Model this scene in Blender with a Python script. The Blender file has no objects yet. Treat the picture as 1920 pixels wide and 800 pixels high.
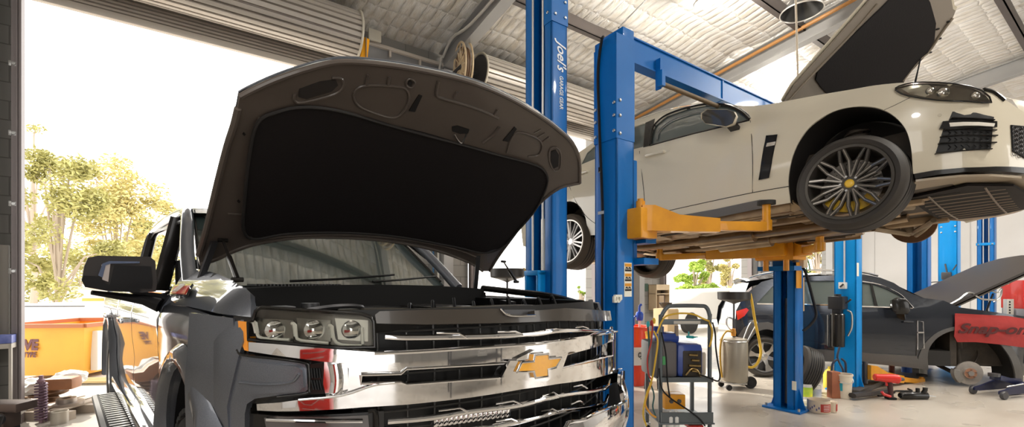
import bpy, bmesh, math, random
from mathutils import Vector, Matrix
from mathutils.geometry import delaunay_2d_cdt
PI = math.pi
FPX, CX, HY, CH = 853.33, 960.0, 535.0, 1.45      # focal length (px), centre column, horizon row, eye height (m)
COL = bpy.context.scene.collection
D = bpy.data
random.seed(7)
sin, cos, rad = math.sin, math.cos, math.radians

# ---------------------------------------------------------------- materials
MATS = {}
def mat(name, col, rough=.5, metal=0., coat=0., spec=.5, bump=None, noise=None, trans=0., alpha=1., emit=None, ior=1.45, coat_rough=.05, flake=0.):
    if name in MATS: return MATS[name]
    m = D.materials.new(name); m.use_nodes = True; nt = m.node_tree; b = nt.nodes['Principled BSDF']
    def S(k, v):
        if k in b.inputs: b.inputs[k].default_value = v
    S('Base Color', (*col, 1)); S('Roughness', rough); S('Metallic', metal); S('Coat Weight', coat); S('Coat Roughness', coat_rough)
    S('Specular IOR Level', spec); S('Transmission Weight', trans); S('Alpha', alpha); S('IOR', ior)
    if emit: S('Emission Color', (*emit[0], 1)); S('Emission Strength', emit[1])
    tc = None
    if noise or bump or flake:
        tc = nt.nodes.new('ShaderNodeTexCoord')
    if noise:                                   # (scale, col2, amount, detail)
        n = nt.nodes.new('ShaderNodeTexNoise'); n.inputs['Scale'].default_value = noise[0]; n.inputs['Detail'].default_value = noise[3] if len(noise) > 3 else 6
        nt.links.new(tc.outputs['Object'], n.inputs['Vector'])
        r = nt.nodes.new('ShaderNodeValToRGB'); r.color_ramp.elements[0].position = .5 - .5*noise[2]*.6; r.color_ramp.elements[1].position = .5 + .5*noise[2]*.6
        r.color_ramp.elements[0].color = (*col, 1); r.color_ramp.elements[1].color = (*noise[1], 1)
        nt.links.new(n.outputs['Fac'], r.inputs['Fac']); nt.links.new(r.outputs['Color'], b.inputs['Base Color'])
    if bump:                                    # (scale, strength, distance)
        n = nt.nodes.new('ShaderNodeTexNoise'); n.inputs['Scale'].default_value = bump[0]; n.inputs['Detail'].default_value = 4
        nt.links.new(tc.outputs['Object'], n.inputs['Vector'])
        bp = nt.nodes.new('ShaderNodeBump'); bp.inputs['Strength'].default_value = bump[1]; bp.inputs['Distance'].default_value = bump[2]
        nt.links.new(n.outputs['Fac'], bp.inputs['Height']); nt.links.new(bp.outputs['Normal'], b.inputs['Normal'])
    MATS[name] = m
    return m

# ---------------------------------------------------------------- frames
class Frame:
    def __init__(s, loc, rz=0., pitch=0., roll=0.):
        s.M = Matrix.Translation(Vector(loc)) @ Matrix.Rotation(rz, 4, 'Z') @ Matrix.Rotation(pitch, 4, 'X') @ Matrix.Rotation(roll, 4, 'Y')
        s.I = s.M.inverted()
    def w(s, p): return s.M @ Vector(p)
    def l(s, p): return s.I @ Vector(p)
    def ray(s, px, py):
        o = s.I @ Vector((0, 0, CH)); d = s.I.to_3x3() @ Vector(((px-CX)/FPX, 1., (HY-py)/FPX)); return o, d
    def at(s, px, py, Z): o, d = s.ray(px, py); return o + d*Z
    def hit(s, px, py, axis, S, lo=.3, hi=12., n=240):
        """first crossing of the sight line through a photo point with the surface p[axis] = S(other two)"""
        o, d = s.ray(px, py); ot = [i for i in (0, 1, 2) if i != axis]
        f = lambda t: (o[axis]+d[axis]*t) - S(o[ot[0]]+d[ot[0]]*t, o[ot[1]]+d[ot[1]]*t)
        a = lo; fa = f(a); best = (abs(fa), a)
        for i in range(1, n+1):
            b = lo + (hi-lo)*i/n; fb = f(b)
            if fa*fb <= 0:
                for _ in range(40):
                    m = (a+b)/2; fm = f(m)
                    if fa*fm <= 0: b = m
                    else: a, fa = m, fm
                return o + d*((a+b)/2)
            if abs(fb) < best[0]: best = (abs(fb), b)
            a, fa = b, fb
        return o + d*best[1]
    def plane(s, px, py, axis, c):
        o, d = s.ray(px, py); return o + d*((c-o[axis])/d[axis])
W = Frame((0, 0, 0))
YB = math.atan2(.573, .8195)                   # the building's long wall runs at this angle to the sight line's normal
B = Frame((0, 0, 0), YB)
def bloc(u, v, z=0.): return B.w((u, v, z))
def sub(frame, loc, rz=0., pitch=0., roll=0.):
    f = Frame((0, 0, 0)); f.M = frame.M @ Matrix.Translation(Vector(loc)) @ Matrix.Rotation(rz, 4, 'Z') @ Matrix.Rotation(pitch, 4, 'X') @ Matrix.Rotation(roll, 4, 'Y'); f.I = f.M.inverted(); return f

# ---------------------------------------------------------------- mesh building
class MB:
    def __init__(s): s.v = []; s.f = []
    def add(s, vs, fs, M=None):
        k = len(s.v); s.v += [(M @ Vector(p)) if M else Vector(p) for p in vs]; s.f += [tuple(i+k for i in f) for f in fs]; return s
    def box(s, lo, hi, M=None, bev=0.):
        bm = bmesh.new(); bmesh.ops.create_cube(bm, size=1)
        for v in bm.verts: v.co = Vector([(lo[i]+hi[i])/2 + v.co[i]*(hi[i]-lo[i]) for i in range(3)])
        if bev > 0: bmesh.ops.bevel(bm, geom=bm.edges[:], offset=min(bev, .45*min(abs(hi[i]-lo[i]) for i in range(3))), segments=2, affect='EDGES', profile=.6)
        return s.bm(bm, M)
    def bm(s, bm, M=None):
        bm.verts.index_update(); s.add([v.co.copy() for v in bm.verts], [[v.index for v in f.verts] for f in bm.faces], M); bm.free(); return s
    def bar(s, a, b, w, h=None, up=(0, 0, 1), bev=0.):
        h = h or w; a = Vector(a); b = Vector(b); y = (b-a); L = y.length; y.normalize(); up = Vector(up)
        x = y.cross(up)
        if x.length < 1e-4: x = y.cross(Vector((1, 0, 0)))
        x.normalize(); z = x.cross(y)
        M = Matrix(((x.x, y.x, z.x, a.x), (x.y, y.y, z.y, a.y), (x.z, y.z, z.z, a.z), (0, 0, 0, 1)))
        return s.box((-w/2, 0, -h/2), (w/2, L, h/2), M, bev)
    def tube(s, pts, r, n=10, closed=False, cap=True, sq=None):
        pts = [Vector(p) for p in pts]; N = len(pts); R = r if isinstance(r, (list, tuple)) else [r]*N
        rings = []; nrm = None
        for i, p in enumerate(pts):
            if closed: t = pts[(i+1) % N]-pts[i-1]
            else: t = pts[min(i+1, N-1)]-pts[max(i-1, 0)]
            if t.length < 1e-9: t = Vector((0, 0, 1))
            t.normalize()
            if nrm is None:
                a = Vector((0, 0, 1)) if abs(t.z) < .9 else Vector((1, 0, 0)); nrm = t.cross(a).normalized()
            else:
                nrm = (nrm - t*nrm.dot(t));
                if nrm.length < 1e-6: nrm = t.orthogonal()
                nrm.normalize()
            bn = t.cross(nrm)
            rings.append([p + (nrm*cos(2*PI*k/n)+bn*sin(2*PI*k/n)*(sq or 1))*R[i] for k in range(n)])
        vs = [q for g in rings for q in g]; fs = []
        for i in range(N if closed else N-1):
            j = (i+1) % N
            for k in range(n): fs.append((i*n+k, i*n+(k+1) % n, j*n+(k+1) % n, j*n+k))
        if cap and not closed: fs.append(tuple(range(n-1, -1, -1))); fs.append(tuple((N-1)*n+k for k in range(n)))
        return s.add(vs, fs)
    def lathe(s, prof, n=32, M=None, a0=0., a1=2*PI, cap=False):
        """prof: list of (radius, height) about local Z"""
        full = abs(a1-a0-2*PI) < 1e-6; m = n if full else n+1; vs = []; fs = []
        for r, z in prof:
            for k in range(m):
                a = a0+(a1-a0)*k/n; vs.append((r*cos(a), r*sin(a), z))
        for i in range(len(prof)-1):
            for k in range(n):
                k2 = (k+1) % m
                fs.append((i*m+k, i*m+k2, (i+1)*m+k2, (i+1)*m+k))
        if cap: fs.append(tuple(range(m-1, -1, -1))); fs.append(tuple((len(prof)-1)*m+k for k in range(m)))
        return s.add(vs, fs, M)
    def cyl(s, a, b, r, n=20, r2=None): return s.tube([a, b], [r, r2 if r2 is not None else r], n)
    def prism(s, poly, axis, lo, hi, M=None):
        """polygon in the two other axes, extruded along axis"""
        n = len(poly); ot = [i for i in (0, 1, 2) if i != axis]; vs = []
        for c in (lo, hi):
            for p in poly:
                q = [0, 0, 0]; q[axis] = c; q[ot[0]] = p[0]; q[ot[1]] = p[1]; vs.append(q)
        fs = [tuple(range(n)), tuple(range(2*n-1, n-1, -1))] + [(i, i+n, (i+1) % n+n, (i+1) % n) for i in range(n)]
        return s.add(vs, fs, M)
    def sheet(s, poly, S, axis, step=.05, thick=.006, holes=(), mirror=False, back=1., res=None):
        """a panel: outline in the two other axes, filled and laid on the surface p[axis]=S(a,b); given a thickness along +-axis (back)"""
        step0 = res or step
        def resample(P):
            out = []
            for i in range(len(P)):
                a = Vector(P[i][:2]); b = Vector(P[(i+1) % len(P)][:2]); k = max(1, int((b-a).length/step0))
                out += [a.lerp(b, j/k) for j in range(k)]
            return out
        loops = [resample(poly)] + [resample(h) for h in holes]
        V = []; E = []
        for L in loops:
            k = len(V); V += L; E += [(k+i, k+(i+1) % len(L)) for i in range(len(L))]
        nb = len(V)
        x0, x1 = min(p.x for p in loops[0]), max(p.x for p in loops[0]); y0, y1 = min(p.y for p in loops[0]), max(p.y for p in loops[0])
        def inside(p, L):
            c = False; j = len(L)-1
            for i in range(len(L)):
                if (L[i].y > p.y) != (L[j].y > p.y) and p.x < (L[j].x-L[i].x)*(p.y-L[i].y)/(L[j].y-L[i].y+1e-12)+L[i].x: c = not c
                j = i
            return c
        nx = int((x1-x0)/step)+1; ny = int((y1-y0)/step)+1
        for i in range(nx+1):
            for j in range(ny+1):
                p = Vector((x0+(x1-x0)*(i+.5*(j % 2)*.9)/nx, y0+(y1-y0)*j/ny))
                if not inside(p, loops[0]) or any(inside(p, h) for h in loops[1:]): continue
                if min((p-q).length_squared for q in V[:nb]) < (step*.35)**2: continue
                V.append(p)
        r = delaunay_2d_cdt(V, E, [], 0, 1e-7)
        P = r[0]; F = []
        for f in r[2]:
            if len(f) != 3: continue
            c = (P[f[0]]+P[f[1]]+P[f[2]])/3
            if inside(c, loops[0]) and not any(inside(c, h) for h in loops[1:]):
                ar = (P[f[1]]-P[f[0]]).cross(P[f[2]]-P[f[0]])
                if abs(ar) > 1e-10: F.append(f if ar > 0 else f[::-1])
        ot = [i for i in (0, 1, 2) if i != axis]
        for sg in ((1, -1) if mirror else (1,)):
            v3 = []
            for p in P:
                q = [0, 0, 0]; q[ot[0]] = p.x; q[ot[1]] = p.y; q[axis] = S(p.x, p.y); v3.append(Vector(q))
            n = len(v3); nr = [Vector() for _ in v3]
            for f in F:
                m = (v3[f[1]]-v3[f[0]]).cross(v3[f[2]]-v3[f[0]])
                for i in f: nr[i] += m
            sgn = 1
            bk = [v3[i]-nr[i].normalized()*sgn*thick*back if nr[i].length > 0 else v3[i] for i in range(n)]
            fs = list(F) + [tuple(n+i for i in reversed(f)) for f in F]
            ec = {}
            for f in F:
                for a, b in ((f[0], f[1]), (f[1], f[2]), (f[2], f[0])): ec[(a, b)] = 1
            for (a, b) in ec:
                if (b, a) not in ec: fs.append((b, a, a+n, b+n))
            vs = v3+bk
            if back*sgn < 0: fs = [tuple(reversed(f)) for f in fs]
            if sg < 0: vs = [Vector((-q.x, q.y, q.z)) for q in vs]; fs = [tuple(reversed(f)) for f in fs]
            s.add(vs, fs)
        return s
    def grid(s, rows, closed=False, flip=False):
        n = len(rows[0]); vs = [p for r in rows for p in r]; fs = []
        for i in range(len(rows)-1):
            for k in range(n if closed else n-1):
                q = (i*n+k, i*n+(k+1) % n, (i+1)*n+(k+1) % n, (i+1)*n+k); fs.append(q[::-1] if flip else q)
        return s.add(vs, fs)
    def mirror(s):
        k = len(s.v); s.v += [Vector((-p.x, p.y, p.z)) for p in s.v]; s.f += [tuple(i+k for i in reversed(f)) for f in s.f]; return s
def obj(name, mb, m, parent=None, frame=None, angle=38, mods=()):
    me = D.meshes.new(name); me.from_pydata([tuple(p) for p in mb.v], [], mb.f); me.validate(); 
    bm = bmesh.new(); bm.from_mesh(me); bmesh.ops.recalc_face_normals(bm, faces=bm.faces[:]); bm.to_mesh(me); bm.free()
    me.polygons.foreach_set('use_smooth', [True]*len(me.polygons)); me.set_sharp_from_angle(angle=rad(angle))
    me.materials.append(m); o = D.objects.new(name, me); COL.objects.link(o)
    if parent is not None: o.parent = parent
    elif frame is not None: o.matrix_world = frame.M
    return o
def tag(o, label, cat, group=None, kind=None):
    o['label'] = label; o['category'] = cat
    if group: o['group'] = group
    if kind: o['kind'] = kind
    return o
def thing(name, label, cat, frame, group=None):
    o = D.objects.new(name, None); COL.objects.link(o); o.matrix_world = frame.M; o.empty_display_size = .1
    return tag(o, label, cat, group)
def single(name, mb, m, label, cat, frame, group=None, kind=None, angle=38):
    return tag(obj(name, mb, m, None, frame, angle), label, cat, group, kind)
def struct(name, mb, m, frame, angle=38):
    o = obj(name, mb, m, None, frame, angle); o['kind'] = 'structure'; return o
def text(name, s, size, m, parent, loc, rot, ext=.002, align='CENTER', shear=0., bold=0., sx=1.):
    c = D.curves.new(name, 'FONT'); c.body = s; c.size = size; c.extrude = ext; c.align_x = align; c.align_y = 'CENTER'; c.shear = shear; c.offset = bold
    c.materials.append(m); o = D.objects.new(name+'_outline', c); COL.objects.link(o); me = D.meshes.new_from_object(o); D.objects.remove(o); me.materials.clear(); me.materials.append(m)
    o = D.objects.new(name, me); COL.objects.link(o); o.parent = parent; o.location = loc; o.rotation_euler = rot; o.scale = (sx, 1, 1); return o
def copy_tree(o, parent=None):
    c = o.copy(); COL.objects.link(c); c.parent = parent
    for ch in list(o.children): copy_tree(ch, c)
    return c
def smooth_pts(P, k=8, closed=False):
    """Catmull-Rom through the points"""
    P = [Vector(p) for p in P]; N = len(P); out = []
    for i in range(N if closed else N-1):
        p0 = P[(i-1) % N] if closed or i > 0 else P[0]*2-P[1]; p1 = P[i]; p2 = P[(i+1) % N]; p3 = P[(i+2) % N] if closed or i+2 < N else P[-1]*2-P[-2]
        for j in range(k):
            t = j/k; out.append(.5*((2*p1)+(-p0+p2)*t+(2*p0-5*p1+4*p2-p3)*t*t+(-p0+3*p1-3*p2+p3)*t**3))
    if not closed: out.append(P[-1])
    return out
def lerp(a, b, t): return a+(b-a)*t
def soft(P, k=4, closed=False):
    return [tuple(p) for p in smooth_pts(P, k, closed)]
def interp(x, tab):
    if x <= tab[0][0]: return tab[0][1]
    for (a, fa), (b, fb) in zip(tab, tab[1:]):
        if x <= b: t = (x-a)/(b-a); t = t*t*(3-2*t) if False else t; return fa+(fb-fa)*t
    return tab[-1][1]

# palette
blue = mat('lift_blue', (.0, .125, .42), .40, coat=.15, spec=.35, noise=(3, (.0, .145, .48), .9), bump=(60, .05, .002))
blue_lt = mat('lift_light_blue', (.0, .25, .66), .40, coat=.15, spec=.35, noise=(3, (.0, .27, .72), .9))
steel = mat('bare_steel', (.55, .55, .54), .28, metal=1.)
dsteel = mat('dark_steel', (.10, .10, .105), .42, metal=.8)
black = mat('black_plastic', (.010, .010, .011), .45, spec=.25)
rubber = mat('rubber', (.022, .021, .02), .75, bump=(120, .15, .001))
grey_steel = mat('painted_grey_steel', (.30, .30, .30), .5, noise=(2, (.34, .335, .33), .8))
yellow = mat('arm_yellow', (.78, .34, .01), .42, coat=.3, noise=(9, (.66, .27, .01), .8), bump=(40, .06, .002))
chrome = mat('chrome', (.86, .86, .87), .045, metal=1.)
white_pl = mat('white_plastic', (.78, .77, .73), .45)
glass = mat('clear_glass', (.75, .82, .80), .02, trans=1., ior=1.3, spec=.6)
red = mat('signal_red', (.62, .02, .012), .38, coat=.4)
# ================================================================ the setting
def floor_mat():
    m = D.materials.new('polished_concrete'); m.use_nodes = True; nt = m.node_tree; b = nt.nodes['Principled BSDF']; N = nt.nodes.new; L = nt.links.new
    tc = N('ShaderNodeTexCoord'); n1 = N('ShaderNodeTexNoise'); n1.inputs['Scale'].default_value = .7; n1.inputs['Detail'].default_value = 4; n1.inputs['Roughness'].default_value = .5
    mp = N('ShaderNodeMapping'); mp.inputs['Scale'].default_value = (1, 2.6, 1); mp.inputs['Rotation'].default_value = (0, 0, .4)
    L(tc.outputs['Object'], mp.inputs['Vector']); L(mp.outputs['Vector'], n1.inputs['Vector'])
    r = N('ShaderNodeValToRGB'); r.color_ramp.elements[0].position = .32; r.color_ramp.elements[0].color = (.41, .36, .30, 1); r.color_ramp.elements[1].position = .62; r.color_ramp.elements[1].color = (.53, .485, .42, 1)
    L(n1.outputs['Fac'], r.inputs['Fac']); L(r.outputs['Color'], b.inputs['Base Color'])
    n2 = N('ShaderNodeTexNoise'); n2.inputs['Scale'].default_value = 2; n2.inputs['Detail'].default_value = 2; L(tc.outputs['Object'], n2.inputs['Vector'])
    r2 = N('ShaderNodeMapRange'); r2.inputs['To Min'].default_value = .18; r2.inputs['To Max'].default_value = .42; L(n2.outputs['Fac'], r2.inputs['Value']); L(r2.outputs['Result'], b.inputs['Roughness'])
    return m
def foil_mat():
    m = D.materials.new('roof_insulation_foil'); m.use_nodes = True; nt = m.node_tree; b = nt.nodes['Principled BSDF']; N = nt.nodes.new; L = nt.links.new
    b.inputs['Metallic'].default_value = .45; b.inputs['Roughness'].default_value = .33
    tc = N('ShaderNodeTexCoord'); n0 = N('ShaderNodeTexNoise'); n0.inputs['Scale'].default_value = 3.; n0.inputs['Detail'].default_value = 7; n0.inputs['Roughness'].default_value = .7
    mp = N('ShaderNodeMapping'); mp.inputs['Scale'].default_value = (2.4, .75, 1); L(tc.outputs['Object'], mp.inputs['Vector']); L(mp.outputs['Vector'], n0.inputs['Vector'])
    r = N('ShaderNodeValToRGB'); r.color_ramp.elements[0].position = .30; r.color_ramp.elements[0].color = (.74, .68, .58, 1); r.color_ramp.elements[1].position = .58; r.color_ramp.elements[1].color = (.96, .95, .93, 1)
    L(n0.outputs['Fac'], r.inputs['Fac']); L(r.outputs['Color'], b.inputs['Base Color'])
    sx = N('ShaderNodeSeparateXYZ'); L(tc.outputs['Object'], sx.inputs['Vector']); hs = []
    for ax, per in (('X', .155), ('Y', .36)):
        a1 = N('ShaderNodeMath'); a1.operation = 'MULTIPLY_ADD'; a1.inputs[1].default_value = PI/per; L(sx.outputs[ax], a1.inputs[0])
        a0 = N('ShaderNodeMath'); a0.operation = 'MULTIPLY'; a0.inputs[1].default_value = 1.6; L(n0.outputs['Fac'], a0.inputs[0]); L(a0.outputs['Value'], a1.inputs[2])
        a2 = N('ShaderNodeMath'); a2.operation = 'SINE'; L(a1.outputs['Value'], a2.inputs[0]); a3 = N('ShaderNodeMath'); a3.operation = 'ABSOLUTE'; L(a2.outputs['Value'], a3.inputs[0])
        a4 = N('ShaderNodeMath'); a4.operation = 'POWER'; a4.inputs[1].default_value = .45; L(a3.outputs['Value'], a4.inputs[0]); hs.append(a4)
    hq = N('ShaderNodeMath'); hq.operation = 'MULTIPLY'; L(hs[0].outputs['Value'], hq.inputs[0]); L(hs[1].outputs['Value'], hq.inputs[1])
    w = N('ShaderNodeTexWave'); w.wave_type = 'BANDS'; w.bands_direction = 'X'; w.inputs['Scale'].default_value = 2.3; w.inputs['Distortion'].default_value = 1.3; w.inputs['Detail'].default_value = 4; w.inputs['Detail Scale'].default_value = 2.2
    L(tc.outputs['Object'], w.inputs['Vector'])
    ad = N('ShaderNodeMath'); ad.operation = 'MULTIPLY_ADD'; ad.inputs[1].default_value = 1.5; L(n0.outputs['Fac'], ad.inputs[0]); L(hq.outputs['Value'], ad.inputs[2])
    bp = N('ShaderNodeBump'); bp.inputs['Strength'].default_value = .9; bp.inputs['Distance'].default_value = .04; L(ad.outputs['Value'], bp.inputs['Height']); L(bp.outputs['Normal'], b.inputs['Normal'])
    return m
def block_mat():
    m = D.materials.new('grey_blockwork'); m.use_nodes = True; nt = m.node_tree; b = nt.nodes['Principled BSDF']; N = nt.nodes.new; L = nt.links.new
    tc = N('ShaderNodeTexCoord'); mp = N('ShaderNodeMapping'); mp.inputs['Rotation'].default_value = (rad(90), 0, 0); L(tc.outputs['Object'], mp.inputs['Vector'])
    br = N('ShaderNodeTexBrick'); br.inputs['Scale'].default_value = 1.; br.inputs['Brick Width'].default_value = .4; br.inputs['Row Height'].default_value = .2; br.inputs['Mortar Size'].default_value = .006
    br.inputs['Color1'].default_value = (.26, .25, .235, 1); br.inputs['Color2'].default_value = (.22, .215, .20, 1); br.inputs['Mortar'].default_value = (.15, .14, .13, 1)
    L(mp.outputs['Vector'], br.inputs['Vector']); L(br.outputs['Color'], b.inputs['Base Color']); b.inputs['Roughness'].default_value = .8
    bp = N('ShaderNodeBump'); bp.inputs['Strength'].default_value = .4; bp.inputs['Distance'].default_value = .01; L(br.outputs['Fac'], bp.inputs['Height']); bp.invert = True; L(bp.outputs['Normal'], b.inputs['Normal'])
    return m
wall_white = mat('white_wall_paint', (.74, .73, .72), .45, noise=(1.2, (.68, .67, .66), .9))
sheet_grey = mat('galvanised_curtain', (.50, .46, .41), .42, metal=.35)
purlin_m = mat('purlin_steel', (.09, .075, .07), .5, metal=.3)
VW = 7.0                                        # the wall with the roller doors
UE = 19.6                                       # the white end wall
def zroof(v): return 5.38 + .13*(VW-v)
fl = MB().box((-7, -6, -.12), (UE+.2, VW+.1, 0)); struct('floor', fl, floor_mat(), B)
yard = MB().box((-30, VW+.1, -.14), (60, 60, -.03)); o = struct('ground', yard, mat('yard_concrete', (.62, .58, .52), .8, noise=(.8, (.70, .67, .62), .9)), B)
# roof: foil blanket sagging between purlins
rows = []
PUR = [VW-.25-1.15*i for i in range(12)]
nu = 150
for i in range(0, 112):
    v = VW + .1 - i*.12; row = []
    ph = ((VW-.25-v) % 1.15)/1.15; sag = .045*sin(PI*ph)
    for k in range(nu+1):
        u = -7+(UE+7.2)*k/nu; row.append((u, v, zroof(v)-sag-.012*abs(sin(u*3.6+v))))
    rows.append(row)
mb = MB(); mb.grid(rows, flip=True); mb.grid([[(p[0], p[1], p[2]+.2) for p in (r[0], r[-1])] for r in (rows[0], rows[-1])]); struct('ceiling', mb, foil_mat(), B, angle=60)
# rafters (I sections) down to the door wall, purlins across
t = 0
for i, u in enumerate((-1.75, 3.42, 8.25, 13.55, 18.6)):
    mb = MB(); h = .30; z0 = -.10
    a = (u, VW-.12, zroof(VW-.12)+z0-h/2); b = (u, -5.8, zroof(-5.8)+z0-h/2)
    mb.bar(a, b, .02, h); 
    for dz in (h/2, -h/2): mb.bar((a[0], a[1], a[2]+dz), (b[0], b[1], b[2]+dz), .17, .02)
    mb.box((u-.085, VW-.30, 0), (u+.085, VW-.10, zroof(VW)-.4)); mb.box((u-.13, VW-.32, 4.92), (u+.13, VW-.08, 4.95))
    t += 1; struct('trim_%d' % t, mb, grey_steel, B)
for v in (5.15, 3.37, 1.42, -.5, -2.4):
    mb = MB(); z = zroof(v)-.05; mb.box((-7, v-.01, z-.17), (UE, v+.01, z+.02)); mb.box((-7, v-.01, z-.17), (UE, v+.09, z-.155)); t += 1; struct('trim_%d' % t, mb, purlin_m, B)
# walls
blk = block_mat()
def wallseg(n, u0, u1, z0, z1, m=None): return struct(n, MB().box((u0, VW, z0), (u1, VW+.19, z1)), m or blk, B)
wallseg('wall_left', -7, -1.57, 0, 5.4)
mb = MB()
for (a, b) in ((2.12, 3.95), (6.98, 9.3), (13.35, 14.6), (18.9, UE)): mb.box((a, VW, 0), (b, VW+.19, 5.4))
mb.box((-1.62, VW, 4.95), (2.12, VW+.19, 5.4)); mb.box((3.95, VW, 4.95), (6.98, VW+.19, 5.4)); mb.box((9.3, VW, 4.3), (13.35, VW+.19, 5.4)); mb.box((14.6, VW, 4.3), (18.9, VW+.19, 5.4))
struct('wall_back', mb, blk, B)
mb = MB().box((UE, -6, 0), (UE+.2, VW+.19, 7.6)); struct('wall_right', mb, wall_white, B)
mb = MB()
for u in [UE-.012]:
    for k in range(12): v = -5+k*1.2; mb.box((u, v-.006, 0), (u+.013, v+.006, 7))
struct('trim_20', mb, mat('panel_joint', (.55, .54, .53), .6), B)
mb = MB().box((-7.2, -6, 0), (-7, VW+.19, 5.4)); struct('wall_front', mb, wall_white, B)
# door guides and jambs
def guide(n, u, s, ztop=4.9):
    mb = MB(); mb.box((u-.03, VW-.12, 0), (u+.03, VW-.02, ztop)); mb.box((u+.04*s-.008, VW-.14, 0), (u+.04*s+.008, VW-.02, ztop)); mb.box((u+.008, VW-.135, 0), (u+.018, VW-.12, ztop))
    return struct(n, mb, mat('jamb_grey', (.24, .21, .21), .45, metal=.2), B)
guide('trim_21', -1.53, 1); guide('trim_22', 2.13, -1); guide('trim_23', 3.98, 1); guide('trim_24', 7.0, -1); guide('trim_25', 9.3, 1, 4.3); guide('trim_26', 13.35, -1, 4.3); guide('trim_27', 14.6, 1, 4.3); guide('trim_28', 18.9, -1, 4.3)
# roller doors: ribbed curtain + drum
def roller(n, u0, u1, uc_):
    mb = MB(); zb = 4.56; rows = []; u1, ue = uc_, u1
    N = 60
    for i in range(N+1):
        z = zb + (5.0-zb)*i/N; ph = (i % 6)/6
        rows.append([(u, VW-.07-(.028 if ph < .6 else 0.), z) for u in (u0, u1)])
    mb.grid(rows)
    mb.box((u0, VW-.10, zb-.05), (u1, VW-.03, zb+.03), bev=.01)
    u1 = ue; rows = []; c = (6.56, 4.98); n2 = 26*8
    for i in range(n2+1):
        a = 2*PI*i/n2; r = .325 - (.045 if (i % 8) in (0, 1) else 0.)
        rows.append([(u, c[0]+r*cos(a), c[1]+r*sin(a)) for u in (u0-.02, u1+.02)])
    mb.grid(rows)
    o = struct(n, mb, sheet_grey, B, angle=20)
    for u in (u0-.03, u1+.03):
        r = MB().tube([(u, c[0]+.33*cos(a), c[1]+.33*sin(a)) for a in [2*PI*k/48 for k in range(48)]], .017, 8, closed=True); obj('end_ring', r, mat('ring_cream', (.62, .58, .48), .5), o)
        r = MB().cyl((u-.005, c[0], c[1]), (u+.005, c[0], c[1]), .30, 32); obj('end_plate', r, dsteel, o)
    ax = MB().cyl((u0-.2, c[0], c[1]), (u1+.2, c[0], c[1]), .025, 12); obj('axle', ax, dsteel, o)
    return o
roller('door_1', -1.5, 1.86, 2.08); roller('door_2', 3.92, 6.85, 6.95)
# ================================================================ two-post lifts
VL = 2.54
sticker_m = mat('sticker_cream', (.82, .80, .70), .5)
def column(parent, u, v, face, h, m, w=.33, d=.30, foot=True, base=True, top_ext=None):
    """channel column; face=+1 opens to +u. children of parent, in the building frame"""
    t = .022; x0, x1 = (u-d/2, u+d/2)
    back = x0 if face > 0 else x1
    mb = MB(); s = face
    mb.box((min(back, back+s*t), v-w/2, 0), (max(back, back+s*t), v+w/2, h), bev=.006)
    for sv in (-1, 1):
        mb.box((min(back, back+s*d), min(v+sv*w/2, v+sv*(w/2-t)), 0), (max(back, back+s*d), max(v+sv*w/2, v+sv*(w/2-t)), h), bev=.006)
        e = back+s*d; mb.box((min(e, e-s*t), min(v+sv*w/2, v+sv*(w/2-.085)), 0), (max(e, e-s*t), max(v+sv*w/2, v+sv*(w/2-.085)), h), bev=.006)
    c = obj('column', mb, m, parent)
    if base:
        mb = MB().box((u-.19, v-.21, 0), (u+.19, v+.21, .022), bev=.004)
        for sv in (-1, 1): mb.prism([(v+sv*w/2, .02), (v+sv*(w/2+.07), .02), (v+sv*w/2, .26)], 0, u-.006, u+.006)
        bp = obj('base_plate', mb, m, parent)
        for a in (-.15, .15):
            for e in (-.18, .18): obj('anchor_bolt', MB().cyl((u+a, v+e, .02), (u+a, v+e, .055), .014, 6), steel, bp)
    return c
def bolts(parent, pts, nrm, r=.014, m=None):
    b = MB(); n = Vector(nrm)
    for p in pts: p = Vector(p); b.tube([p, p+n*.008, p+n*.012], [r, r*.95, r*.5], 8)
    return obj('bolts', b, m or steel, parent)
def carriage(parent, u, v, face, z, m, h=.75):
    mb = MB(); e = u + face*.15
    mb.box((min(u-face*.05, e+face*.02), v-.10, z), (max(u-face*.05, e+face*.02), v+.10, z+h), bev=.01)
    mb.box((e-.02, v-.20, z), (e+.14*face+.02*face, v+.20, z+.05) if face > 0 else (e+.02, v+.20, z+.05)) if face > 0 else mb.box((e-.16, v-.20, z), (e+.02, v+.20, z+.05))
    mb.box((min(e, e+face*.13), v-.20, z+.17), (max(e, e+face*.13), v+.20, z+.22))
    return obj('carriage', mb, m, parent)
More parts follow.
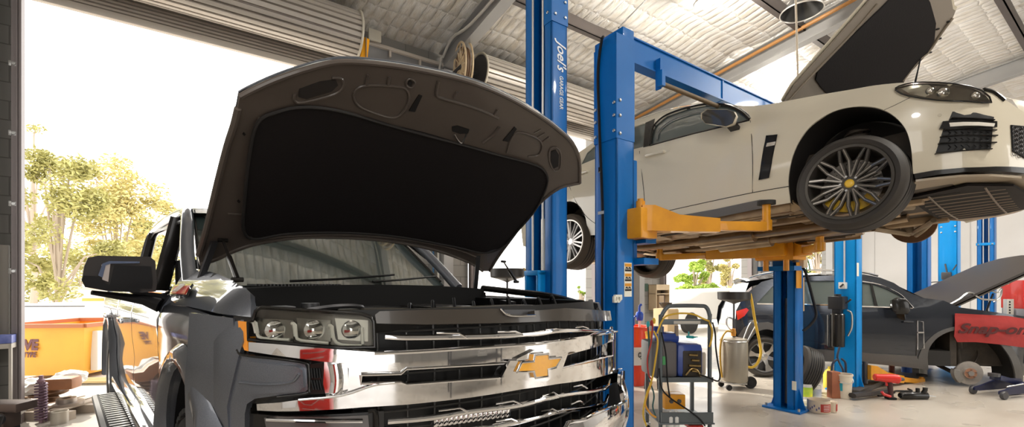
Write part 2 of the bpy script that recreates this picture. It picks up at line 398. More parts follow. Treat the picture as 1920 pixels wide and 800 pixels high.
def arm(parent, a, b, mid=.5, m=None, z2=None, padh=.16, stem=.035):
    """swing arm from pivot a to pad b: deep box root tapering, sleeve, extension, pad"""
    a = Vector(a); b = Vector(b); d = (b-a); L = d.length; d.normalize(); k = a+d*L*mid
    mb = MB(); n = Vector((-d.y, d.x, 0)).normalized()
    def sec(p, w, h, top): c = p; return [c-n*w+Vector((0, 0, top-h)), c+n*w+Vector((0, 0, top-h)), c+n*w+Vector((0, 0, top)), c-n*w+Vector((0, 0, top))]
    rows = [sec(a, .075, .20, .12), sec(a+d*L*.10, .075, .20, .12), sec(a+d*L*.30, .055, .13, .05), sec(k, .05, .105, .025)]
    mb.grid(rows, closed=True); mb.f.append((3, 2, 1, 0)); q = len(rows)*4-4; mb.f.append((q, q+1, q+2, q+3))
    o = obj('arm', mb, m or yellow, parent)
    e = MB().bar(k-d*.05+Vector((0, 0, -.03)), b+Vector((0, 0, -.03)), .075, .07, bev=.004); obj('extension', e, m or yellow, o)
    e = MB().cyl(b+Vector((0, 0, -.06)), b+Vector((0, 0, padh)), stem, 20); e.cyl(b+Vector((0, 0, -.06)), b+Vector((0, 0, .02)), stem*1.35, 20); obj('pad_stem', e, m or yellow, o)
    e = MB().cyl(b+Vector((0, 0, padh)), b+Vector((0, 0, padh+.03)), .065, 24); obj('lift_pad', e, rubber, o)
    e = MB().cyl(a+Vector((0, 0, -.14)), a+Vector((0, 0, .16)), .032, 16); obj('pivot_pin', e, dsteel, o)
    return o

# --- lift under the white car: columns at u=2.77 and u=5.76
L2 = thing('car_lift', 'blue two post lift with overhead beam and yellow arms raising the white sedan', 'car lift', B)
ub, uc = 2.80, 5.76
column(L2, ub, 2.555, 1, 3.42, blue, w=.235, d=.205)
column(L2, uc, 2.54, -1, 3.45, blue, w=.24, d=.215)
# fold and bolts of the raised splice on the near column
mb = MB().box((ub-.107, 2.434, 2.60), (ub+.104, 2.438, 3.42)); mb.box((ub-.108, 2.434, 2.60), (ub-.103, 2.676, 3.36)); obj('splice_plate', mb, blue, L2)
bolts(L2, [(ub-.108, 2.455+.20*i, z) for i in (0, 1) for z in (2.66, 2.78, 2.88)], (-1, 0, 0)); bolts(L2, [(ub-.07+.14*i, 2.434, z) for i in (0,) for z in (2.64, 2.78, 2.90)], (0, -1, 0))
mb = MB().bar((ub, 2.50, 3.38), (uc, 2.50, 3.38), .012, .20); mb.bar((ub, 2.53, 3.48), (uc, 2.53, 3.48), .10, .012); mb.bar((ub, 2.53, 3.28), (uc, 2.53, 3.28), .10, .012); mb.box(((ub+uc)/2-.01, 2.485, 3.27), ((ub+uc)/2+.01, 2.58, 3.49))
mb.box((ub-.03, 2.437, 3.38), (ub+.104, 2.673, 3.495), bev=.01)
obj('overhead_beam', mb, blue, L2)
obj('rod_bracket', MB().box((ub+.44, 2.44, 3.12), (ub+.455, 2.49, 3.38)).box((ub+.41, 2.40, 3.13), (ub+.455, 2.45, 3.26)), blue, L2); obj('rod_bracket', MB().box((uc-.50, 2.40, 3.12), (uc-.42, 2.48, 3.38)), blue, L2)
rd = MB().cyl((ub+.45, 2.42, 3.15), (uc-.42, 2.42, 3.15), .020, 12); obj('safety_rod', rd, mat('padded_rod', (.16, .11, .06), .6), L2)
# hose down the back of the near column
pts = smooth_pts([(ub-.118, 2.50, 3.30), (ub-.122, 2.545, 3.42), (ub-.122, 2.58, 3.40), (ub-.118, 2.62, 3.15), (ub-.118, 2.60, 2.6), (ub-.118, 2.57, 2.0), (ub-.118, 2.575, 1.2), (ub-.118, 2.58, 0.1)][::-1], 6)
hs = MB().tube(pts[:-8], .011, 8); hs.tube([(ub-.160, 2.55, 2.35), (ub-.128, 2.60, 2.36), (ub-.128, 2.60, 2.4)], .006, 6)
obj('hose', hs, black, L2)
hs = MB().tube(smooth_pts([(ub-.130, 2.615, 3.35), (ub-.115, 2.64, 3.1), (ub-.115, 2.60, 2.4), (ub-.115, 2.56, 1.6), (ub-.115, 2.56, .1)], 6), .007, 6); obj('hose', hs, blue, L2)
cl = MB().box((ub-.130, 2.545, 2.02), (ub-.13, 2.61, 2.045)); obj('hose_clip', cl, white_pl, L2)
# warning sticker on the near column's side
p = B.plane(1177, 524, 1, 2.436)
st = MB().box((p.x-.043, 2.432, p.z-.135), (p.x+.043, 2.438, p.z+.135)); so = obj('warning_sticker', st, sticker_m, L2)
for k in range(3):
    z = p.z+.115-.078*k
    q = MB().box((p.x-.037, 2.429, z-.012), (p.x+.037, 2.433, z+.012)); obj('yellow_band', q, yellow, so)
    q = MB().box((p.x-.037, 2.429, z-.048), (p.x+.037, 2.433, z-.034)); obj('black_band', q, black, so)
    q = MB()
    for e in (-.018, .016): q.tube([(p.x+e-.012, 2.430, z-.026), (p.x+e, 2.430, z-.018), (p.x+e+.012, 2.430, z-.028)], .005, 5)
    obj('pictogram', q, black, so)
p = B.plane(1160, 560, 1, 2.40)
pk = MB()
for k in range(6): pk.box((p.x-.03+.012*k, 2.415, p.z-.03+.01*(k % 3)), (p.x+.0+.012*k, 2.438, p.z+.02+.012*(k % 2)), bev=.004)
obj('tape_scrap', pk, sticker_m, L2)
# cylinder and cables inside the far column
cy = MB().cyl((uc+.0, 2.54, .06), (uc, 2.54, 1.30), .035, 16); obj('hydraulic_cylinder', cy, mat('cylinder_grey', (.22, .22, .23), .4, metal=.5), L2)
cy = MB().cyl((uc, 2.54, 1.30), (uc, 2.54, 2.0), .020, 12); obj('piston_rod', cy, steel, L2)
cy = MB().cyl((uc-.06, 2.45, .05), (uc-.06, 2.45, 2.0), .008, 8); obj('cable', cy, steel, L2)
p = B.plane(1478, 575, 0, uc-.16)
cb = MB().box((uc-.15, 2.545-.16, 1.42), (uc-.02, 2.39, 1.72)); obj('release_box', cb, yellow, L2)
st = MB().box((uc-.157, 2.385, .26), (uc-.151, 2.43, .36)); obj('label_plate', st, sticker_m, L2)
# carriages and arms
# ================================================================ the dark grey pickup with its bonnet up
T = Frame((.138, 1.75, .18), .7796)
TR = thing('pickup_truck', 'dark grey metallic pickup truck with its bonnet propped open', 'pickup truck', T)
def paint(name, c1, c2, r=.22, metal=.6):
    m = mat(name, c1, r, metal=metal, coat=1., coat_rough=.03, noise=(350, c2, 1., 2)); return m
tp = paint('gunmetal_paint', (.13, .145, .175), (.19, .205, .24), .34, .7)
tpu = mat('primer_underside', (.090, .073, .062), .36, coat=.4, noise=(5, (.105, .086, .072), .8), bump=(30, .08, .004))
pad_m = mat('insulation_felt', (.014, .012, .012), .8, spec=.2, bump=(70, .3, .004))
gb = mat('gloss_black', (.012, .011, .010), .24, coat=.2, spec=.35)
bay = mat('bay_black', (.005, .005, .005), .55, spec=.15)
grille_dark = mat('grille_dark', (.010, .010, .010), .5)
glassd = mat('windscreen_glass', (.05, .07, .065), .03, coat=1., spec=1., ior=1.9, metal=.25)
amber = mat('amber_lens', (.95, .33, .01), .22, coat=1.)
lens = mat('headlamp_lens', (.80, .80, .76), .03, trans=1., ior=1.12, spec=.8)
def Sf(x, z):
    a = abs(x); y = .36*a*a + (.9*(a-.7)**2 if a > .7 else 0) + (6*(a-.86)**2 if a > .86 else 0)
    return y + (.16*(z-1.08) if z > 1.08 else 0.)
def Ss(y, z):
    x = -1.0
    if z < .95: x += .10*(.95-z)**2
    if z > 1.08: x += 2.6*(z-1.08)**2
    if y < .62: x += 1.2*(.62-y)**2
    x += .014*math.exp(-((z-.80)/.10)**2)*(1 if y > 1.6 else 0)
    return x
def Fp(pts, off=0.):
    out = []
    for p in pts:
        if len(p) == 3: out.append((p[0], p[1])); continue          # given in truck measurements (x, z, 'm')
        q = T.hit(p[0], p[1], 1, lambda x, z: Sf(x, z)+off, .8, 4.0); out.append((q.x, q.z))
    return out
def front(name, px, m, parent=None, off=0., thick=.02, step=.03, holes=(), angle=38):
    mb = MB().sheet(Fp(px, off), lambda x, z: Sf(x, z)+off, 1, step, thick, [Fp(h, off) for h in holes], back=1.)
    return obj(name, mb, m, parent or TR, angle=angle)
def fpath(name, px, r, m, parent=None, off=0., n=8, sq=None, k=4):
    P = [Vector((x, Sf(x, z)+off, z)) for x, z in Fp(px, off)]
    return obj(name, MB().tube(smooth_pts(P, k), r, n, sq=sq), m, parent or TR)
# --- grille
gx0, gx1 = -.66, .86
mb = MB().sheet([(gx0, .45), (gx1, .45), (gx1, 1.19), (gx0, 1.19)], lambda x, z: Sf(x, z)+.10, 1, .08, .02)
gr = obj('grille', mb, grille_dark, TR)
mb = MB()
for k in range(17):
    x = -.60+k*.087
    P = [(x, Sf(x, z)+.075, z) for z in (.48, .7, .9, 1.0, 1.15)]; mb.tube(P, .0045, 6)
for z in [.52, .575, .66, .715, .80, .86, .905, .98, 1.035, 1.12]:
    P = [(x, Sf(x, z)+.07, z+.012*0) for x in [gx0+.02+(gx1-gx0-.05)*i/24 for i in range(25)]]; mb.tube(P, .004, 6)
obj('grille_mesh', mb, mat('mesh_grey', (.05, .048, .045), .35), gr)
# upper valance
front('grille_top_panel', [(706, 606), (703, 590), (712, 583), (800, 580), (938, 578), (948, 592), (1003, 592), (1002, 582), (1060, 577), (.74, 1.135, 'm'), (.76, 1.085, 'm'), (1050, 601), (900, 606), (800, 608)], mat('valance_gloss', (.050, .042, .034), .25, coat=.5), off=-.005, thick=.05)  # black plastic; base colour browned to carry the roof's reflection
front('latch_plate', [(945, 580), (1004, 580), (1004, 594), (947, 594)], dsteel, off=.03, thick=.03)
fpath('latch_trim', [(938, 578), (950, 589), (968, 592), (1004, 591)], .004, chrome, off=-.012)
# slim chrome bars with their stepped accents
def slim(name, px, acc):
    o = fpath(name, px, .0075, chrome, off=-.01, sq=1.3, k=3)
    for a in acc:
        fpath('accent', a, .0042, chrome, o, off=-.015, k=1)
    return o
slim('chrome_bar', [(722, 631), (760, 633), (840, 632), (900, 631), (950, 629), (1010, 625), (1060, 619), (.58, 1.045, 'm'), (.68, 1.052, 'm')], [[(818, 624), (860, 624), (876, 633)], [(932, 622), (966, 621), (980, 627)], [(1022, 618), (1042, 616), (1053, 621)], [(1080, 613), (1092, 611), (1103, 615)]])
slim('chrome_bar', [(727, 790), (780, 786), (823, 781), (880, 771), (940, 764), (980, 758), (1045, 742), (.50, .78, 'm'), (.62, .80, 'm')], [[(822, 769), (862, 764), (878, 772)], [(929, 756), (962, 751), (980, 758)], [(1016, 741), (1037, 735), (1048, 742)], [(1074, 725), (1090, 721), (1101, 727)]])
slim('chrome_bar', [(800, 815), (880, 806), (940, 797), (1015, 781), (1045, 772), (.45, .715, 'm'), (.58, .73, 'm')], [[(929, 789), (958, 785), (975, 792)], [(1014, 771), (1035, 766), (1046, 772)], [(1070, 758), (1087, 751), (1096, 757)]])
mb = MB()
for k in range(16):
    q = T.hit(815+k*9, 789-k*1.2, 1, lambda x, z: Sf(x, z)+.05); mb.box((q.x-.012, q.y-.012, q.z-.018), (q.x+.010, q.y+.012, q.z+.018), bev=.005)
obj('light_bar', mb, chrome, gr)
# main chrome bar: one C-shaped casting with two mesh slots
slot1 = [(677, 702), (752, 700), (762, 691), (952, 680), (938, 707), (762, 720), (752, 716), (677, 718)]
slot2 = [(1062, 664), (.57, 1.003, 'm'), (.57, .93, 'm'), (1050, 690)]
top = [(466, 641), (520, 645), (600, 652), (702, 660), (780, 656), (870, 650), (950, 645), (1040, 637), (.50, 1.055, 'm'), (.70, 1.04, 'm'), (.84, 1.01, 'm')]
botm = [(.84, .83, 'm'), (.66, .83, 'm'), (.50, .852, 'm'), (1048, 719), (980, 729), (880, 745), (764, 758), (680, 763), (590, 769), (482, 769), (481, 757), (560, 749), (640, 742), (652, 735), (654, 690), (648, 681), (600, 677), (540, 669), (466, 658)]
ch = front('chrome_surround', top+botm, chrome, off=-.03, thick=.045, step=.035, holes=[slot1, slot2], angle=50)
fpath('slot_rim', slot1+[slot1[0]], .0055, chrome, ch, off=-.036, k=1); fpath('slot_rim', [(1062, 664), (.57, 1.003, 'm'), (.57, .93, 'm'), (1050, 690), (1062, 664)], .005, chrome, ch, off=-.036, k=1)
fpath('edge_line', [(702, 662), (780, 659), (870, 653), (950, 648), (1040, 640), (.50, 1.048, 'm'), (.70, 1.034, 'm')], .006, chrome, ch, off=-.038)
fpath('edge_line', [(560, 749), (640, 741), (700, 722), (740, 717)], .004, chrome, ch, off=-.04)
# end column of the chrome C
front('chrome_column', [(608, 678), (652, 682), (654, 738), (612, 745), (606, 720)], chrome, ch, off=-.012, thick=.03)
fpath('column_roll', [(630, 680), (634, 710), (630, 742)], .028, chrome, ch, off=.012, n=14)
front('vent', [(580, 683), (606, 680), (608, 738), (582, 739), (578, 712)], gb, off=-.005, thick=.03)
mb = MB()
for k in range(4):
    for (a, b) in (((584+k*5, 690), (586+k*5, 708)), ((584+k*5, 712), (588+k*5, 730))):
        pa = T.hit(*a, 1, lambda x, z: Sf(x, z)-.008); pb = T.hit(*b, 1, lambda x, z: Sf(x, z)-.008); mb.tube([pa, pb], .0035, 6)
obj('vent_ribs', mb, black, TR)
# bowtie badge
bt = [(969, 697), (978, 679), (1001, 677), (1003, 665), (1028, 663), (1028, 672), (1052, 670), (1042, 688), (1026, 692), (1027, 705), (1004, 708), (1001, 696)]
bo = front('badge', bt, mat('badge_gold', (.80, .36, .02), .30, coat=1., noise=(90, (.86, .42, .03), 1.)), off=-.062, thick=.02)
fpath('badge_rim', bt+[bt[0]], .0050, chrome, bo, off=-.060, k=1)
front('badge_back', [(955, 705), (970, 672), (1004, 655), (1030, 654), (1066, 660), (1052, 698), (1026, 714), (1000, 716)], chrome, bo, off=-.045, thick=.02)
front('badge_flank', [(940, 708), (957, 676), (972, 676), (958, 704)], chrome, bo, off=-.055, thick=.012)
# --- headlamp
hl = [(474, 600), (480, 582), (490, 576), (600, 583), (678, 588), (696, 594), (701, 602), (702, 650), (640, 651), (540, 643), (466, 636), (466, 604)]
lamp = front('headlight', hl, mat('lamp_housing', (.10, .09, .08), .25, metal=.5), off=.06, thick=.03)
refl = mat('lamp_reflector', (.25, .24, .22), .25, metal=.9)
for (a, b) in ((482, 550), (556, 620), (628, 690)):
    front('reflector', [(a, 596), (b, 600), (b, 640), (a+6, 636)], refl, lamp, off=.045, thick=.012)
    c = T.hit((a+b)/2, 618, 1, lambda x, z: Sf(x, z)+.04); nrm = Vector((-.35, -.9, 0)).normalized()
    obj('projector', MB().tube([c, c+nrm*.012, c+nrm*.022], [.030, .027, .006], 20), chrome, lamp)
lg = mat('light_guide', (.85, .85, .80), .25)
for P in ([(473, 603), (480, 605), (483, 625), (493, 634), (543, 637)], [(547, 606), (554, 609), (556, 630), (565, 638), (616, 643)], [(616, 610), (623, 612), (626, 635), (640, 646), (678, 648)], [(679, 614), (680, 645)]):
    fpath('light_guide', P, .0050, lg, lamp, off=.022, k=2)
for P in ([(547, 606), (552, 608), (555, 630)], [(616, 610), (622, 612), (624, 633)], [(474, 603), (478, 606), (482, 624)]):
    fpath('light_guide', P, .009, lg, lamp, off=.026, k=2, sq=.6)
front('lens', hl, lens, lamp, off=.0, thick=.006)
fpath('lens_rim', hl+[hl[0]], .006, gb, lamp, off=.004, k=1)
front('indicator_lamp', [(446, 601), (463, 603), (465, 658), (458, 656), (448, 628)], amber, lamp, off=-.002, thick=.03)
front('headlight_bezel', [(438, 592), (474, 594), (466, 640), (466, 659), (600, 678), (608, 679), (608, 672), (600, 680), (582, 682), (584, 738), (612, 746), (580, 750), (470, 752), (455, 770), (455, 830), (470, 830), (478, 790), (478, 770), (482, 769), (481, 757), (560, 749), (640, 743), (655, 700), (600, 668), (466, 655), (455, 662), (444, 640), (436, 610)][:3]+[(466, 662), (436, 640), (434, 610)], gb, off=.012, thick=.03)
# black liner behind the corner panel
front('bumper_liner', [(446, 655), (610, 676), (614, 748), (470, 756), (470, 775), (720, 770), (720, 860), (440, 860), (440, 760), (446, 700)], gb, off=.035, thick=.03)
# body-coloured corner and its raised cap
corner = [(437, 596), (441, 640), (450, 662), (466, 668), (570, 680), (575, 690), (577, 730), (570, 737), (520, 741), (478, 747), (463, 757), (459, 775), (458, 860), (-1.035, .42, 'm'), (-1.035, .62, 'm'), (-1.04, .95, 'm'), (-1.03, 1.18, 'm')]
front('front_corner_panel', corner, tp, off=.0, thick=.02, step=.03, angle=60)
fpath('corner_trim', [(445, 655), (456, 665), (520, 672), (572, 680), (579, 690), (580, 728), (574, 737), (520, 744)], .0045, gb, off=-.006)
cap = [(462, 676), (556, 687), (567, 694), (569, 726), (560, 733), (500, 737), (462, 741), (448, 712)]
front('corner_cap', cap, tp, off=-.022, thick=.03, step=.03, angle=60)
fpath('cap_crease', [(452, 716), (500, 720), (546, 716), (562, 700)], .010, tp, off=-.020, sq=.5)
# fog lamp
front('fog_lamp', [(495, 783), (520, 780), (690, 778), (692, 800), (640, 806), (500, 806)], mat('fog_lens', (.10, .09, .09), .08, coat=1.), off=.015, thick=.02)
fpath('fog_lamp_strip', [(500, 786), (600, 789), (680, 789)], .006, chrome, off=.008)
fpath('fog_lamp_frame', [(690, 770), (704, 772), (706, 820)], .008, gb, off=0.)
# right-hand bumper end (chrome) and the lower bumper
def Sb(x, z): return Sf(x, z)-.07-.04*sin(max(0, min(1, (.80-z)/.3))*PI)
bp = [T.hit(a, b, 1, Sb) for a, b in ((1060, 800), (1095, 786), (1120, 773))]
poly = [(q.x, q.z) for q in bp]+[(.60, .715), (.62, .78), (.70, .83), (.80, .83), (.90, .77), (.955, .68), (.955, .40), (-.2, .40), (-.2, .52)]
obj('front_bumper', MB().sheet(poly, Sb, 1, .03, .02), chrome, TR, angle=60)
obj('bumper_lip', MB().tube(smooth_pts([(x, Sb(x, z)-.002, z) for x, z in ((-.2, .53), (.1, .58), (bp[0].x, bp[0].z), (bp[1].x, bp[1].z), (bp[2].x, bp[2].z), (.60, .715), (.615, .78), (.70, .83))], 4), .008, 8), chrome, TR)
front('lower_valance', [(-.95, .32, 'm'), (.95, .32, 'm'), (.95, .44, 'm'), (-.95, .44, 'm')], black, off=.0, thick=.05, step=.06)
# --- side panels
wf, wr, RA = (.95, .43), (4.69, .43), .535
def arch(c, r=RA, n=16, a0=-12, a1=192): return [(c[0]+r*cos(rad(a0+(a1-a0)*i/n)), c[1]+r*sin(rad(a0+(a1-a0)*i/n))) for i in range(n+1)]
fa = arch(wf)                     # runs from the rear foot over the top to the front foot
fender = [(1.50, .40)]+fa+[(.40, .42), (.44, .62), (.46, .9), (.40, 1.10), (.42, 1.165), (.7, 1.175), (1.1, 1.185), (1.50, 1.19), (1.60, 1.17), (1.62, .9), (1.50, .7)]
obj('front_wing', MB().sheet(fender, Ss, 0, .05, .015, back=-1.), tp, TR, angle=60)
obj('front_wing_far', MB().sheet(fender, lambda y, z: -Ss(y, z), 0, .08, .015, back=-1.), tp, TR, angle=60)
# crease and upper shoulder panel
Sp = []
for a, b in ((322, 571), (333, 533), (345, 514), (368, 504), (385, 506), (410, 513), (440, 526), (462, 538), (472, 549), (474, 568), (473, 594), (445, 591), (400, 584), (350, 573)):
    q = T.hit(a, b, 0, lambda y, z: Ss(y, z)-.004); Sp.append((q.y, q.z))
obj('wing_shoulder', MB().sheet(Sp, lambda y, z: Ss(y, z)-.008, 0, .022, .02, back=-1.), tp, TR, angle=80)
for (y0, y1, n) in ((1.63, 2.78, 'front_door'), (2.80, 3.84, 'rear_door')):
    obj(n, MB().sheet([(y0, .48), (y1, .48), (y1, 1.24), (y0, 1.24)], Ss, 0, .07, .03, back=-1.), tp, TR, angle=60)
ra = arch(wr)
obj('cargo_bed', MB().sheet([(5.62, .48)]+ra+[(3.88, .45), (3.88, 1.26), (5.62, 1.26)], Ss, 0, .09, .03, back=-1.), tp, TR, angle=60)
mb = MB().sheet([(1.5, .45), (3.9, .45), (3.9, 1.24), (1.5, 1.24)], lambda y, z: -Ss(y, z), 0, .12, .03); mb.sheet([(5.62, .48)]+ra+[(3.88, .45), (3.88, 1.26), (5.62, 1.26)], lambda y, z: -Ss(y, z), 0, .12, .03)
mb.box((-.97, 5.58, .5), (.97, 5.64, 1.26)); mb.box((-.95, 3.90, .72), (.95, 5.60, .78)); obj('far_side', mb, tp, TR)
# chassis, floor, wheel wells
mb = MB().box((-.86, .45, .44), (.86, 5.5, .62)); mb.box((-.55, .3, .30), (-.42, 5.6, .46)); mb.box((.42, .3, .30), (.55, 5.6, .46)); obj('chassis', mb, black, TR)
for c in (wf, wr):
    for s in (-1, 1):
        mb = MB(); rows = [[(s*xx, p[0], p[1]) for p in arch(c, RA+.01, 16, -10, 190)] for xx in (.62, .985)]; mb.grid(rows)
        mb.add([(s*.62, c[0]-.6, .25), (s*.62, c[0]+.6, .25), (s*.62, c[0]+.6, 1.05), (s*.62, c[0]-.6, 1.05)], [(0, 1, 2, 3)])
        obj('wheel_well', mb, black, TR)
for c in (wf, wr):
    mb = MB(); a = arch(c, RA+.005, 24, -10, 190); b = arch(c, RA+.085, 24, -8, 188)
    rows = [[(Ss(*p)-.002, *p) for p in b], [(Ss(*p)-.028, p[0], p[1]) for p in arch(c, RA+.06, 24, -8, 188)], [(-1.035, *p) for p in arch(c, RA+.02, 24, -9, 189)], [(-1.02, *p) for p in a], [(-.96, *p) for p in a]]
    mb.grid(rows)
    obj('wheel_arch_flare', mb, tp, TR, angle=60)
def truck_wheel(c, x):
    o = obj('wheel', MB().lathe([(.02, .10), (.12, .105), (.20, .07), (.235, .05), (.245, .13), (.255, .13), (.26, -.13), (.24, -.13), (.2, 0), (.02, .02)], 32, Matrix.Translation((x, c[0], c[1])) @ Matrix.Rotation(rad(-90 if x < 0 else 90), 4, 'Y')), steel, TR)
    mb = MB().lathe([(.255, .12), (.27, .135), (.35, .140), (.395, .125), (.415, .10), (.42, .05), (.42, -.05), (.415, -.10), (.395, -.125), (.27, -.135), (.255, -.12)], 60, Matrix.Translation((x, c[0], c[1])) @ Matrix.Rotation(rad(-90 if x < 0 else 90), 4, 'Y'))
    M = Matrix.Translation((x, c[0], c[1])) @ Matrix.Rotation(rad(-90 if x < 0 else 90), 4, 'Y')
    for k in range(40):
        a = 2*PI*k/40
        for (z0, z1) in ((-.12, -.045), (-.03, .03), (.045, .125)):
            da = .03 if z0 == -.03 else 0
            mb.box((.415, -.022, z0), (.436, .022, z1), M @ Matrix.Rotation(a+da*2, 4, 'Z'), bev=.004)
    obj('tyre', mb, rubber, o)
    return o
truck_wheel((.95, .36), -.86); truck_wheel((.95, .36), .86); truck_wheel((4.69, .40), -.87); truck_wheel((4.69, .40), .87)
# side step
mb = MB().box((-1.16, 1.62, .34), (-.92, 3.85, .39), bev=.02); so_ = obj('side_step', mb, mat('step_grey', (.22, .22, .22), .5), TR)
mb = MB().box((-1.13, 1.66, .388), (-.96, 3.8, .396))
obj('step_tread', mb, rubber, so_)
mb = MB()
for k in range(30):
    mb.box((-1.12, 1.70+.07*k, .394), (-.98, 1.73+.07*k, .402))
obj('tread_ribs', mb, steel, so_)
mb = MB()
for y in (1.8, 2.75, 3.7): mb.bar((-1.03, y, .36), (-.80, y, .46), .05, .03)
obj('step_bracket', mb, black, so_)
mb = MB().box((-1.035, 1.55, .44), (-.97, 3.9, .52), bev=.015); obj('rocker_trim', mb, chrome, TR)
mb = MB().tube([(Ss(y, 1.22)-.012, y, 1.235) for y in (1.62, 2.2, 2.8, 3.4, 3.85)], .012, 8); obj('belt_moulding', mb, chrome, TR)
# door handles
for (a, b) in ((209, 591), (240, 599)):
    q = T.hit(a, b, 0, lambda y, z: Ss(y, z)); y = q.y; z = q.z
    mb = MB().box((q.x-.055, y-.11, z-.018), (q.x-.030, y+.11, z+.018), bev=.01); mb.box((q.x-.05, y-.10, z-.012), (q.x+.01, y-.07, z+.012)); mb.box((q.x-.05, y+.07, z-.012), (q.x+.01, y+.10, z+.012)); h = obj('door_handle', mb, chrome, TR)
    obj('handle_insert', MB().box((q.x-.058, y-.075, z-.008), (q.x-.054, y+.075, z+.008)), gb, h)
# --- cab
def xs(z): return -.86+ (z-1.24)*.20            # tumblehome of the glasshouse
RZ = 1.74
mb = MB(); rows = []
for i in range(9):
    y = 2.32+(4.0-2.32)*i/8; zc = RZ+.045*sin(PI*(i+1.5)/10.5)
    rows.append([(x, y, zc+.035*(1-(x/.74)**2)) for x in [-.74+1.48*k/12 for k in range(13)]])
mb.grid(rows); mb.grid([[(p[0], p[1], p[2]-.03) for p in r] for r in rows]); obj('roof', mb, tp, TR, angle=60)
mb = MB()
for s in (1, -1):
    mb.tube(smooth_pts([(s*-.86, 1.66, 1.25), (s*-.83, 1.95, 1.47), (s*-.78, 2.25, RZ-.06), (s*-.75, 2.5, RZ+.01), (s*-.745, 3.2, RZ+.03), (s*-.75, 3.85, RZ), (s*-.78, 4.02, RZ-.1), (s*-.85, 4.08, 1.24)], 5), .034, 8, sq=1.2)
obj('roof_rail', mb, tp, TR, angle=60)
mb = MB()
for s in (1, -1):
    mb.tube([(s*-.855, 2.74, 1.24), (s*-.76, 2.66, RZ-.01)], .035, 8, sq=1.4); mb.tube([(s*-.858, 3.86, 1.24), (s*-.765, 3.86, RZ-.02)], .03, 8)
    mb.tube([(s*-.875, 1.68, 1.235), (s*-.83, 2.0, 1.475), (s*-.775, 2.35, RZ-.06), (s*-.762, 3.7, RZ-.02), (s*-.79, 3.97, RZ-.12), (s*-.86, 4.0, 1.24)], .016, 8)
obj('window_frame', mb, gb, TR)
mb = MB().box((-.9, 4.0, .6), (.9, 4.08, 1.24)); mb.box((-.9, 1.6, .6), (.9, 1.7, 1.20)); mb.box((-.78, 2.6, .8), (-.25, 2.72, 1.45), bev=.04); mb.box((.25, 2.6, .8), (.78, 2.72, 1.45), bev=.04)
obj('cab_interior', mb, black, TR)
# windscreen
def Sw(x, z): return 1.66+(z-1.27)*1.45+.16*x*x - .0
ws = [(-.80, 1.27), (.80, 1.27), (.72, RZ-.02), (-.72, RZ-.02)]
obj('windscreen', MB().sheet(ws, Sw, 1, .08, .006), glassd, TR)
obj('windscreen_frame', MB().tube([(x, Sw(x, z)-.004, z) for x, z in [(-.79, 1.30), (-.72, RZ-.01), (0, RZ+.03), (.72, RZ-.01), (.79, 1.30)]], .012, 8), gb, TR)
mb = MB().tube([(-.4, 1.60, 1.295), (-.1, 1.64, 1.31), (.32, 1.69, 1.345)], .008, 6); mb.tube([(.1, 1.58, 1.295), (.35, 1.66, 1.31), (.7, 1.74, 1.34)], .008, 6); obj('wiper', mb, black, TR)
mb = MB().sheet([(-.86, 1.36), (.86, 1.36), (.84, 1.78), (0, 1.69), (-.84, 1.78)], lambda x, y: 1.275-.03*(x/.86)**2, 2, .09, .03)
mb.grid([[(x, 1.36-.03*(1-(x/.86)**2), 1.275-.03*(x/.86)**2) for x in [-.86+1.72*k/20 for k in range(21)]], [(x, 1.33-.03*(1-(x/.86)**2), 1.14) for x in [-.86+1.72*k/20 for k in range(21)]]])
obj('cowl_panel', mb, bay, TR)
mb = MB()
for k in range(26): x = -.62+k*.018; mb.box((x, 1.46, 1.268), (x+.008, 1.60, 1.278))
obj('cowl_grille', mb, dsteel, TR)
obj('antenna', MB().tube([(-.5, 3.6, RZ+.04), (-.5, 3.62, RZ+.20)], [.006, .003], 6), black, TR)
# --- engine bay
mb = MB().box((-.88, .2, .75), (.88, 1.4, .80)); mb.box((-.88, 1.36, .75), (.88, 1.42, 1.22)); mb.box((-.90, .5, .75), (-.80, 1.4, 1.16)); mb.prism([(.76, .50), (.78, .40), (.90, .52), (.945, .8), (.93, 1.42), (.76, 1.42)], 2, .75, 1.185); obj('engine_bay', mb, bay, TR)
mb = MB().box((-.42, .60, .9), (.42, 1.25, 1.12), bev=.05); mb.box((-.30, .66, 1.10), (-.06, 1.2, 1.16), bev=.02); mb.box((.06, .66, 1.10), (.30, 1.2, 1.16), bev=.02); obj('engine_cover', mb, gb, TR)
mb = MB().box((-.82, .75, .9), (-.50, 1.10, 1.165), bev=.03); obj('air_box', mb, bay, TR)
mb = MB().tube(smooth_pts([(-.50, .72, 1.16), (-.42, .50, 1.17), (-.30, .42, 1.165), (0, .36, 1.17), (.25, .40, 1.165), (.5, .50, 1.15), (.74, .62, 1.12)], 6), .013, 8); obj('bonnet_seal', mb, mat('seal_rubber', (.05, .045, .035), .5), TR)
mb = MB().sheet([(-.62, .20), (-.3, .12), (0, .085), (.3, .12), (.62, .22), (.74, .34), (.70, .50), (.3, .38), (0, .34), (-.3, .38), (-.60, .46)], lambda x, y: 1.165-.045*(x+.0)**2-.0*x, 2, .05, .03)
obj('radiator_cover', mb, gb, TR)
mb = MB()
for (x, y) in ((-.45, .25), (-.2, .19), (.12, .18), (.42, .27)): mb.cyl((x, y, 1.15), (x, y, 1.18), .014, 10)
obj('push_clips', mb, dsteel, TR)
mb = MB().box((-.84, .70, 1.14), (-.68, .80, 1.19), bev=.008); mb.cyl((-.62, .72, 1.1), (-.62, .72, 1.20), .035, 14); mb.tube(smooth_pts([(-.8, .6, 1.16), (-.6, .55, 1.19), (-.45, .62, 1.18), (-.40, .8, 1.14)], 5), .01, 6)
obj('bay_fittings', mb, dsteel, TR)
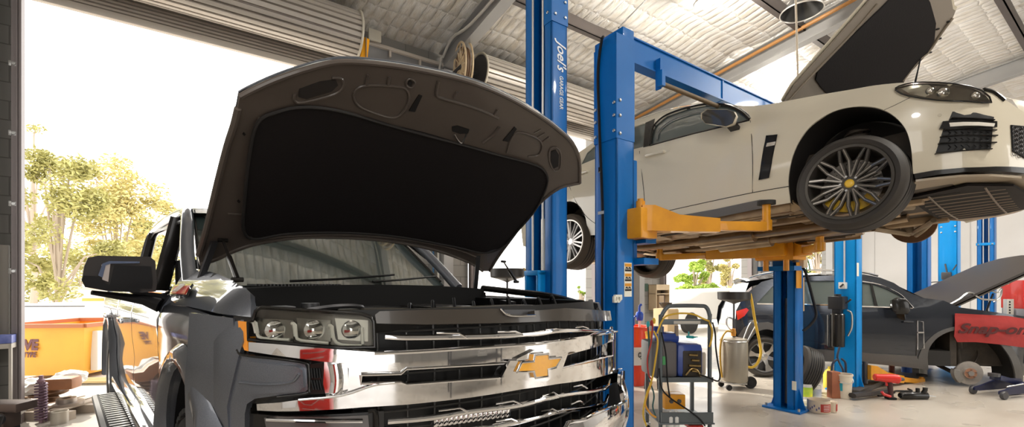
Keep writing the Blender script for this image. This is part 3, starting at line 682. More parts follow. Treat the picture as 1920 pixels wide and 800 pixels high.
obj('fuse_box', MB().box((-.84, .60, 1.10), (-.70, .70, 1.17), bev=.01), mat('cream_plastic', (.6, .56, .45), .4), TR)
mb = MB().box((.50, .62, .95), (.78, .95, 1.15), bev=.02); obj('battery', mb, gb, TR)
mb = MB()
for i in range(9):
    x = -.3+.12*i; mb.tube(smooth_pts([(x, .5, 1.14), (x+.05, .58, 1.19+.01*(i % 3)), (x+.12, .66, 1.16)], 4), .007, 6)
    mb.box((.55+.02*i, .75+.03*i, 1.15), (.58+.02*i, .79+.03*i, 1.175))
obj('wiring', mb, black, TR)
# right-hand wing top rail, seen end-on behind the bay
obj('wing_rail', MB().tube(smooth_pts([(.90, 1.42, 1.25), (.93, 1.1, 1.225), (.945, .8, 1.20), (.90, .5, 1.15), (.80, .34, 1.10)], 5), .022, 8), gb, TR)
# --- mirror
mp = [T.plane(a, b, 1, 1.72) for a, b in ((157, 500), (164, 484), (182, 480), (278, 482), (288, 490), (291, 530), (289, 546), (265, 548), (200, 545), (160, 538), (153, 525))]
poly = [(p.x, p.z) for p in mp]
def Sm(x, z): return 1.72-.05*math.exp(-((x+1.2)/.25)**2)
mcap = mat('mirror_cap', (.035, .032, .032), .22, coat=.6)
mb = MB().sheet(poly, lambda x, z: 1.66+0*x, 1, .03, .11); mo = obj('door_mirror', mb, mcap, TR, angle=50)
mod = mo.modifiers.new('b', 'BEVEL'); mod.width = .02; mod.segments = 3; mod.limit_method = 'ANGLE'; mod.angle_limit = rad(50)
def mpoly(name, px, m, y=1.652, th=.008): 
    P = [T.plane(a, b, 1, y) for a, b in px]; return obj(name, MB().sheet([(p.x, p.z) for p in P], lambda x, z: y, 1, .05, th), m, mo)
mpoly('mirror_shell', [(214, 497), (283, 499), (286, 528), (284, 541), (205, 537)], black)
mpoly('indicator', [(190, 496), (200, 492), (207, 494), (203, 528), (192, 524)], mat('indicator_clear', (.45, .40, .38), .15, coat=1.))
mpoly('mirror_trim', [(156, 516), (186, 518), (198, 531), (262, 541), (262, 548), (200, 545), (160, 538), (153, 525)], black, 1.650)
mpoly('chrome_edge', [(184, 516), (192, 494), (205, 489), (262, 490), (262, 493), (207, 494), (198, 497), (192, 520)], mat('blue_chrome', (.35, .45, .75), .08, metal=1.), 1.648)
P = [T.plane(a, b, 1, y) for a, b, y in ((172, 548, 1.70), (230, 556, 1.72), (270, 562, 1.70), (300, 572, 1.68))]
P[-1].x = max(P[-1].x, -1.0)
mb = MB().tube(P, [.018, .03, .042, .06], 10, sq=.6); P = [T.plane(a, b, 1, 1.72) for a, b in ((240, 545), (285, 548), (318, 552), (322, 570), (300, 582), (262, 558))]
mb.sheet([(p.x, p.z) for p in P], lambda x, z: 1.70, 1, .05, .05); obj('mirror_arm', mb, black, mo)
# wing badge
Q = [T.hit(a, b, 0, lambda y, z: Ss(y, z)-.032) for a, b in ((318, 551), (325, 534), (360, 531), (349, 552))]
zb = obj('side_badge', MB().sheet([(q.y, q.z) for q in Q], lambda y, z: Ss(y, z)-.032, 0, .05, .010, back=-1.), chrome, TR)
Q2 = [T.hit(a, b, 0, lambda y, z: Ss(y, z)-.036) for a, b in ((321, 549), (327, 536), (355, 534), (346, 550))]
obj('badge_red', MB().sheet([(q.y, q.z) for q in Q2], lambda y, z: Ss(y, z)-.036, 0, .05, .003, back=-1.), red, zb)
c = (Q2[0]+Q2[2])/2; ex = (Q2[2]+Q2[3]-Q2[0]-Q2[1]).normalized(); ey = (Q2[1]+Q2[2]-Q2[0]-Q2[3]); ey = (ey-ex*ey.dot(ex)); hgt = ey.length/2; ey.normalize(); ez = ex.cross(ey)
tx = text('badge_letters', 'Z71', hgt*1.1, white_pl, zb, (0, 0, 0), (0, 0, 0), .002, shear=.2, bold=.003, sx=1.3)
tx.rotation_euler = Matrix((ex, ey, ez)).transposed().to_euler(); tx.location = c+ez*.008
# --- bonnet
def Hz(x, y): return 1.395+(1.45-y)*.70+.13*(1-(x/.9)**2)
def Hd(x, y): return Hz(x, y)-.0
def Hp(pts, off=0.): 
    out = []
    for a, b in pts:
        q = T.hit(a, b, 2, lambda x, y: Hz(x, y)+off, .9, 3.8); out.append((q.x, q.y))
    return out
edge_f = [(450, 181), (475, 168), (520, 148), (580, 128), (640, 116), (720, 121), (800, 134), (880, 153), (950, 181), (1010, 216), (1050, 246), (1075, 271), (1086, 300), (1087, 343)]
edge_r = [(1072, 346), (1050, 352), (1020, 373), (990, 406), (960, 446), (935, 480), (918, 508)]
rear_e = [(905, 508), (880, 492), (820, 470), (750, 455), (680, 447), (600, 444), (540, 447), (480, 457), (440, 470), (405, 486), (374, 495)]
edge_f = soft(edge_f, 3); rear_e = soft(rear_e, 3)
edge_l = [(372, 478), (386, 430), (405, 352), (425, 275), (438, 235), (446, 203)]
hp = Hp(edge_f+edge_r+rear_e+edge_l)
bn = obj('bonnet', MB().sheet(hp, lambda x, y: Hz(x, y), 2, .05, .010, back=-1.), tpu, TR, angle=60)
bc = Vector((sum(p[0] for p in hp)/len(hp), sum(p[1] for p in hp)/len(hp)))
hp2 = [tuple(bc+(Vector(p)-bc)*1.004) for p in hp]
obj('bonnet_skin', MB().sheet(hp2, lambda x, y: Hz(x, y)+.016, 2, .05, .006, back=-1.), tp, bn, angle=60)
def hpath(name, px, r, m, off=-.004, k=4, sq=None, closed=False):
    P = Hp(px, off); P = [Vector((x, y, Hz(x, y)+off)) for x, y in P]
    return obj(name, MB().tube(smooth_pts(P, k, closed), r, 8, closed=closed, sq=sq), m, bn)
def hpoly(name, px, m, off=-.006, th=.006, step=.04):
    return obj(name, MB().sheet(Hp(px, off), lambda x, y: Hz(x, y)+off, 2, step, th, back=-1.), m, bn)
hpath('rim_fold', edge_f, .011, tpu, -.002, 3); hpath('rim_fold', edge_l[::-1]+[], .012, tpu, -.002, 3); hpath('rim_fold', [(1087, 343)]+edge_r, .010, tpu, -.002, 3); hpath('rim_fold', rear_e, .010, tpu, -.002, 3)
hpath('sky_glint_lip', [(x, y-2.5) for x, y in edge_f[2:34:3]], .0075, mat('lip_sky_tint', (.62, .66, .64), .2, coat=1.), .006, 3)  # pale colour stands in for sky reflected along the bonnet edge
pad = [(482, 232), (520, 210), (570, 201), (640, 209), (740, 238), (860, 270), (940, 292), (1000, 308), (1022, 322), (1026, 346), (1006, 390), (975, 428), (940, 464), (905, 474), (850, 462), (740, 443), (640, 436), (540, 438), (478, 448), (457, 432), (458, 380), (466, 300)]
hpoly('insulation_pad', pad, pad_m, -.014, .02)
hpath('pad_edge', pad, .007, mat('pad_seam', (.022, .020, .019), .6), -.018, 4, closed=True)
hpath('rear_fold', [(470, 450), (560, 441), (660, 440), (760, 449), (850, 466), (895, 482)], .006, tpu, -.012)
# pressed shapes of the inner panel: beads, pockets and holes
bead = mat('pressing_bead', (.095, .078, .066), .35, coat=.3)
dark = mat('cut_out', (.008, .007, .007), .6)
hpath('pressed_bead', [(553, 176), (552, 188), (568, 192), (625, 177), (643, 163), (640, 148), (622, 146)], .006, bead, -.004, 5)
hpoly('pressed_pocket', [(562, 168), (560, 182), (575, 186), (622, 172), (634, 160), (630, 150), (600, 154)], mat('pocket_dark', (.028, .024, .022), .5), -.006)
hpath('pressed_bead', [(668, 168), (664, 185), (680, 203), (730, 220), (752, 214), (766, 190), (762, 168), (740, 162), (690, 160)], .0055, bead, -.004, 5, closed=True)
for a, b in (((690, 140), (687, 160)), ((730, 144), (727, 160)), ((857, 172), (851, 183)), ((933, 205), (926, 217))): hpath('pressed_bead', [a, b], .006, bead, -.004, 2)
hpath('pressed_bead', [(764, 150), (762, 160), (772, 164), (778, 155), (772, 148)], .005, bead, -.004, 5, closed=True)
hpoly('panel_hole', [(766, 153), (765, 159), (771, 161), (774, 155), (771, 151)], dark, -.006)
hpoly('panel_hole', [(786, 178), (792, 180), (778, 210), (767, 208)], dark, -.006)
hpoly('panel_hole', [(965, 238), (969, 242), (953, 266), (943, 264)], dark, -.006)
hpoly('panel_hole', [(848, 238), (858, 236), (880, 243), (878, 250), (862, 251), (848, 246)], dark, -.006)
hpoly('panel_hole', [(1034, 284), (1042, 281), (1048, 290), (1047, 312), (1038, 316), (1033, 304)], dark, -.006)
hpath('pressed_bead', [(1030, 282), (1042, 276), (1051, 288), (1050, 314), (1040, 320), (1031, 306)], .005, bead, -.004, 5, closed=True)
hpath('pressed_bead', [(822, 152), (818, 176), (828, 184), (870, 196), (905, 208), (935, 222)], .007, bead, -.004, 5)
hpath('pressed_bead', [(936, 238), (926, 252), (905, 268)], .008, bead, -.004, 4)
hpath('pressed_bead', [(950, 286), (958, 262), (972, 248), (1005, 258), (1016, 272), (1010, 290), (990, 294)], .0055, bead, -.004, 5)
for a, b in (((1002, 250), (1015, 243)), ((1008, 258), (1022, 250)), ((1018, 266), (1030, 257))): hpath('pressed_bead', [a, b], .005, bead, -.004, 2)
hpath('latch_striker', [(852, 252), (858, 262), (866, 268), (874, 252)], .004, steel, -.02, 3)
for p in ((1018, 370), (988, 405), (958, 440), (458, 252), (448, 378)): hpoly('panel_hole', [(p[0]-3, p[1]), (p[0], p[1]-3), (p[0]+3, p[1]), (p[0], p[1]+3)], dark, -.006)
hpath('pressed_bead', [(484, 222), (494, 226), (514, 240)], .007, bead, -.004, 3); hpath('pressed_bead', [(428, 400), (456, 402)], .005, bead, -.004, 2)
# hinges and struts
for s, a, b in ((-1, (418, 450), (445, 524)), (1, (944, 490), (968, 528))):
    pa = Vector((*Hp([a], -.02)[0], 0)); pa.z = Hz(pa.x, pa.y)-.02
    pb = T.plane(b[0], b[1], 0, s*.86)
    mb = MB().tube([pa, pa.lerp(pb, .5)], .006, 8); mb.tube([pa.lerp(pb, .48), pb], .011, 10); mb.tube([pa-Vector((.02, 0, 0)), pa+Vector((.02, 0, 0))], .009, 8); mb.tube([pb-Vector((.02, 0, 0)), pb+Vector((.02, 0, 0))], .009, 8); obj('bonnet_strut', mb, gb, TR)
q = Vector((-.82, 1.35, Hz(-.82, 1.35)-.01)); mb = MB().bar(q, (-.88, 1.46, 1.22), .03, .012); mb.bar((-.84, 1.60, 1.27), (-.88, 1.40, 1.24), .04, .012)
obj('bonnet_hinge', mb, dsteel, TR); mb = MB(); q = Vector((.80, 1.35, Hz(.80, 1.35)-.01)); mb.bar(q, (.86, 1.46, 1.20), .03, .012); obj('bonnet_hinge', mb, dsteel, TR)
# ================================================================ white sedan on the lift
S = Frame((3.131, 3.775, 1.876), .652, -.051, .07)
SD = thing('sedan', 'cream white sedan raised on the lift with its bonnet open', 'car', S)
cw = mat('pearl_white_paint', (.64, .58, .45), .28, coat=1., coat_rough=.04, noise=(2, (.68, .62, .49), .8))
cu = mat('underbody_metal', (.42, .30, .17), .42, metal=.35, noise=(6, (.17, .11, .06), 1.), bump=(14, .4, .01))
cdk = mat('underbody_dark', (.035, .028, .022), .6, noise=(8, (.09, .07, .05), 1.))
seam = mat('panel_gap', (.03, .026, .022), .6)
sg = mat('side_glass', (.10, .12, .11), .04, coat=.6, spec=.9)
skirt_m = mat('skirt_grey', (.13, .13, .13), .35)
wt = [(.10, .86), (.2, .895), (.35, .92), (.55, .93), (.68, .925), (.78, .905), (.88, .875), (1.0, .83), (1.2, .74), (1.5, .60)]
def Sc(y, z):
    w = interp(z, wt)
    if y < -.15: w -= .55*(-.15-y)**1.6 + (3.2*(-.55-y)**2 if y < -.55 else 0)
    if y > 2.9: w -= .16*(y-2.9)**2
    if y < 1.4 and z > .8: w += .03*min(1, (1.4-y))*min(1, (z-.8)/.1)
    return -w
def cp(pts, off=0.):
    out = []
    for p in pts:
        if len(p) == 3: out.append((p[0], p[1])); continue
        q = S.hit(p[0], p[1], 0, lambda y, z: Sc(y, z)-off, 1.5, 7.); out.append((q.y, q.z))
    return out
def side(name, px, m, parent=None, off=0., thick=.012, step=.05, holes=(), angle=50):
    return obj(name, MB().sheet(cp(px, off), lambda y, z: Sc(y, z)-off, 0, step, thick, [cp(h, off) for h in holes], back=-1.), m, parent or SD, angle=angle)
def spath(name, px, r, m, parent=None, off=.0, k=4, sq=None, closed=False):
    P = [Vector((Sc(y, z)-off, y, z)) for y, z in cp(px, off)]
    return obj(name, MB().tube(smooth_pts(P, k, closed) if k > 1 else P, r, 6, closed=closed, sq=sq), m, parent or SD)
fwa = [(1482, 380), (1478, 340), (1484, 300), (1498, 265), (1522, 234), (1560, 210), (1600, 200), (1640, 201), (1672, 214), (1697, 240), (1708, 275), (1712, 326)]
fwa = soft(fwa, 4)
rw = (2.915, .32)
rarch = [(rw[0]+.37*cos(rad(a)), rw[1]+.37*sin(rad(a)), 'm') for a in range(200, -21, -12)]
roofl = [(1187, 226), (1210, 217), (1250, 204), (1290, 196), (1320, 192), (1350, 193), (1390, 198), (1430, 197), (1470, 190), (1540, 177), (1600, 167), (1640, 160), (1690, 155), (1740, 153), (1800, 158), (1850, 170), (1885, 187), (1925, 214)]
roofl = soft(roofl, 3)
win = [(1219, 272), (1222, 250), (1228, 235), (1250, 217), (1290, 203), (1330, 196), (1365, 199), (1390, 210), (1406, 224), (1340, 240), (1280, 255)]
win2 = [(1118, 297), (1110, 300), (1088, 309), (1100, 286), (1113, 275), (1186, 238), (1210, 230), (1206, 275), (1186, 280)]
out = fwa + [(1752, 319), (1840, 313), (1925, 314)] + roofl[::-1] + [(1150, 246), (1113, 267), (1087, 284), (3.7, .98, 'm'), (3.95, .96, 'm'), (4.02, .6, 'm'), (3.95, .28, 'm')] + [(3.3, .26, 'm')]+rarch[::-1][:-1]+[(2.52, .22, 'm'), (1195, 437), (1270, 421), (1440, 387)]
body = side('body', out, cw, holes=[win, win2], step=.05)
# far side, simply mirrored
loc_out = cp(out)
mb = MB().sheet([(max(y, -.80), z) for y, z in loc_out], lambda y, z: -Sc(y, z), 0, .09, .012, [cp(win), cp(win2)]); obj('far_side', mb, cw, SD, angle=50)
gl = side('side_window', win, sg, off=-.02, thick=.004); side('side_window', win2, sg, off=-.02, thick=.004)
spath('window_frame', [(1219, 272), (1222, 250), (1228, 234), (1250, 216), (1290, 202), (1330, 195), (1365, 198), (1390, 209), (1406, 224)], .016, gb, off=-.004)
spath('window_seal', [(1219, 273), (1280, 256), (1340, 241), (1406, 225)], .010, gb, off=-.002); spath('window_seal', [(1232, 262), (1236, 245), (1258, 226), (1300, 212), (1345, 206)], .006, mat('seal_grey', (.25, .25, .24), .4), off=-.006)
side('door_pillar', [(1206, 276), (1210, 230), (1228, 222), (1222, 250), (1219, 273)], gb, off=.003, thick=.006)
spath('chrome_strip', [(1186, 228), (1210, 219), (1250, 206), (1290, 198), (1330, 194), (1375, 198), (1400, 211), (1408, 222)], .0035, chrome, off=.003)
spath('door_gap', [(1407, 226), (1411, 290), (1411, 361)], .003, seam, off=.001); spath('door_gap', [(1480, 349), (1411, 361), (1320, 380), (1220, 402), (1205, 404)], .0032, seam, off=.001)
spath('door_gap', [(1199, 283), (1204, 330), (1208, 370), (1207, 404)], .003, seam, off=.001); spath('bumper_gap', [(1658, 206), (1680, 196), (1706, 183)], .0018, seam, off=.0)
spath('door_gap', [(1068, 350), (1080, 378), (1098, 404), (1118, 420), (1130, 424)], .003, seam, off=.001)
for a, b in (((1214, 293), (1247, 285)), ((1088, 327), (1103, 322))):
    pa, pb = [Vector((Sc(*q)-.03, *q)) for q in cp([a, b])]
    mb = MB().tube([pa+Vector((.035, 0, 0)), pa, pa.lerp(pb, .5)-Vector((.004, 0, 0)), pb, pb+Vector((.035, 0, 0))], .011, 8, sq=1.3); obj('door_handle', mb, cw, SD)
side('side_vent', [(1437, 254), (1457, 252), (1441, 333), (1423, 337)], gb, off=.006, thick=.012)
spath('vent_rim', [(1437, 254), (1457, 252), (1441, 333), (1423, 337)], .004, black, off=.010, k=1, closed=True)
side('vent_badge', [(1438, 268), (1454, 265), (1452, 272), (1436, 275)], chrome, off=.012, thick=.004)
side('side_skirt', [(1250, 408), (1340, 392), (1425, 374), (1437, 374), (1444, 383), (1440, 388), (1270, 422), (1195, 438), (1195, 431), (1262, 419)], skirt_m, off=.008, thick=.02)
# headlamp
hlp = [(1679, 165), (1696, 158), (1728, 154), (1792, 157), (1840, 169), (1859, 192), (1816, 190), (1760, 188), (1704, 180), (1684, 172)]
hb = side('headlight', hlp, mat('sedan_lamp_inner', (.22, .19, .165), .22, metal=.7), off=.001, thick=.02, step=.03)
side('lamp_chrome', [(1690, 166), (1705, 161), (1740, 158), (1755, 170), (1735, 182), (1706, 176)], mat('lamp_silver', (.62, .58, .52), .12, metal=.9), hb, off=.004, thick=.004, step=.02)
for (a, b, r) in ((1768, 174, .035), (1745, 171, .028), (1828, 180, .026)):
    q = cp([(a, b)])[0]; c = Vector((Sc(*q)-.004, *q)); obj('projector', MB().tube([c, c+Vector((-.010, -.004, 0)), c+Vector((-.016, -.008, 0))], [r, r*.8, r*.3], 18), mat('projector_grey', (.50, .47, .42), .1, metal=.9), hb)
side('lens', hlp, lens, hb, off=.020, thick=.004, step=.03); spath('lens_rim', hlp, .005, gb, hb, off=.016, k=2, closed=True)
# bumper openings
v1 = side('bumper_vent', [(1786, 209), (1830, 211), (1864, 219), (1862, 236), (1858, 279), (1800, 283), (1754, 288), (1768, 244), (1776, 232)], grille_dark, off=.002, thick=.01)
mb = MB()
for (a, b, c_, d) in ((1782, 222, 1862, 226), (1770, 244, 1866, 245), (1764, 256, 1868, 255), (1760, 269, 1866, 268), (1754, 288, 1858, 280)):
    pa, pb = [Vector((Sc(*q)-.012, *q)) for q in cp([(a, b), (c_, d)], .012)]; mb.bar(pa, pa.lerp(pb, .5)+Vector((-.01, 0, 0)), .03, .006); mb.bar(pa.lerp(pb, .5)+Vector((-.01, 0, 0)), pb, .03, .006)
obj('vent_blades', mb, gb, v1)
for (y0, y1) in ((229, 239), (246, 252), (258, 265), (271, 280)):
    mb = MB()
    for k in range(7):
        a = 1778+k*12; 
        P = [Vector((Sc(*q)-.006, *q)) for q in cp([(a, y0), (a+5, (y0+y1)/2), (a, y1)], .006)]; mb.tube(P, .0025, 5)
    obj('vent_mesh', mb, black, v1)
side('lamp_bar_housing', [(1762, 241), (1768, 227), (1870, 227), (1870, 238), (1800, 242)], gb, v1, off=.018, thick=.02)
side('daylight_strip', [(1780, 230), (1866, 231), (1864, 237), (1782, 237)], mat('led_clear', (.80, .76, .68), .15, coat=1.), v1, off=.024, thick=.006)
q = cp([(1762, 216)])[0]; obj('parking_sensor', MB().cyl((Sc(*q)-.004, *q), (Sc(*q), *q), .010, 14), cw, SD)
side('centre_grille', [(1896, 235), (1912, 235), (1925, 238), (1925, 297), (1900, 284)], grille_dark, off=.003, thick=.01)
spath('grille_rim', [(1925, 238), (1896, 235), (1899, 283), (1925, 298)], .005, black, off=.006, k=1)
mb = MB()
for i in range(3):
    for j in range(7):
        a = 1902+i*9; b = 240+j*8+(i % 2)*4; P = [Vector((Sc(*q)-.008, *q)) for q in cp([(a+4*cos(k*PI/3), b+4*sin(k*PI/3)) for k in range(6)], .008)]; mb.tube(P, .002, 4, closed=True)
obj('grille_mesh', mb, mat('hex_mesh', (.06, .05, .045), .4), SD)
spath('upper_grille', [(1844, 168), (1862, 173), (1882, 188)], .014, gb, off=-.002); 
# nose across the car, bonnet gap, inner bay, cabin block
def ring(z, w=None):
    P = []
    for i in range(21):
        a = -1+2*i/20; x = a*.44; P.append((x, -.80-.12*(1-(a*a)), z))
    return P
mb = MB().grid([ring(.19), ring(.3), ring(.45), ring(.6), [(x, y+.04, z) for x, y, z in ring(.72)], [(x, y+.12, z) for x, y, z in ring(.78)]]); obj('front_bumper', mb, cw, SD, angle=60)
mb = MB().box((-.60, -.6, .30), (.60, -.52, .74)); mb.box((-.82, .50, .25), (.82, .56, .9)); mb.box((-.66, -.52, .18), (.66, .5, .62), bev=.05); obj('engine_bay', mb, cdk, SD)
mb = MB()
rows = [[(-.60+1.2*k/10, y, z+.03*(1-((k-5)/5)**2)) for k in range(11)] for y, z in ((1.15, 1.30), (1.5, 1.37), (1.9, 1.385), (2.3, 1.36), (2.7, 1.27))]; mb.grid(rows)
obj('roof', mb, cw, SD, angle=60)
mb = MB().grid([[(-.78+1.56*k/10, .55, .93) for k in range(11)], [(-.60+1.2*k/10, 1.15, 1.30+.03*(1-((k-5)/5)**2)) for k in range(11)]]); mb.grid([[(-.60+1.2*k/10, 2.7, 1.27+.03*(1-((k-5)/5)**2)) for k in range(11)], [(-.76+1.52*k/10, 3.3, 1.02) for k in range(11)]]); obj('windscreen', mb, glassd, SD)
mb = MB().grid([[(x, 3.3, 1.02) for x in (-.76, 0, .76)], [(x, 3.9, .98) for x in (-.72, 0, .72)], [(x, 4.02, .6) for x in (-.70, 0, .70)], [(x, 3.95, .28) for x in (-.7, 0, .7)]]); obj('boot', mb, cw, SD)
mb = MB().box((-.84, .95, .22), (.84, 3.2, .45)); mb.box((-.70, 1.55, .4), (-.12, 1.70, 1.1), bev=.05); mb.box((.12, 1.55, .4), (.70, 1.70, 1.1), bev=.05); mb.box((-.7, 2.7, .4), (.7, 2.85, 1.02), bev=.05); mb.box((-.75, .75, .6), (.75, .95, .92), bev=.04); obj('cabin_interior', mb, black, SD)
obj('steering_wheel', MB().tube([(-.38+.18*cos(a), 1.05+.05*sin(a), .93+.17*sin(a)) for a in [2*PI*k/24 for k in range(24)]], .013, 8, closed=True), black, SD)
# side mirror
mp = [(p.x, p.y, p.z) for p in [S.plane(a, b, 0, -1.06) for a, b in ((1315, 212), (1325, 205), (1362, 205), (1374, 209), (1378, 217), (1372, 230), (1360, 235), (1322, 230), (1315, 222))]]
cy_ = sum(p[1] for p in mp)/9; cz_ = sum(p[2] for p in mp)/9
mb = MB(); mb.grid([[(-1.03, cy_+(p[1]-cy_)*1.08, cz_+(p[2]-cz_)*1.1) for p in mp], [(-1.055, cy_+(p[1]-cy_)*1.05, cz_+(p[2]-cz_)*1.07) for p in mp], [(-.93, cy_+(p[1]-cy_)*.7, cz_+(p[2]-cz_)*.7) for p in mp]], closed=True)
mo2 = obj('door_mirror', mb, cw, SD, angle=60)
mb = MB().add([(-1.060+.012, cy_+(p[1]-cy_)*1.0, cz_+(p[2]-cz_)*1.0) for p in mp]+[(-1.058, cy_, cz_)], [(i, (i+1) % 9, 9) for i in range(9)]); obj('mirror_face', mb, mat('mirror_dark', (.06, .055, .045), .12, coat=1.), mo2)
obj('mirror_foot', MB().bar((-.95, cy_-.04, cz_-.03), (-.86, cy_-.06, cz_-.09), .08, .03), gb, mo2)
# wheels
def disc_M(x, y, z, s, steer=0., camber=0.): return Matrix.Translation((x, y, z)) @ Matrix.Rotation(steer, 4, 'Z') @ Matrix.Rotation(rad(-90 if s < 0 else 90)+camber, 4, 'Y')
tyre_m = mat('road_tyre', (.030, .027, .024), .6, noise=(4, (.05, .042, .034), .9))
tread_m = mat('worn_tread', (.10, .075, .05), .7, noise=(5, (.05, .04, .03), 1.))
machined = mat('machined_alloy', (.42, .39, .35), .22, metal=.9)
darkalloy = mat('dark_alloy', (.09, .082, .072), .3, metal=.6)
def road_tyre(M, R, rim, w, parent, m=None):
    mb = MB().lathe([(rim-.004, w*.46), (rim+.012, w*.52), ((R+rim)/2, w*.56), (R-.016, w*.47), (R-.004, w*.40), (R, w*.2), (R, -w*.2), (R-.004, -w*.40), (R-.016, -w*.47), ((R+rim)/2, -w*.56), (rim+.012, -w*.52), (rim-.004, -w*.46)], 64, M)
    o = obj('tyre', mb, m or tyre_m, parent)
    g = MB()
    for z in (-.062, -.022, .022, .062): g.lathe([(R+.0015, z-.007), (R+.0015, z+.007)], 64, M)
    obj('tread_groove', g, black, o); return o
def sports_wheel(M, R, parent):
    w = obj('wheel', MB().lathe([(R, .115), (R+.004, .122), (R-.014, .120), (R-.020, .105), (R-.022, -.11), (R, -.12)], 56, M), darkalloy, parent)
    mb = MB(); mc = MB()
    for k in range(10):
        A = M @ Matrix.Rotation(2*PI*k/10+.12, 4, 'Z')
        for s in (-1, 1):
            r0, r1, rm = .045, R-.012, R*.62
            P = [(r0, s*.012, .060), (rm, s*.027, .072), (r1, s*.012, .100)]
            for (a, b) in zip(P, P[1:]): mb.bar(A @ Vector(a), A @ Vector(b), .021, .026, up=M.to_3x3() @ Vector((0, 0, 1)))
            Q = [(a, b, c+.014) for a, b, c in P]
            for (a, b) in zip(Q, Q[1:]): mc.bar(A @ Vector(a), A @ Vector(b), .007, .003, up=M.to_3x3() @ Vector((0, 0, 1)))
    mb.lathe([(.0, .070), (.06, .070), (.075, .055), (.078, .02), (0, .02)], 30, M)
    s_ = obj('spokes', mb, darkalloy, w); obj('spoke_edges', mc, machined, s_)
    obj('centre_cap', MB().lathe([(0, .082), (.022, .081), (.030, .074), (.031, .068)], 24, M), mat('cap_yellow', (.80, .50, .03), .3, coat=1.), w)
    nb = MB()
    for k in range(5):
        a = 2*PI*k/5+.3; c = M @ Vector((.052*cos(a), .052*sin(a), .066)); e = M @ Vector((.052*cos(a), .052*sin(a), .084)); nb.cyl(c, e, .0085, 6)
    obj('wheel_nuts', nb, steel, w)
    return w
hubp = S.plane(1591, 343, 0, -.93)
Mw = disc_M(-.845, hubp.y, hubp.z, -1, steer=rad(0), camber=rad(0))
wh = sports_wheel(Mw, .262, SD); road_tyre(Mw, .338, .262, .235, wh)
bd = obj('brake_disc', MB().lathe([(.07, -.01), (.18, -.01), (.18, .012), (.07, .012), (.06, .03), (0, .03)], 40, Mw), mat('brake_iron', (.20, .18, .16), .35, metal=.9), SD)
mb = MB()
for k in range(24):
    a = 2*PI*k/24; 
    for r in (.10, .13, .16): c = Mw @ Vector((r*cos(a+r*6), r*sin(a+r*6), .0122)); mb.cyl(c, Mw @ Vector((r*cos(a+r*6), r*sin(a+r*6), .0135)), .004, 6)
obj('vent_holes', mb, black, bd)
mb = MB()
for k in range(9):
    a = rad(130+12*k); c = Mw @ Matrix.Rotation(a, 4, 'Z'); mb.box((.125, -.022, -.03), (.20, .022, .045), c, bev=.004)
obj('brake_caliper', mb, mat('caliper_yellow', (.66, .42, .03), .4), SD)
mb = MB().cyl((-.62, .02, .40), (-.60, .05, .72), .05, 18)
for k in range(6): mb.tube([(-.61+.075*cos(a), .03+.075*sin(a), .50+.035*k+.035*a/6.28) for a in [2*PI*j/14 for j in range(15)]], .009, 6)
obj('strut_spring', mb, cdk, SD)
rows = []
arc = cp(fwa, 0.)
rows = [[(Sc(y, z)+d, lerp(y, hubp.y, s), lerp(z, hubp.z, s)) for y, z in arc] for d, s in ((.004, 0), (.10, -.02), (.42, -.02))]
mb = MB().grid(rows); mb.add([(-.48, -.5, .15), (-.48, .52, .15), (-.48, .52, .85), (-.48, -.5, .85)], [(0, 1, 2, 3)]); obj('wheel_arch_liner', mb, mat('liner', (.020, .017, .015), .7), SD)
# rear wheel, near side
hub2 = S.plane(1066, 452, 0, -.92); Mr = disc_M(-.82, hub2.y, hub2.z, -1)
wr_ = obj('wheel', MB().lathe([(.255, .115), (.26, .12), (.245, .118), (.24, .10), (.24, -.1), (.255, -.12)], 48, Mr), machined, SD)
mb = MB()
for k in range(10):
    A = Mr @ Matrix.Rotation(2*PI*k/10, 4, 'Z')
    for s in (-1, 1): mb.bar(A @ Vector((.04, s*.012, .07)), A @ Vector((.245, s*.026, .10)), .016, .02)
mb.lathe([(0, .075), (.06, .07), (.07, .03)], 24, Mr); obj('spokes', mb, mat('bright_alloy', (.72, .70, .68), .25, metal=.7), wr_)
obj('backing', MB().lathe([(0, .01), (.24, .01)], 30, Mr), cdk, wr_)
road_tyre(Mr, .335, .258, .25, wr_, tread_m)
rows = [[(Sc(p[0], p[1])+d, p[0], p[1]) for p in rarch] for d in (.004, .35)]; mb = MB().grid(rows); mb.add([(-.5, 2.4, .2), (-.5, 3.4, .2), (-.5, 3.4, .75), (-.5, 2.4, .75)], [(0, 1, 2, 3)]); obj('wheel_arch_liner', mb, mat('liner', (.02, .017, .015), .7), SD)
# far rear wheel
Mf = disc_M(.82, 2.90, .22, 1); wf_ = obj('wheel', MB().lathe([(.255, .115), (.245, .118), (.24, .0), (.18, -.02), (0, -.02)], 40, Mf), darkalloy, SD); road_tyre(Mf, .335, .258, .25, wf_, tread_m)
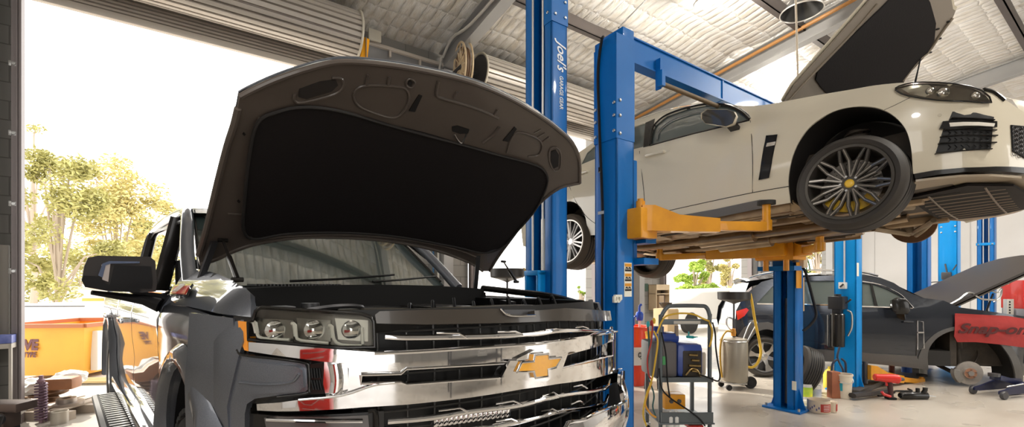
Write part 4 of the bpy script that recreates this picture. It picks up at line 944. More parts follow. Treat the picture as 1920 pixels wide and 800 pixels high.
# far front hub: bare brake disc
Mq = disc_M(.76, 0, .20, 1); dq = obj('brake_disc', MB().lathe([(.06, -.01), (.175, -.01), (.175, .014), (.06, .014), (.055, .05), (0, .05)], 36, Mq), mat('rusty_iron', (.22, .11, .05), .6, metal=.5, noise=(12, (.12, .07, .04), 1.)), SD)
mb = MB().cyl((.74, 0, .20), (.60, 0, .20), .07, 14); mb.box((.56, -.05, .08), (.66, .05, .42), bev=.02); mb.tube([(.62, 0, .09), (.30, .18, .12)], .028, 8); mb.tube([(.62, -.02, .09), (.32, -.22, .13)], .022, 8); mb.tube([(.60, .10, .2), (.10, .14, .2)], .013, 8); mb.tube([(.60, 0, .2), (.2, 0, .24)], .03, 10); mb.tube(smooth_pts([(.66, -.12, .26), (.58, -.17, .18), (.52, -.13, .10), (.60, -.05, .06)], 5), .016, 8)
mb.mirror(); obj('front_suspension', mb, mat('suspension_metal', (.20, .15, .10), .5, metal=.6, noise=(9, (.30, .24, .16), 1.)), SD)
# underbody
mb = MB().sheet([(-.84, .40), (-.84, 2.5), (-.5, 2.6), (-.5, 3.3), (-.6, 3.8), (.6, 3.8), (.5, 3.3), (.5, 2.6), (.84, 2.5), (.84, .40), (.5, .35), (.45, -.35), (-.45, -.35), (-.5, .35)], lambda x, y: .20+.05*math.exp(-(x/.14)**2)-.018*sin(y*16)*(1 if abs(x) > .25 else .3)+.02*sin(x*21+1), 2, .04, .02, back=1.); ub_ = obj('underbody', mb, cu, SD, angle=25)
mb = MB()
for s in (-1, 1):
    mb.box((s*.72-.03, .45, .14), (s*.72+.03, 2.45, .20), bev=.006); mb.box((s*.84-.012, .42, .13), (s*.84+.012, 2.45, .20)); mb.box((s*.42-.04, -.3, .12), (s*.42+.04, 1.4, .20), bev=.01)
for y in (.55, 1.0, 1.5, 2.0, 2.5): mb.box((-.7, y-.03, .155), (.7, y+.03, .19), bev=.01)
for (x, y, a, b) in ((-.6, .8, .10, .14), (-.58, 1.3, .08, .2), (-.56, 1.9, .12, .16), (.5, .9, .1, .2), (.55, 1.7, .1, .24), (-.62, 2.3, .06, .1)): mb.box((x-a, y-b, .13), (x+a, y+b, .19), bev=.012)
obj('floor_rails', mb, mat('floor_tan', (.46, .33, .19), .4, metal=.3, noise=(7, (.22, .15, .09), 1.)), ub_)
mb = MB()
for s in (-1, 1):
    mb.tube(smooth_pts([(s*.12, -.1, .14), (s*.16, .6, .11), (s*.20, 1.5, .11), (s*.28, 2.4, .13), (s*.40, 2.9, .22), (s*.45, 3.7, .22)], 5), .034, 10); mb.tube([(s*.19, 1.0, .11), (s*.20, 1.55, .11)], .07, 12); mb.box((s*.5-.17, 3.35, .12), (s*.5+.17, 3.75, .28), bev=.05)
mb.tube([(0, .3, .17), (0, 2.7, .19)], .04, 10)
obj('exhaust', mb, mat('exhaust_pipe', (.50, .40, .28), .3, metal=.9, noise=(6, (.30, .2, .12), 1.)), ub_)
mb = MB()
for s in (-1, 1): mb.tube([(s*.66, .5, .135), (s*.64, 2.4, .14)], .008, 6); mb.tube([(s*.60, .4, .14), (s*.62, 2.2, .14)], .006, 6)
mb.box((-.55, 2.65, .16), (.55, 2.75, .26), bev=.02); mb.cyl((-.55, 2.9, .25), (.55, 2.9, .25), .035, 10); mb.box((-.16, 2.75, .14), (.16, 3.05, .32), bev=.05)
for s in (-1, 1): mb.tube([(s*.2, 2.6, .2), (s*.7, 2.9, .16)], .025, 8); mb.tube([(s*.2, 3.2, .2), (s*.7, 2.95, .16)], .02, 8); mb.tube([(s*.50, 2.72, .02), (s*.5, 2.76, .10), (s*.54, 2.74, .18)], .02, 6)
obj('rear_subframe', mb, cdk, ub_)
# splitter and under-tray
spl = [(1714, 326), (1752, 319), (1840, 313), (1925, 314), (1925, 325), (1840, 321), (1760, 327), (1716, 335)]
side('splitter', spl, gb, off=.006, thick=.05)
P = cp([(1716, 332), (1752, 325), (1800, 321), (1860, 319), (1915, 320)])
edge = [(Sc(y, z)+.01, y, z-.01) for y, z in P]; z0 = edge[2][2]
tray = [(e[0], e[1]) for e in edge]+[(-.5, -.86), (0, -.95), (.5, -.86)]+[(-e[0], e[1]) for e in edge[::-1]]+[(.62, -.2), (-.62, -.2)]
obj('under_lip', MB().sheet(tray, lambda x, y: z0-.01+.0*x, 2, .06, .015, back=1.), mat('lip_beige', (.40, .33, .24), .4, coat=.5), SD)
tp2 = [(-.52, -.24), (-.60, -.55), (-.42, -.74), (0, -.80), (.42, -.74), (.60, -.55), (.52, -.24)]
ut = obj('under_tray', MB().sheet(tp2, lambda x, y: z0-.035-.02*sin((x+.6)*2.6), 2, .06, .015, back=1.), mat('tray_black', (.010, .008, .007), .6, spec=.2), SD)
mb = MB()
for k in range(9):
    x = -.44+.11*k; d = lambda q: z0-.050-.02*sin((q+.6)*2.6)
    mb.tube([(x, -.27, d(x)), (x*.95, -.5, d(x)), (x*.85, -.70, d(x))], .007, 5)
for y in (-.34, -.62): mb.tube([(-.5+.1*k, y, z0-.053-.02*sin((.1+.1*k)*2.6)) for k in range(11)], .006, 5)
obj('tray_ribs', mb, mat('tray_rib', (.20, .16, .12), .4), ut)
obj('far_lip', MB().tube(smooth_pts([(-Sc(y, z), y, z-.03) for y, z in P]+[(.3, -.92, z0-.03)], 4), .022, 8, sq=.5), cw, SD)
# open bonnet
def Sh(x, y): return 1.07+(.49-y)*1.1+.04*(1-(x/.8)**2)
def shp(px, off=0.): 
    out = []
    for a, b in px: q = S.hit(a, b, 2, lambda x, y: Sh(x, y)+off, 2., 6.5); out.append((q.x, q.y))
    return out
ho = [(1472, 190), (1490, 160), (1560, 82), (1625, 8), (1660, -34), (1700, -62), (1760, -50), (1780, -20), (1785, 5), (1787, 17), (1792, 20), (1785, 37), (1745, 95), (1727, 108), (1690, 152), (1680, 200), (1480, 205)]
hp_ = shp(ho); hb2 = obj('bonnet', MB().sheet(hp_, Sh, 2, .07, .012, back=-1.), mat('bonnet_inner', (.24, .205, .165), .45, coat=.3), SD, angle=50)
c2 = Vector((sum(p[0] for p in hp_)/len(hp_), sum(p[1] for p in hp_)/len(hp_)))
obj('bonnet_skin', MB().sheet([tuple(c2+(Vector(p)-c2)*1.03) for p in hp_], lambda x, y: Sh(x, y)+.03, 2, .07, .01, back=-1.), cw, hb2, angle=50)
pd = [(1530, 145), (1533, 131), (1560, 100), (1600, 62), (1660, 4), (1690, -28), (1725, -30), (1744, 0), (1755, 40), (1752, 72), (1738, 98), (1700, 140), (1670, 200), (1600, 200), (1556, 177), (1540, 160)]
obj('insulation_pad', MB().sheet(shp(pd), lambda x, y: Sh(x, y)-.02, 2, .06, .02, back=-1.), pad_m, hb2)
def shpath(name, px, r, m, off=-.01):
    P = [(x, y, Sh(x, y)+off) for x, y in shp(px, off)]; return obj(name, MB().tube(smooth_pts(P, 4), r, 7), m, hb2)
shpath('inner_fold', [(1478, 190), (1500, 165), (1535, 128), (1600, 60), (1645, 8)], .010, mat('fold_brown', (.20, .165, .12), .4)); shpath('inner_fold', [(1786, 34), (1765, 62), (1742, 96), (1722, 114), (1692, 152)], .012, mat('fold_brown', (.2, .165, .12), .4))
for p in ((1762, 70), (1778, 38), (1758, 52), (1744, 96)): 
    c = shp([p])[0]; obj('panel_hole', MB().cyl((c[0], c[1], Sh(*c)-.016), (c[0], c[1], Sh(*c)-.01), .014, 10), dark, hb2)
a_ = S.plane(1726, 110, 0, .70); b_ = S.plane(1715, 158, 0, .74); obj('bonnet_strut', MB().tube([a_, a_.lerp(b_, .5), b_, b_+(b_-a_)*.8], [.006, .006, .01, .01], 8), black, SD)
# arms of the lift, reaching under the sills
cz1 = 1.95
def wz(px, py, u=None, v=None, Z=None):
    return B.plane(px, py, 1, v) if v is not None else B.plane(px, py, 0, u)
carriage(L2, ub, 2.56, 1, 1.62, blue, h=.85); carriage(L2, uc, 2.54, -1, 1.62, blue, h=.85)
def wa(px, py, Z): return B.at(px, py, Z)
A1 = wa(1201, 415, 3.62); B1 = wa(1437, 436, 3.55); B1.z = A1.z-.02
arm(L2, A1+Vector((0, 0, 0)), B1, mid=.62, padh=.14, stem=.030)
A2 = B.plane(1475, 468, 1, 2.50); A2 = B.at(1475, 468, 5.15); B2 = B.at(1237, 484, 5.6); B2.z = A2.z-.03
arm(L2, A2, B2, mid=.62, padh=.12, stem=.035)
B3 = B.at(1537, 458, 4.35); arm(L2, B.at(1492, 468, 5.1), B3, mid=.5, padh=.16, stem=.035)
mb = MB(); q = B.at(1462, 470, 5.05); mb.box((uc-.42, 2.30, q.z-.10), (uc-.10, 2.72, q.z+.12), bev=.02); mb.box((uc-.50, 2.36, q.z-.06), (uc-.38, 2.66, q.z+.14), bev=.02)
for v in (2.4, 2.62): mb.cyl((uc-.36, v, q.z-.22), (uc-.36, v, q.z+.16), .03, 12)
obj('arm_yoke', mb, yellow, L2)
q = A1; mb = MB().box((ub+.02, 2.30, q.z-.14), (ub+.22, 2.62, q.z+.10), bev=.015); mb.cyl((q.x, q.y, q.z-.06), (q.x, q.y, q.z+.16), .036, 14); mb.cyl((q.x, q.y, q.z+.16), (q.x, q.y, q.z+.18), .024, 12); obj('arm_yoke', mb, yellow, L2)
# ================================================================ dark suv
U = Frame((6.87, 7.31, 0), 1.30)
SU = thing('suv', 'dark charcoal suv with its bonnet up and front wheel off', 'suv', U)
up_ = paint('charcoal_paint', (.022, .026, .036), (.04, .046, .058), .22, .5)
clad = mat('grey_cladding', (.105, .10, .095), .45)
ut_ = [(.15, .86), (.3, .90), (.6, .92), (.8, .92), (.95, .90), (1.05, .87), (1.6, .66)]
def Su(y, z):
    w = interp(z, ut_)
    if y < .0: w -= .35*y*y+(.6*(-.45-y)**2 if y < -.45 else 0)
    if y > 2.9: w -= .35*(y-2.9)**2
    return -w
def up(pts, off=0.):
    out = []
    for p in pts:
        if len(p) == 3: out.append((p[0], p[1])); continue
        q = U.hit(p[0], p[1], 0, lambda y, z: Su(y, z)-off, 4., 12.); out.append((q.y, q.z))
    return out
def us(name, px, m, parent=None, off=0., thick=.015, step=.07, holes=()):
    return obj(name, MB().sheet(up(px, off), lambda y, z: Su(y, z)-off, 0, step, thick, [up(h, off) for h in holes], back=-1.), m, parent or SU, angle=50)
def upath(name, px, r, m, parent=None, off=0., k=4, closed=False):
    P = [Vector((Su(y, z)-off, y, z)) for y, z in up(px, off)]; return obj(name, MB().tube(smooth_pts(P, k, closed) if k > 1 else P, r, 6, closed=closed), m, parent or SU)
farch = [(1741, 693), (1740, 662), (1750, 641), (1769, 626), (1795, 618), (1830, 617), (1860, 630), (1880, 650), (1895, 672), (1903, 697), (1904, 712)]
rarc = [(1396, 668), (1400, 650), (1408, 634), (1420, 622), (1436, 617), (1452, 621), (1465, 634), (1473, 652), (1477, 676)]
farch = soft(farch, 4); rarc = soft(rarc, 4)
w1 = [(1617, 573), (1616, 530), (1640, 533), (1662, 541), (1688, 554), (1711, 576)]
w2 = [(1480, 569), (1482, 529), (1510, 526), (1565, 526), (1580, 527), (1580, 572)]
w3 = [(1419, 568), (1448, 537), (1468, 531), (1466, 568)]
out = [(1741, 693), (1700, 688), (1617, 680), (1540, 676), (1477, 677)]+rarc[::-1]+[(1391, 650), (1383, 632), (1378, 610), (1380, 582), (1391, 561), (1402, 548), (1428, 528), (1451, 522), (1506, 518), (1568, 516), (1620, 514), (1650, 520), (1676, 530), (1700, 546), (1730, 558), (1769, 563), (1800, 576), (1860, 584), (-.80, .98, 'm'), (-.93, .80, 'm'), (-.95, .35, 'm')]+farch[::-1][:-1]
us('body', out, up_, holes=[w1, w2, w3])
lo_ = up(out); obj('far_side', MB().sheet(lo_, lambda y, z: -Su(y, z), 0, .12, .015, [up(w1), up(w2), up(w3)]), up_, SU)
for w_ in (w1, w2, w3): us('side_window', w_, sg, off=-.02, thick=.004)
upath('window_trim', [(1419, 569), (1480, 570), (1560, 571), (1617, 574), (1711, 577)], .011, chrome, off=.004, k=1)
upath('window_trim', [(1617, 527), (1642, 531), (1664, 539), (1690, 553), (1713, 577)], .008, chrome, off=.002)
us('door_pillar', [(1580, 573), (1580, 526), (1617, 528), (1617, 574)], gb, off=.003, thick=.006); us('door_pillar', [(1466, 569), (1468, 530), (1482, 528), (1480, 570)], gb, off=.003, thick=.006)
us('window_divider', [(1640, 574), (1632, 532), (1636, 533), (1646, 574)], gb, off=.001, thick=.006)
us('rocker_cladding', [(1477, 651), (1540, 655), (1617, 661), (1719, 667), (1722, 676), (1741, 693), (1700, 688), (1617, 680), (1540, 676), (1477, 677)], clad, off=.012, thick=.02)
us('rear_cladding', [(1477, 677)]+rarc[::-1]+[(1384, 630), (1394, 614), (1408, 606), (1440, 603), (1466, 612), (1480, 634), (1484, 677)], clad, off=.010, thick=.02)
oa = [(1721, 680), (1723, 667), (1735, 643), (1760, 622), (1795, 611), (1835, 610), (1868, 622), (1893, 645), (1910, 672), (1918, 700), (1919, 715)]
oa = soft(oa, 4)
us('front_cladding', farch+oa[::-1], clad, off=.012, thick=.02)
upath('door_gap', [(1578, 573), (1574, 620), (1576, 655)], .006, seam, off=.002); upath('door_gap', [(1719, 600), (1719, 640), (1718, 667)], .006, seam, off=.002); upath('door_gap', [(1477, 571), (1482, 600), (1492, 630), (1498, 652)], .006, seam, off=.002)
us('body_highlight', [(1503, 638), (1576, 645), (1576, 649), (1503, 642)], up_, off=.012, thick=.01)
vt = [(1721, 601), (1731, 603), (1733, 653), (1721, 655)]
us('side_vent', vt, up_, off=.006, thick=.008); upath('vent_rim', vt, .007, chrome, off=.014, k=1, closed=True); upath('vent_rim', [(1721, 623), (1732, 623)], .012, chrome, off=.014, k=1)
us('tail_light', [(1380, 583), (1400, 577), (1404, 581), (1396, 592), (1383, 600)], mat('tail_red', (.75, .04, .02), .15, coat=1.), off=.008, thick=.02)
for (a, b) in (((1556, 597), (1574, 598)), ((1692, 602), (1710, 603))):
    pa, pb = [Vector((Su(*q)-.03, *q)) for q in up([a, b])]; obj('door_handle', MB().tube([pa, pb], .013, 8), chrome if a[0] < 1600 else up_, SU)
# roof, screens, bonnet base, interior
mb = MB(); rows = [[(-.62+1.24*k/10, y, z+.05*(1-((k-5)/5)**2)) for k in range(11)] for y, z in ((.95, 1.50), (1.3, 1.58), (1.9, 1.62), (2.4, 1.60), (2.95, 1.52))]; mb.grid(rows); mb.grid([[(x, y, z-.03) for x, y, z in r] for r in rows]); obj('roof', mb, up_, SU, angle=60)
mb = MB().grid([[(-.80+1.6*k/10, .28-.10*(1-((k-5)/5)**2), 1.08+.03*(1-((k-5)/5)**2)) for k in range(11)], [(-.62+1.24*k/10, .95, 1.50+.05*(1-((k-5)/5)**2)) for k in range(11)]]); obj('windscreen', mb, mat('pale_screen', (.30, .36, .38), .04, coat=1., spec=.9), SU)
obj('roof_rack', MB().tube(smooth_pts([(-.60, 1.1, 1.60), (-.58, 1.4, 1.67), (-.56, 2.2, 1.70), (-.58, 2.7, 1.64), (-.60, 2.9, 1.58)], 5), .014, 8), chrome, SU)
yr = max(p[0] for p in lo_); yt_ = [p for p in lo_ if p[1] > 1.3]; yk = max(p[0] for p in yt_)-.05
mb = MB().grid([[(x, yk, 1.50) for x in (-.6, 0, .6)], [(x, yr-.06, 1.0) for x in (-.78, 0, .78)], [(x, yr, .5) for x in (-.78, 0, .78)], [(x, yr-.1, .3) for x in (-.7, 0, .7)]]); obj('tailgate', mb, up_, SU)
mb = MB().box((-.82, .3, .28), (.82, 3.1, .5)); mb.box((-.7, 1.35, .5), (-.12, 1.5, 1.25), bev=.06); mb.box((.12, 1.35, .5), (.7, 1.5, 1.25), bev=.06); mb.box((-.7, 2.4, .5), (.7, 2.55, 1.2), bev=.06); mb.box((-.75, .35, .7), (.75, .6, 1.02), bev=.04); obj('cabin_interior', mb, mat('cabin_dark', (.03, .028, .025), .7), SU)
mb = MB().box((-.45, -.7, .3), (.45, .30, .82)); mb.box((-.74, -.72, .5), (.74, -.64, .9)); mb.box((-.80, .22, .28), (.80, .30, 1.04)); mb.box((-.62, -.6, .28), (-.5, .2, .86)); mb.box((.5, -.6, .28), (.8, .2, .9)); obj('engine_bay', mb, cdk, SU)
mb = MB()
for i in range(6): mb.tube(smooth_pts([(-.7+.2*i, .12, .98), (-.62+.2*i, 0, 1.05+.015*(i % 3)), (-.5+.2*i, -.25, 1.0)], 4), .013, 6)
mb.box((-.68, -.15, .9), (-.5, .1, 1.03), bev=.02); mb.box((-.3, -.3, .85), (.3, .1, 1.0), bev=.04); obj('engine_fittings', mb, dsteel, SU)
mb = MB().grid([[(x*.9, -.93+.12*abs(x), z) for x in (-.9, -.5, 0, .5, .9)] for z in (.3, .6, .85, .95)]); obj('front_bumper', mb, clad, SU)
# open bonnet
ne = [U.plane(a, b, 0, -.74) for a, b in ((1786, 574), (1830, 557), (1870, 541), (1925, 513))]
yc, zc_ = ne[0].y, ne[0].z; sl = (ne[3].z-zc_)/(yc-ne[3].y)
def Shu(x, y): return zc_+(yc-y)*sl*(1.0)+.04*(1-(x/.75)**2)
yt = ne[3].y-.25
ol = [(-.74, yc), (-.70, yt), (-.4, yt-.14), (0, yt-.18), (.4, yt-.14), (.70, yt), (.74, yc), (0, yc+.08)]
bn2 = obj('bonnet', MB().sheet(ol, lambda x, y: Shu(x, y), 2, .08, .03, back=-1.), mat('dark_rough_skin', (.045, .038, .034), .42, spec=.3), SU)  # bonnet skin darker and rougher than the body paint
obj('inner_panel', MB().sheet([(-.70, yc-.06), (-.66, yt+.04), (-.35, yt-.08), (.35, yt-.08), (.66, yt+.04), (.70, yc-.06)], lambda x, y: Shu(x, y)-.06, 2, .08, .02, back=-1.), mat('suv_bonnet_inner', (.09, .075, .06), .5), bn2)
obj('insulation_pad', MB().sheet([(-.45, yc-.2), (-.5, yt+.2), (.5, yt+.2), (.45, yc-.2)], lambda x, y: Shu(x, y)-.075, 2, .1, .02, back=-1.), pad_m, bn2)
mb = MB()
for k in range(4): y = lerp(yc-.15, yt+.1, k/3); mb.tube([(-.62, y, Shu(-.62, y)-.075), (-.40, y-.1, Shu(-.4, y-.1)-.085)], .016, 6)
obj('stiffeners', mb, steel, bn2)
obj('bonnet_strut', MB().tube([U.plane(1843, 600, 0, -.66), U.plane(1862, 550, 0, -.66)], .012, 8), gb, SU)
mb = MB().tube(smooth_pts([U.plane(a, b, 0, -.70) for a, b in ((1778, 572), (1800, 560), (1818, 548), (1840, 560), (1868, 562))], 4), .014, 7); mb.tube(smooth_pts([U.plane(a, b, 0, -.62) for a, b in ((1858, 545), (1872, 548), (1878, 540), (1876, 556), (1862, 566))], 4), .010, 7); obj('bonnet_hinge', mb, steel, SU)
# mirror
mp = [U.plane(a, b, 0, -1.04) for a, b in ((1672, 562), (1682, 557), (1697, 559), (1705, 567), (1707, 580), (1702, 589), (1680, 588), (1673, 580))]
cy_ = sum(p.y for p in mp)/8; cz_ = sum(p.z for p in mp)/8
mb = MB().grid([[(-1.06, cy_+(p.y-cy_)*.8, cz_+(p.z-cz_)*.8) for p in mp], [(-1.04, p.y, p.z) for p in mp], [(-.94, cy_+(p.y-cy_)*.8, cz_+(p.z-cz_)*.85) for p in mp]], closed=True); mb.f.append(tuple(range(8))); mb.bar((-.97, cy_-.02, cz_-.08), (-.88, cy_-.08, cz_-.20), .09, .05); obj('door_mirror', mb, gb, SU, angle=60)
# wheels and bare front hub
h3 = U.plane(1434, 669, 0, -.90); M3 = disc_M(-.79, h3.y, h3.z, -1)
w4 = obj('wheel', MB().lathe([(.235, .11), (.24, .118), (.225, .112), (.22, .02), (.1, .01), (0, .01)], 44, M3), mat('alloy_back', (.12, .12, .12), .4, metal=.7), SU)
mb = MB()
for k in range(6):
    A = M3 @ Matrix.Rotation(2*PI*k/6+.3, 4, 'Z')
    mb.add([A @ Vector(p) for p in ((.04, -.035, .07), (.04, .035, .07), (.13, .022, .085), (.225, .055, .10), (.225, -.055, .10), (.13, -.022, .085))]+[A @ Vector(p) for p in ((.04, -.035, .04), (.04, .035, .04), (.13, .022, .05), (.225, .055, .06), (.225, -.055, .06), (.13, -.022, .05))], [(0, 1, 2, 5), (5, 2, 3, 4), (0, 5, 11, 6), (5, 4, 10, 11), (1, 7, 8, 2), (2, 8, 9, 3)])
mb.lathe([(0, .085), (.05, .08), (.062, .06), (.062, .03)], 24, M3); mb.lathe([(.22, .09), (.222, .11), (.24, .112), (.242, .09)], 44, M3); obj('spokes', mb, mat('silver_alloy', (.70, .68, .64), .25, metal=.8), w4)
road_tyre(M3, .325, .24, .22, w4)
hq = U.plane(1818, 699, 0, -.84); M5 = disc_M(-.82, hq.y, hq.z, -1)
bd = obj('brake_disc', MB().lathe([(0, .06), (.035, .06), (.035, .045), (.075, .045), (.08, .012), (.165, .012), (.168, .0), (.165, -.012), (.08, -.012)], 44, M5), mat('worn_disc', (.52, .48, .44), .35, metal=.5, noise=(20, (.40, .36, .32), 1.)), SU)
mb = MB()
for k in range(5): a = 2*PI*k/5; mb.cyl(M5 @ Vector((.055*cos(a), .055*sin(a), .04)), M5 @ Vector((.055*cos(a), .055*sin(a), .085)), .007, 8)
obj('wheel_studs', mb, steel, bd)
obj('hub_rust', MB().lathe([(.036, .047), (.074, .047)], 30, M5), mat('hub_rust', (.40, .20, .12), .7), bd)
mb = MB()
for k in range(6): A = M5 @ Matrix.Rotation(rad(-100+11*k+180), 4, 'Z'); mb.box((.12, -.02, -.05), (.19, .02, .035), A, bev=.005)
obj('brake_caliper', mb, mat('caliper_grey', (.35, .33, .30), .5, metal=.6), SU)
mb = MB().cyl((-.62, hq.y, hq.z+.05), (-.60, hq.y+.02, .70), .035, 14); mb.cyl((-.61, hq.y, .52), (-.60, hq.y+.02, .80), .06, 16); mb.cyl((-.78, hq.y, hq.z), (-.60, hq.y, hq.z), .06, 14); mb.tube([(-.64, hq.y, hq.z-.08), (-.3, hq.y+.15, .25)], .03, 8); mb.tube([(-.64, hq.y-.08, hq.z), (-.2, hq.y-.1, .3)], .016, 8); mb.tube(smooth_pts([(-.66, hq.y-.12, hq.z+.05), (-.64, hq.y-.22, .45), (-.55, hq.y-.2, .6)], 4), .012, 6)
obj('front_suspension', mb, cdk, SU)
ap = up(farch); rows = [[(Su(y, z)+d, y, z) for y, z in ap] for d in (.006, .45)]; mb = MB().grid(rows); mb.add([(-.46, -.6, .25), (-.46, .5, .25), (-.46, .5, .95), (-.46, -.6, .95)], [(0, 1, 2, 3)]); obj('wheel_arch_liner', mb, mat('liner', (.02, .017, .015), .7), SU)
ap = up(rarc); mb = MB().grid([[(Su(y, z)+d, y, z) for y, z in ap] for d in (.006, .35)]); obj('wheel_arch_liner', mb, mat('liner', (.02, .017, .015), .7), SU)
Mz = disc_M(.79, 2.7, .325, 1); wz_ = obj('wheel', MB().lathe([(.235, .11), (.22, .02), (0, .01)], 30, Mz), dsteel, SU); road_tyre(Mz, .325, .24, .22, wz_)
Mz = disc_M(.79, 0, .325, 1); wz_ = obj('wheel', MB().lathe([(.235, .11), (.22, .02), (0, .01)], 30, Mz), dsteel, SU); road_tyre(Mz, .325, .24, .22, wz_)
# red wing cover with the maker's script
def Scov(y, z): return Su(y, min(z, 1.0))-.03-.012*sin(y*9+z*6)*(1.0-z)*1.5
cq = [U.hit(a, b, 0, Scov, 4, 12) for a, b in ((1791, 587), (1850, 590), (1890, 592), (1935, 600), (1935, 653), (1880, 646), (1831, 641), (1795, 641), (1789, 630))]
cov = single('wing_cover', MB().sheet([(q.y, q.z) for q in cq], Scov, 0, .04, .006, back=-1.), mat('red_vinyl', (.40, .028, .022), .6, bump=(9, .3, .02), noise=(5, (.30, .02, .018), .8)), 'red vinyl protective cover draped over the wing of the charcoal suv', 'wing cover', U)
qt = U.hit(1858, 617, 0, lambda y, z: Scov(y, z)-.012, 4, 12)
text('cover_script', 'Snap-on', .19, mat('script_dark', (.09, .02, .02), .7), cov, (qt.x-.012, qt.y, qt.z), (rad(90), rad(0), rad(-90)), .002, shear=.35, bold=.006, sx=1.25)
# ================================================================ other lifts
# lift beside the pickup: right-hand column
LA = thing('car_lift', 'tall blue lift column with white script lettering right behind the pickup bonnet', 'car lift', B)
ua, va = 2.35, 2.88
column(LA, ua, va, -1, 4.25, blue, w=.34, d=.16)
mb = MB().box((ua-.083, va-.176, 3.50), (ua+.083, va-.171, 3.95)); mb.box((ua-.085, va-.175, 3.50), (ua-.078, va-.08, 3.95)); obj('splice_plate', mb, blue, LA)
bolts(LA, [(ua-.05+.10*i, va-.176, z) for i in (0, 1) for z in (3.56, 3.68, 3.8)], (0, -1, 0), .012); bolts(LA, [(ua-.085, va-.13, z) for z in (3.58, 3.70, 3.82)], (-1, 0, 0), .012)
for dv in (-.055, .075): obj('lift_cable', MB().cyl((ua-.075, va+dv, .05), (ua-.075, va+dv, 4.25), .010, 10), mat('cable_silver', (.70, .68, .65), .35, metal=.6), LA)
obj('hydraulic_cylinder', MB().cyl((ua-.05, va-.04, .1), (ua-.05, va-.04, 1.98), .026, 16), mat('cylinder_silver', (.45, .44, .42), .3, metal=.8), LA)
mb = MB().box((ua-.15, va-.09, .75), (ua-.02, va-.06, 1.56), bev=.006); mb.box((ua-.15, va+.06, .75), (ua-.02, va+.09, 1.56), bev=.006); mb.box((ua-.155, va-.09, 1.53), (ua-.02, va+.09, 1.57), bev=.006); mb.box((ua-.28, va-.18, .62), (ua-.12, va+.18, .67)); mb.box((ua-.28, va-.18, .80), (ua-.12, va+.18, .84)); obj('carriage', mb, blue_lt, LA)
arm(LA, (ua-.22, va-.12, .70), (ua-.62, va-1.05, .60), mid=.6, padh=.02); arm(LA, (ua-.22, va+.12, .70), (ua-.70, va+1.15, .60), mid=.6, padh=.02)
white_ink = mat('white_lettering', (.85, .86, .88), .4)
def vtext(name, s, size, m, parent, p, X, Y, **k):
    o = text(name, s, size, m, parent, (0, 0, 0), (0, 0, 0), **k); X = Vector(X).normalized(); Y = Vector(Y).normalized(); Z = X.cross(Y)
    R = Matrix((X, Y, Z)).transposed(); o.rotation_euler = R.to_euler(); o.location = p; return o
p = B.plane(1052, 106, 1, va-.172); vtext('script_lettering', "Joel's", .125, white_ink, LA, (p.x, va-.173, p.z), (0, 0, -1), (1, 0, 0), shear=.35, bold=.0015, sx=.86)
p = B.plane(1052, 174, 1, va-.172); vtext('small_lettering', 'GARAGE GEAR', .050, white_ink, LA, (p.x, va-.173, p.z), (0, 0, -1), (1, 0, 0), bold=.0005, sx=.78)
# lift D-E
L3 = thing('car_lift', 'light blue two post lift straddling the charcoal suv with black pump unit', 'car lift', B)
def uvz(px, py, Z): return B.at(px, py, Z)
d_ = uvz(1590, 600, 6.3); e_ = uvz(1723, 600, 8.6)
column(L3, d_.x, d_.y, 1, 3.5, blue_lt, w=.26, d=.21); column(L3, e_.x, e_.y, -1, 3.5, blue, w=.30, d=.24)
xb = d_.x-.105
def on_d(px, py): return B.plane(px, py, 0, xb)
a = on_d(1584, 470); b = on_d(1584, 530); obj('conduit', MB().cyl((xb-.012, a.y, 3.4), (xb-.012, b.y, b.z), .011, 8), mat('conduit_grey', (.55, .57, .60), .4), L3)
c = on_d(1582, 535); sw = obj('switch_box', MB().box((xb-.06, c.y-.045, c.z-.045), (xb, c.y+.045, c.z+.045), bev=.008), white_pl, L3); obj('switch_knob', MB().bar((xb-.064, c.y-.02, c.z+.02), (xb-.064, c.y+.02, c.z-.02), .02, .02), dsteel, sw)
c1 = on_d(1577, 587); c0 = on_d(1577, 648); R_ = .085
pu = obj('pump_motor', MB().tube([(xb-.12, c1.y, c0.z), (xb-.12, c1.y, c0.z+.01), (xb-.12, c1.y, c1.z-.01), (xb-.12, c1.y, c1.z)], [R_*.94, R_, R_, R_*.9], 24), gb, L3)
mb = MB()
c2 = on_d(1577, 555); mb.box((xb-.20, c1.y-.09, c1.z+.06), (xb-.02, c1.y+.09, c2.z), bev=.015); mb.box((xb-.17, c1.y-.05, c1.z), (xb-.06, c1.y+.05, c1.z+.07), bev=.01); mb.cyl((xb-.11, c1.y, c2.z), (xb-.11, c1.y, c2.z+.03), .04, 14); mb.tube([(xb-.1, c1.y-.09, c1.z+.14), (xb-.1, c1.y-.15, c1.z+.20)], .012, 8)
obj('valve_block', mb, mat('valve_black', (.03, .03, .032), .4, metal=.3), pu)
mb = MB().tube(smooth_pts([(xb-.06, c1.y-.09, c1.z+.05), (xb-.05, c1.y-.14, c1.z+.0), (xb-.05, c1.y-.14, c1.z-.18), (xb-.06, c1.y-.10, c1.z-.30)], 6), .012, 8); obj('tank_pipe', mb, steel, pu)
obj('tank_strap', MB().box((xb-.19, c1.y+.085, c0.z), (xb-.17, c1.y+.10, c1.z-.02)), steel, pu)
for q in ([(1574, 650), (1570, 668), (1574, 680), (1580, 692), (1581, 702)], [(1572, 672), (1562, 680), (1559, 695)], [(1578, 672), (1585, 680), (1586, 700)]):
    P = [uvz(x, y, 6.1) for x, y in q]; obj('hose', MB().tube(smooth_pts(P, 5), .014, 8), mat('hose_navy', (.02, .03, .06), .4), L3)
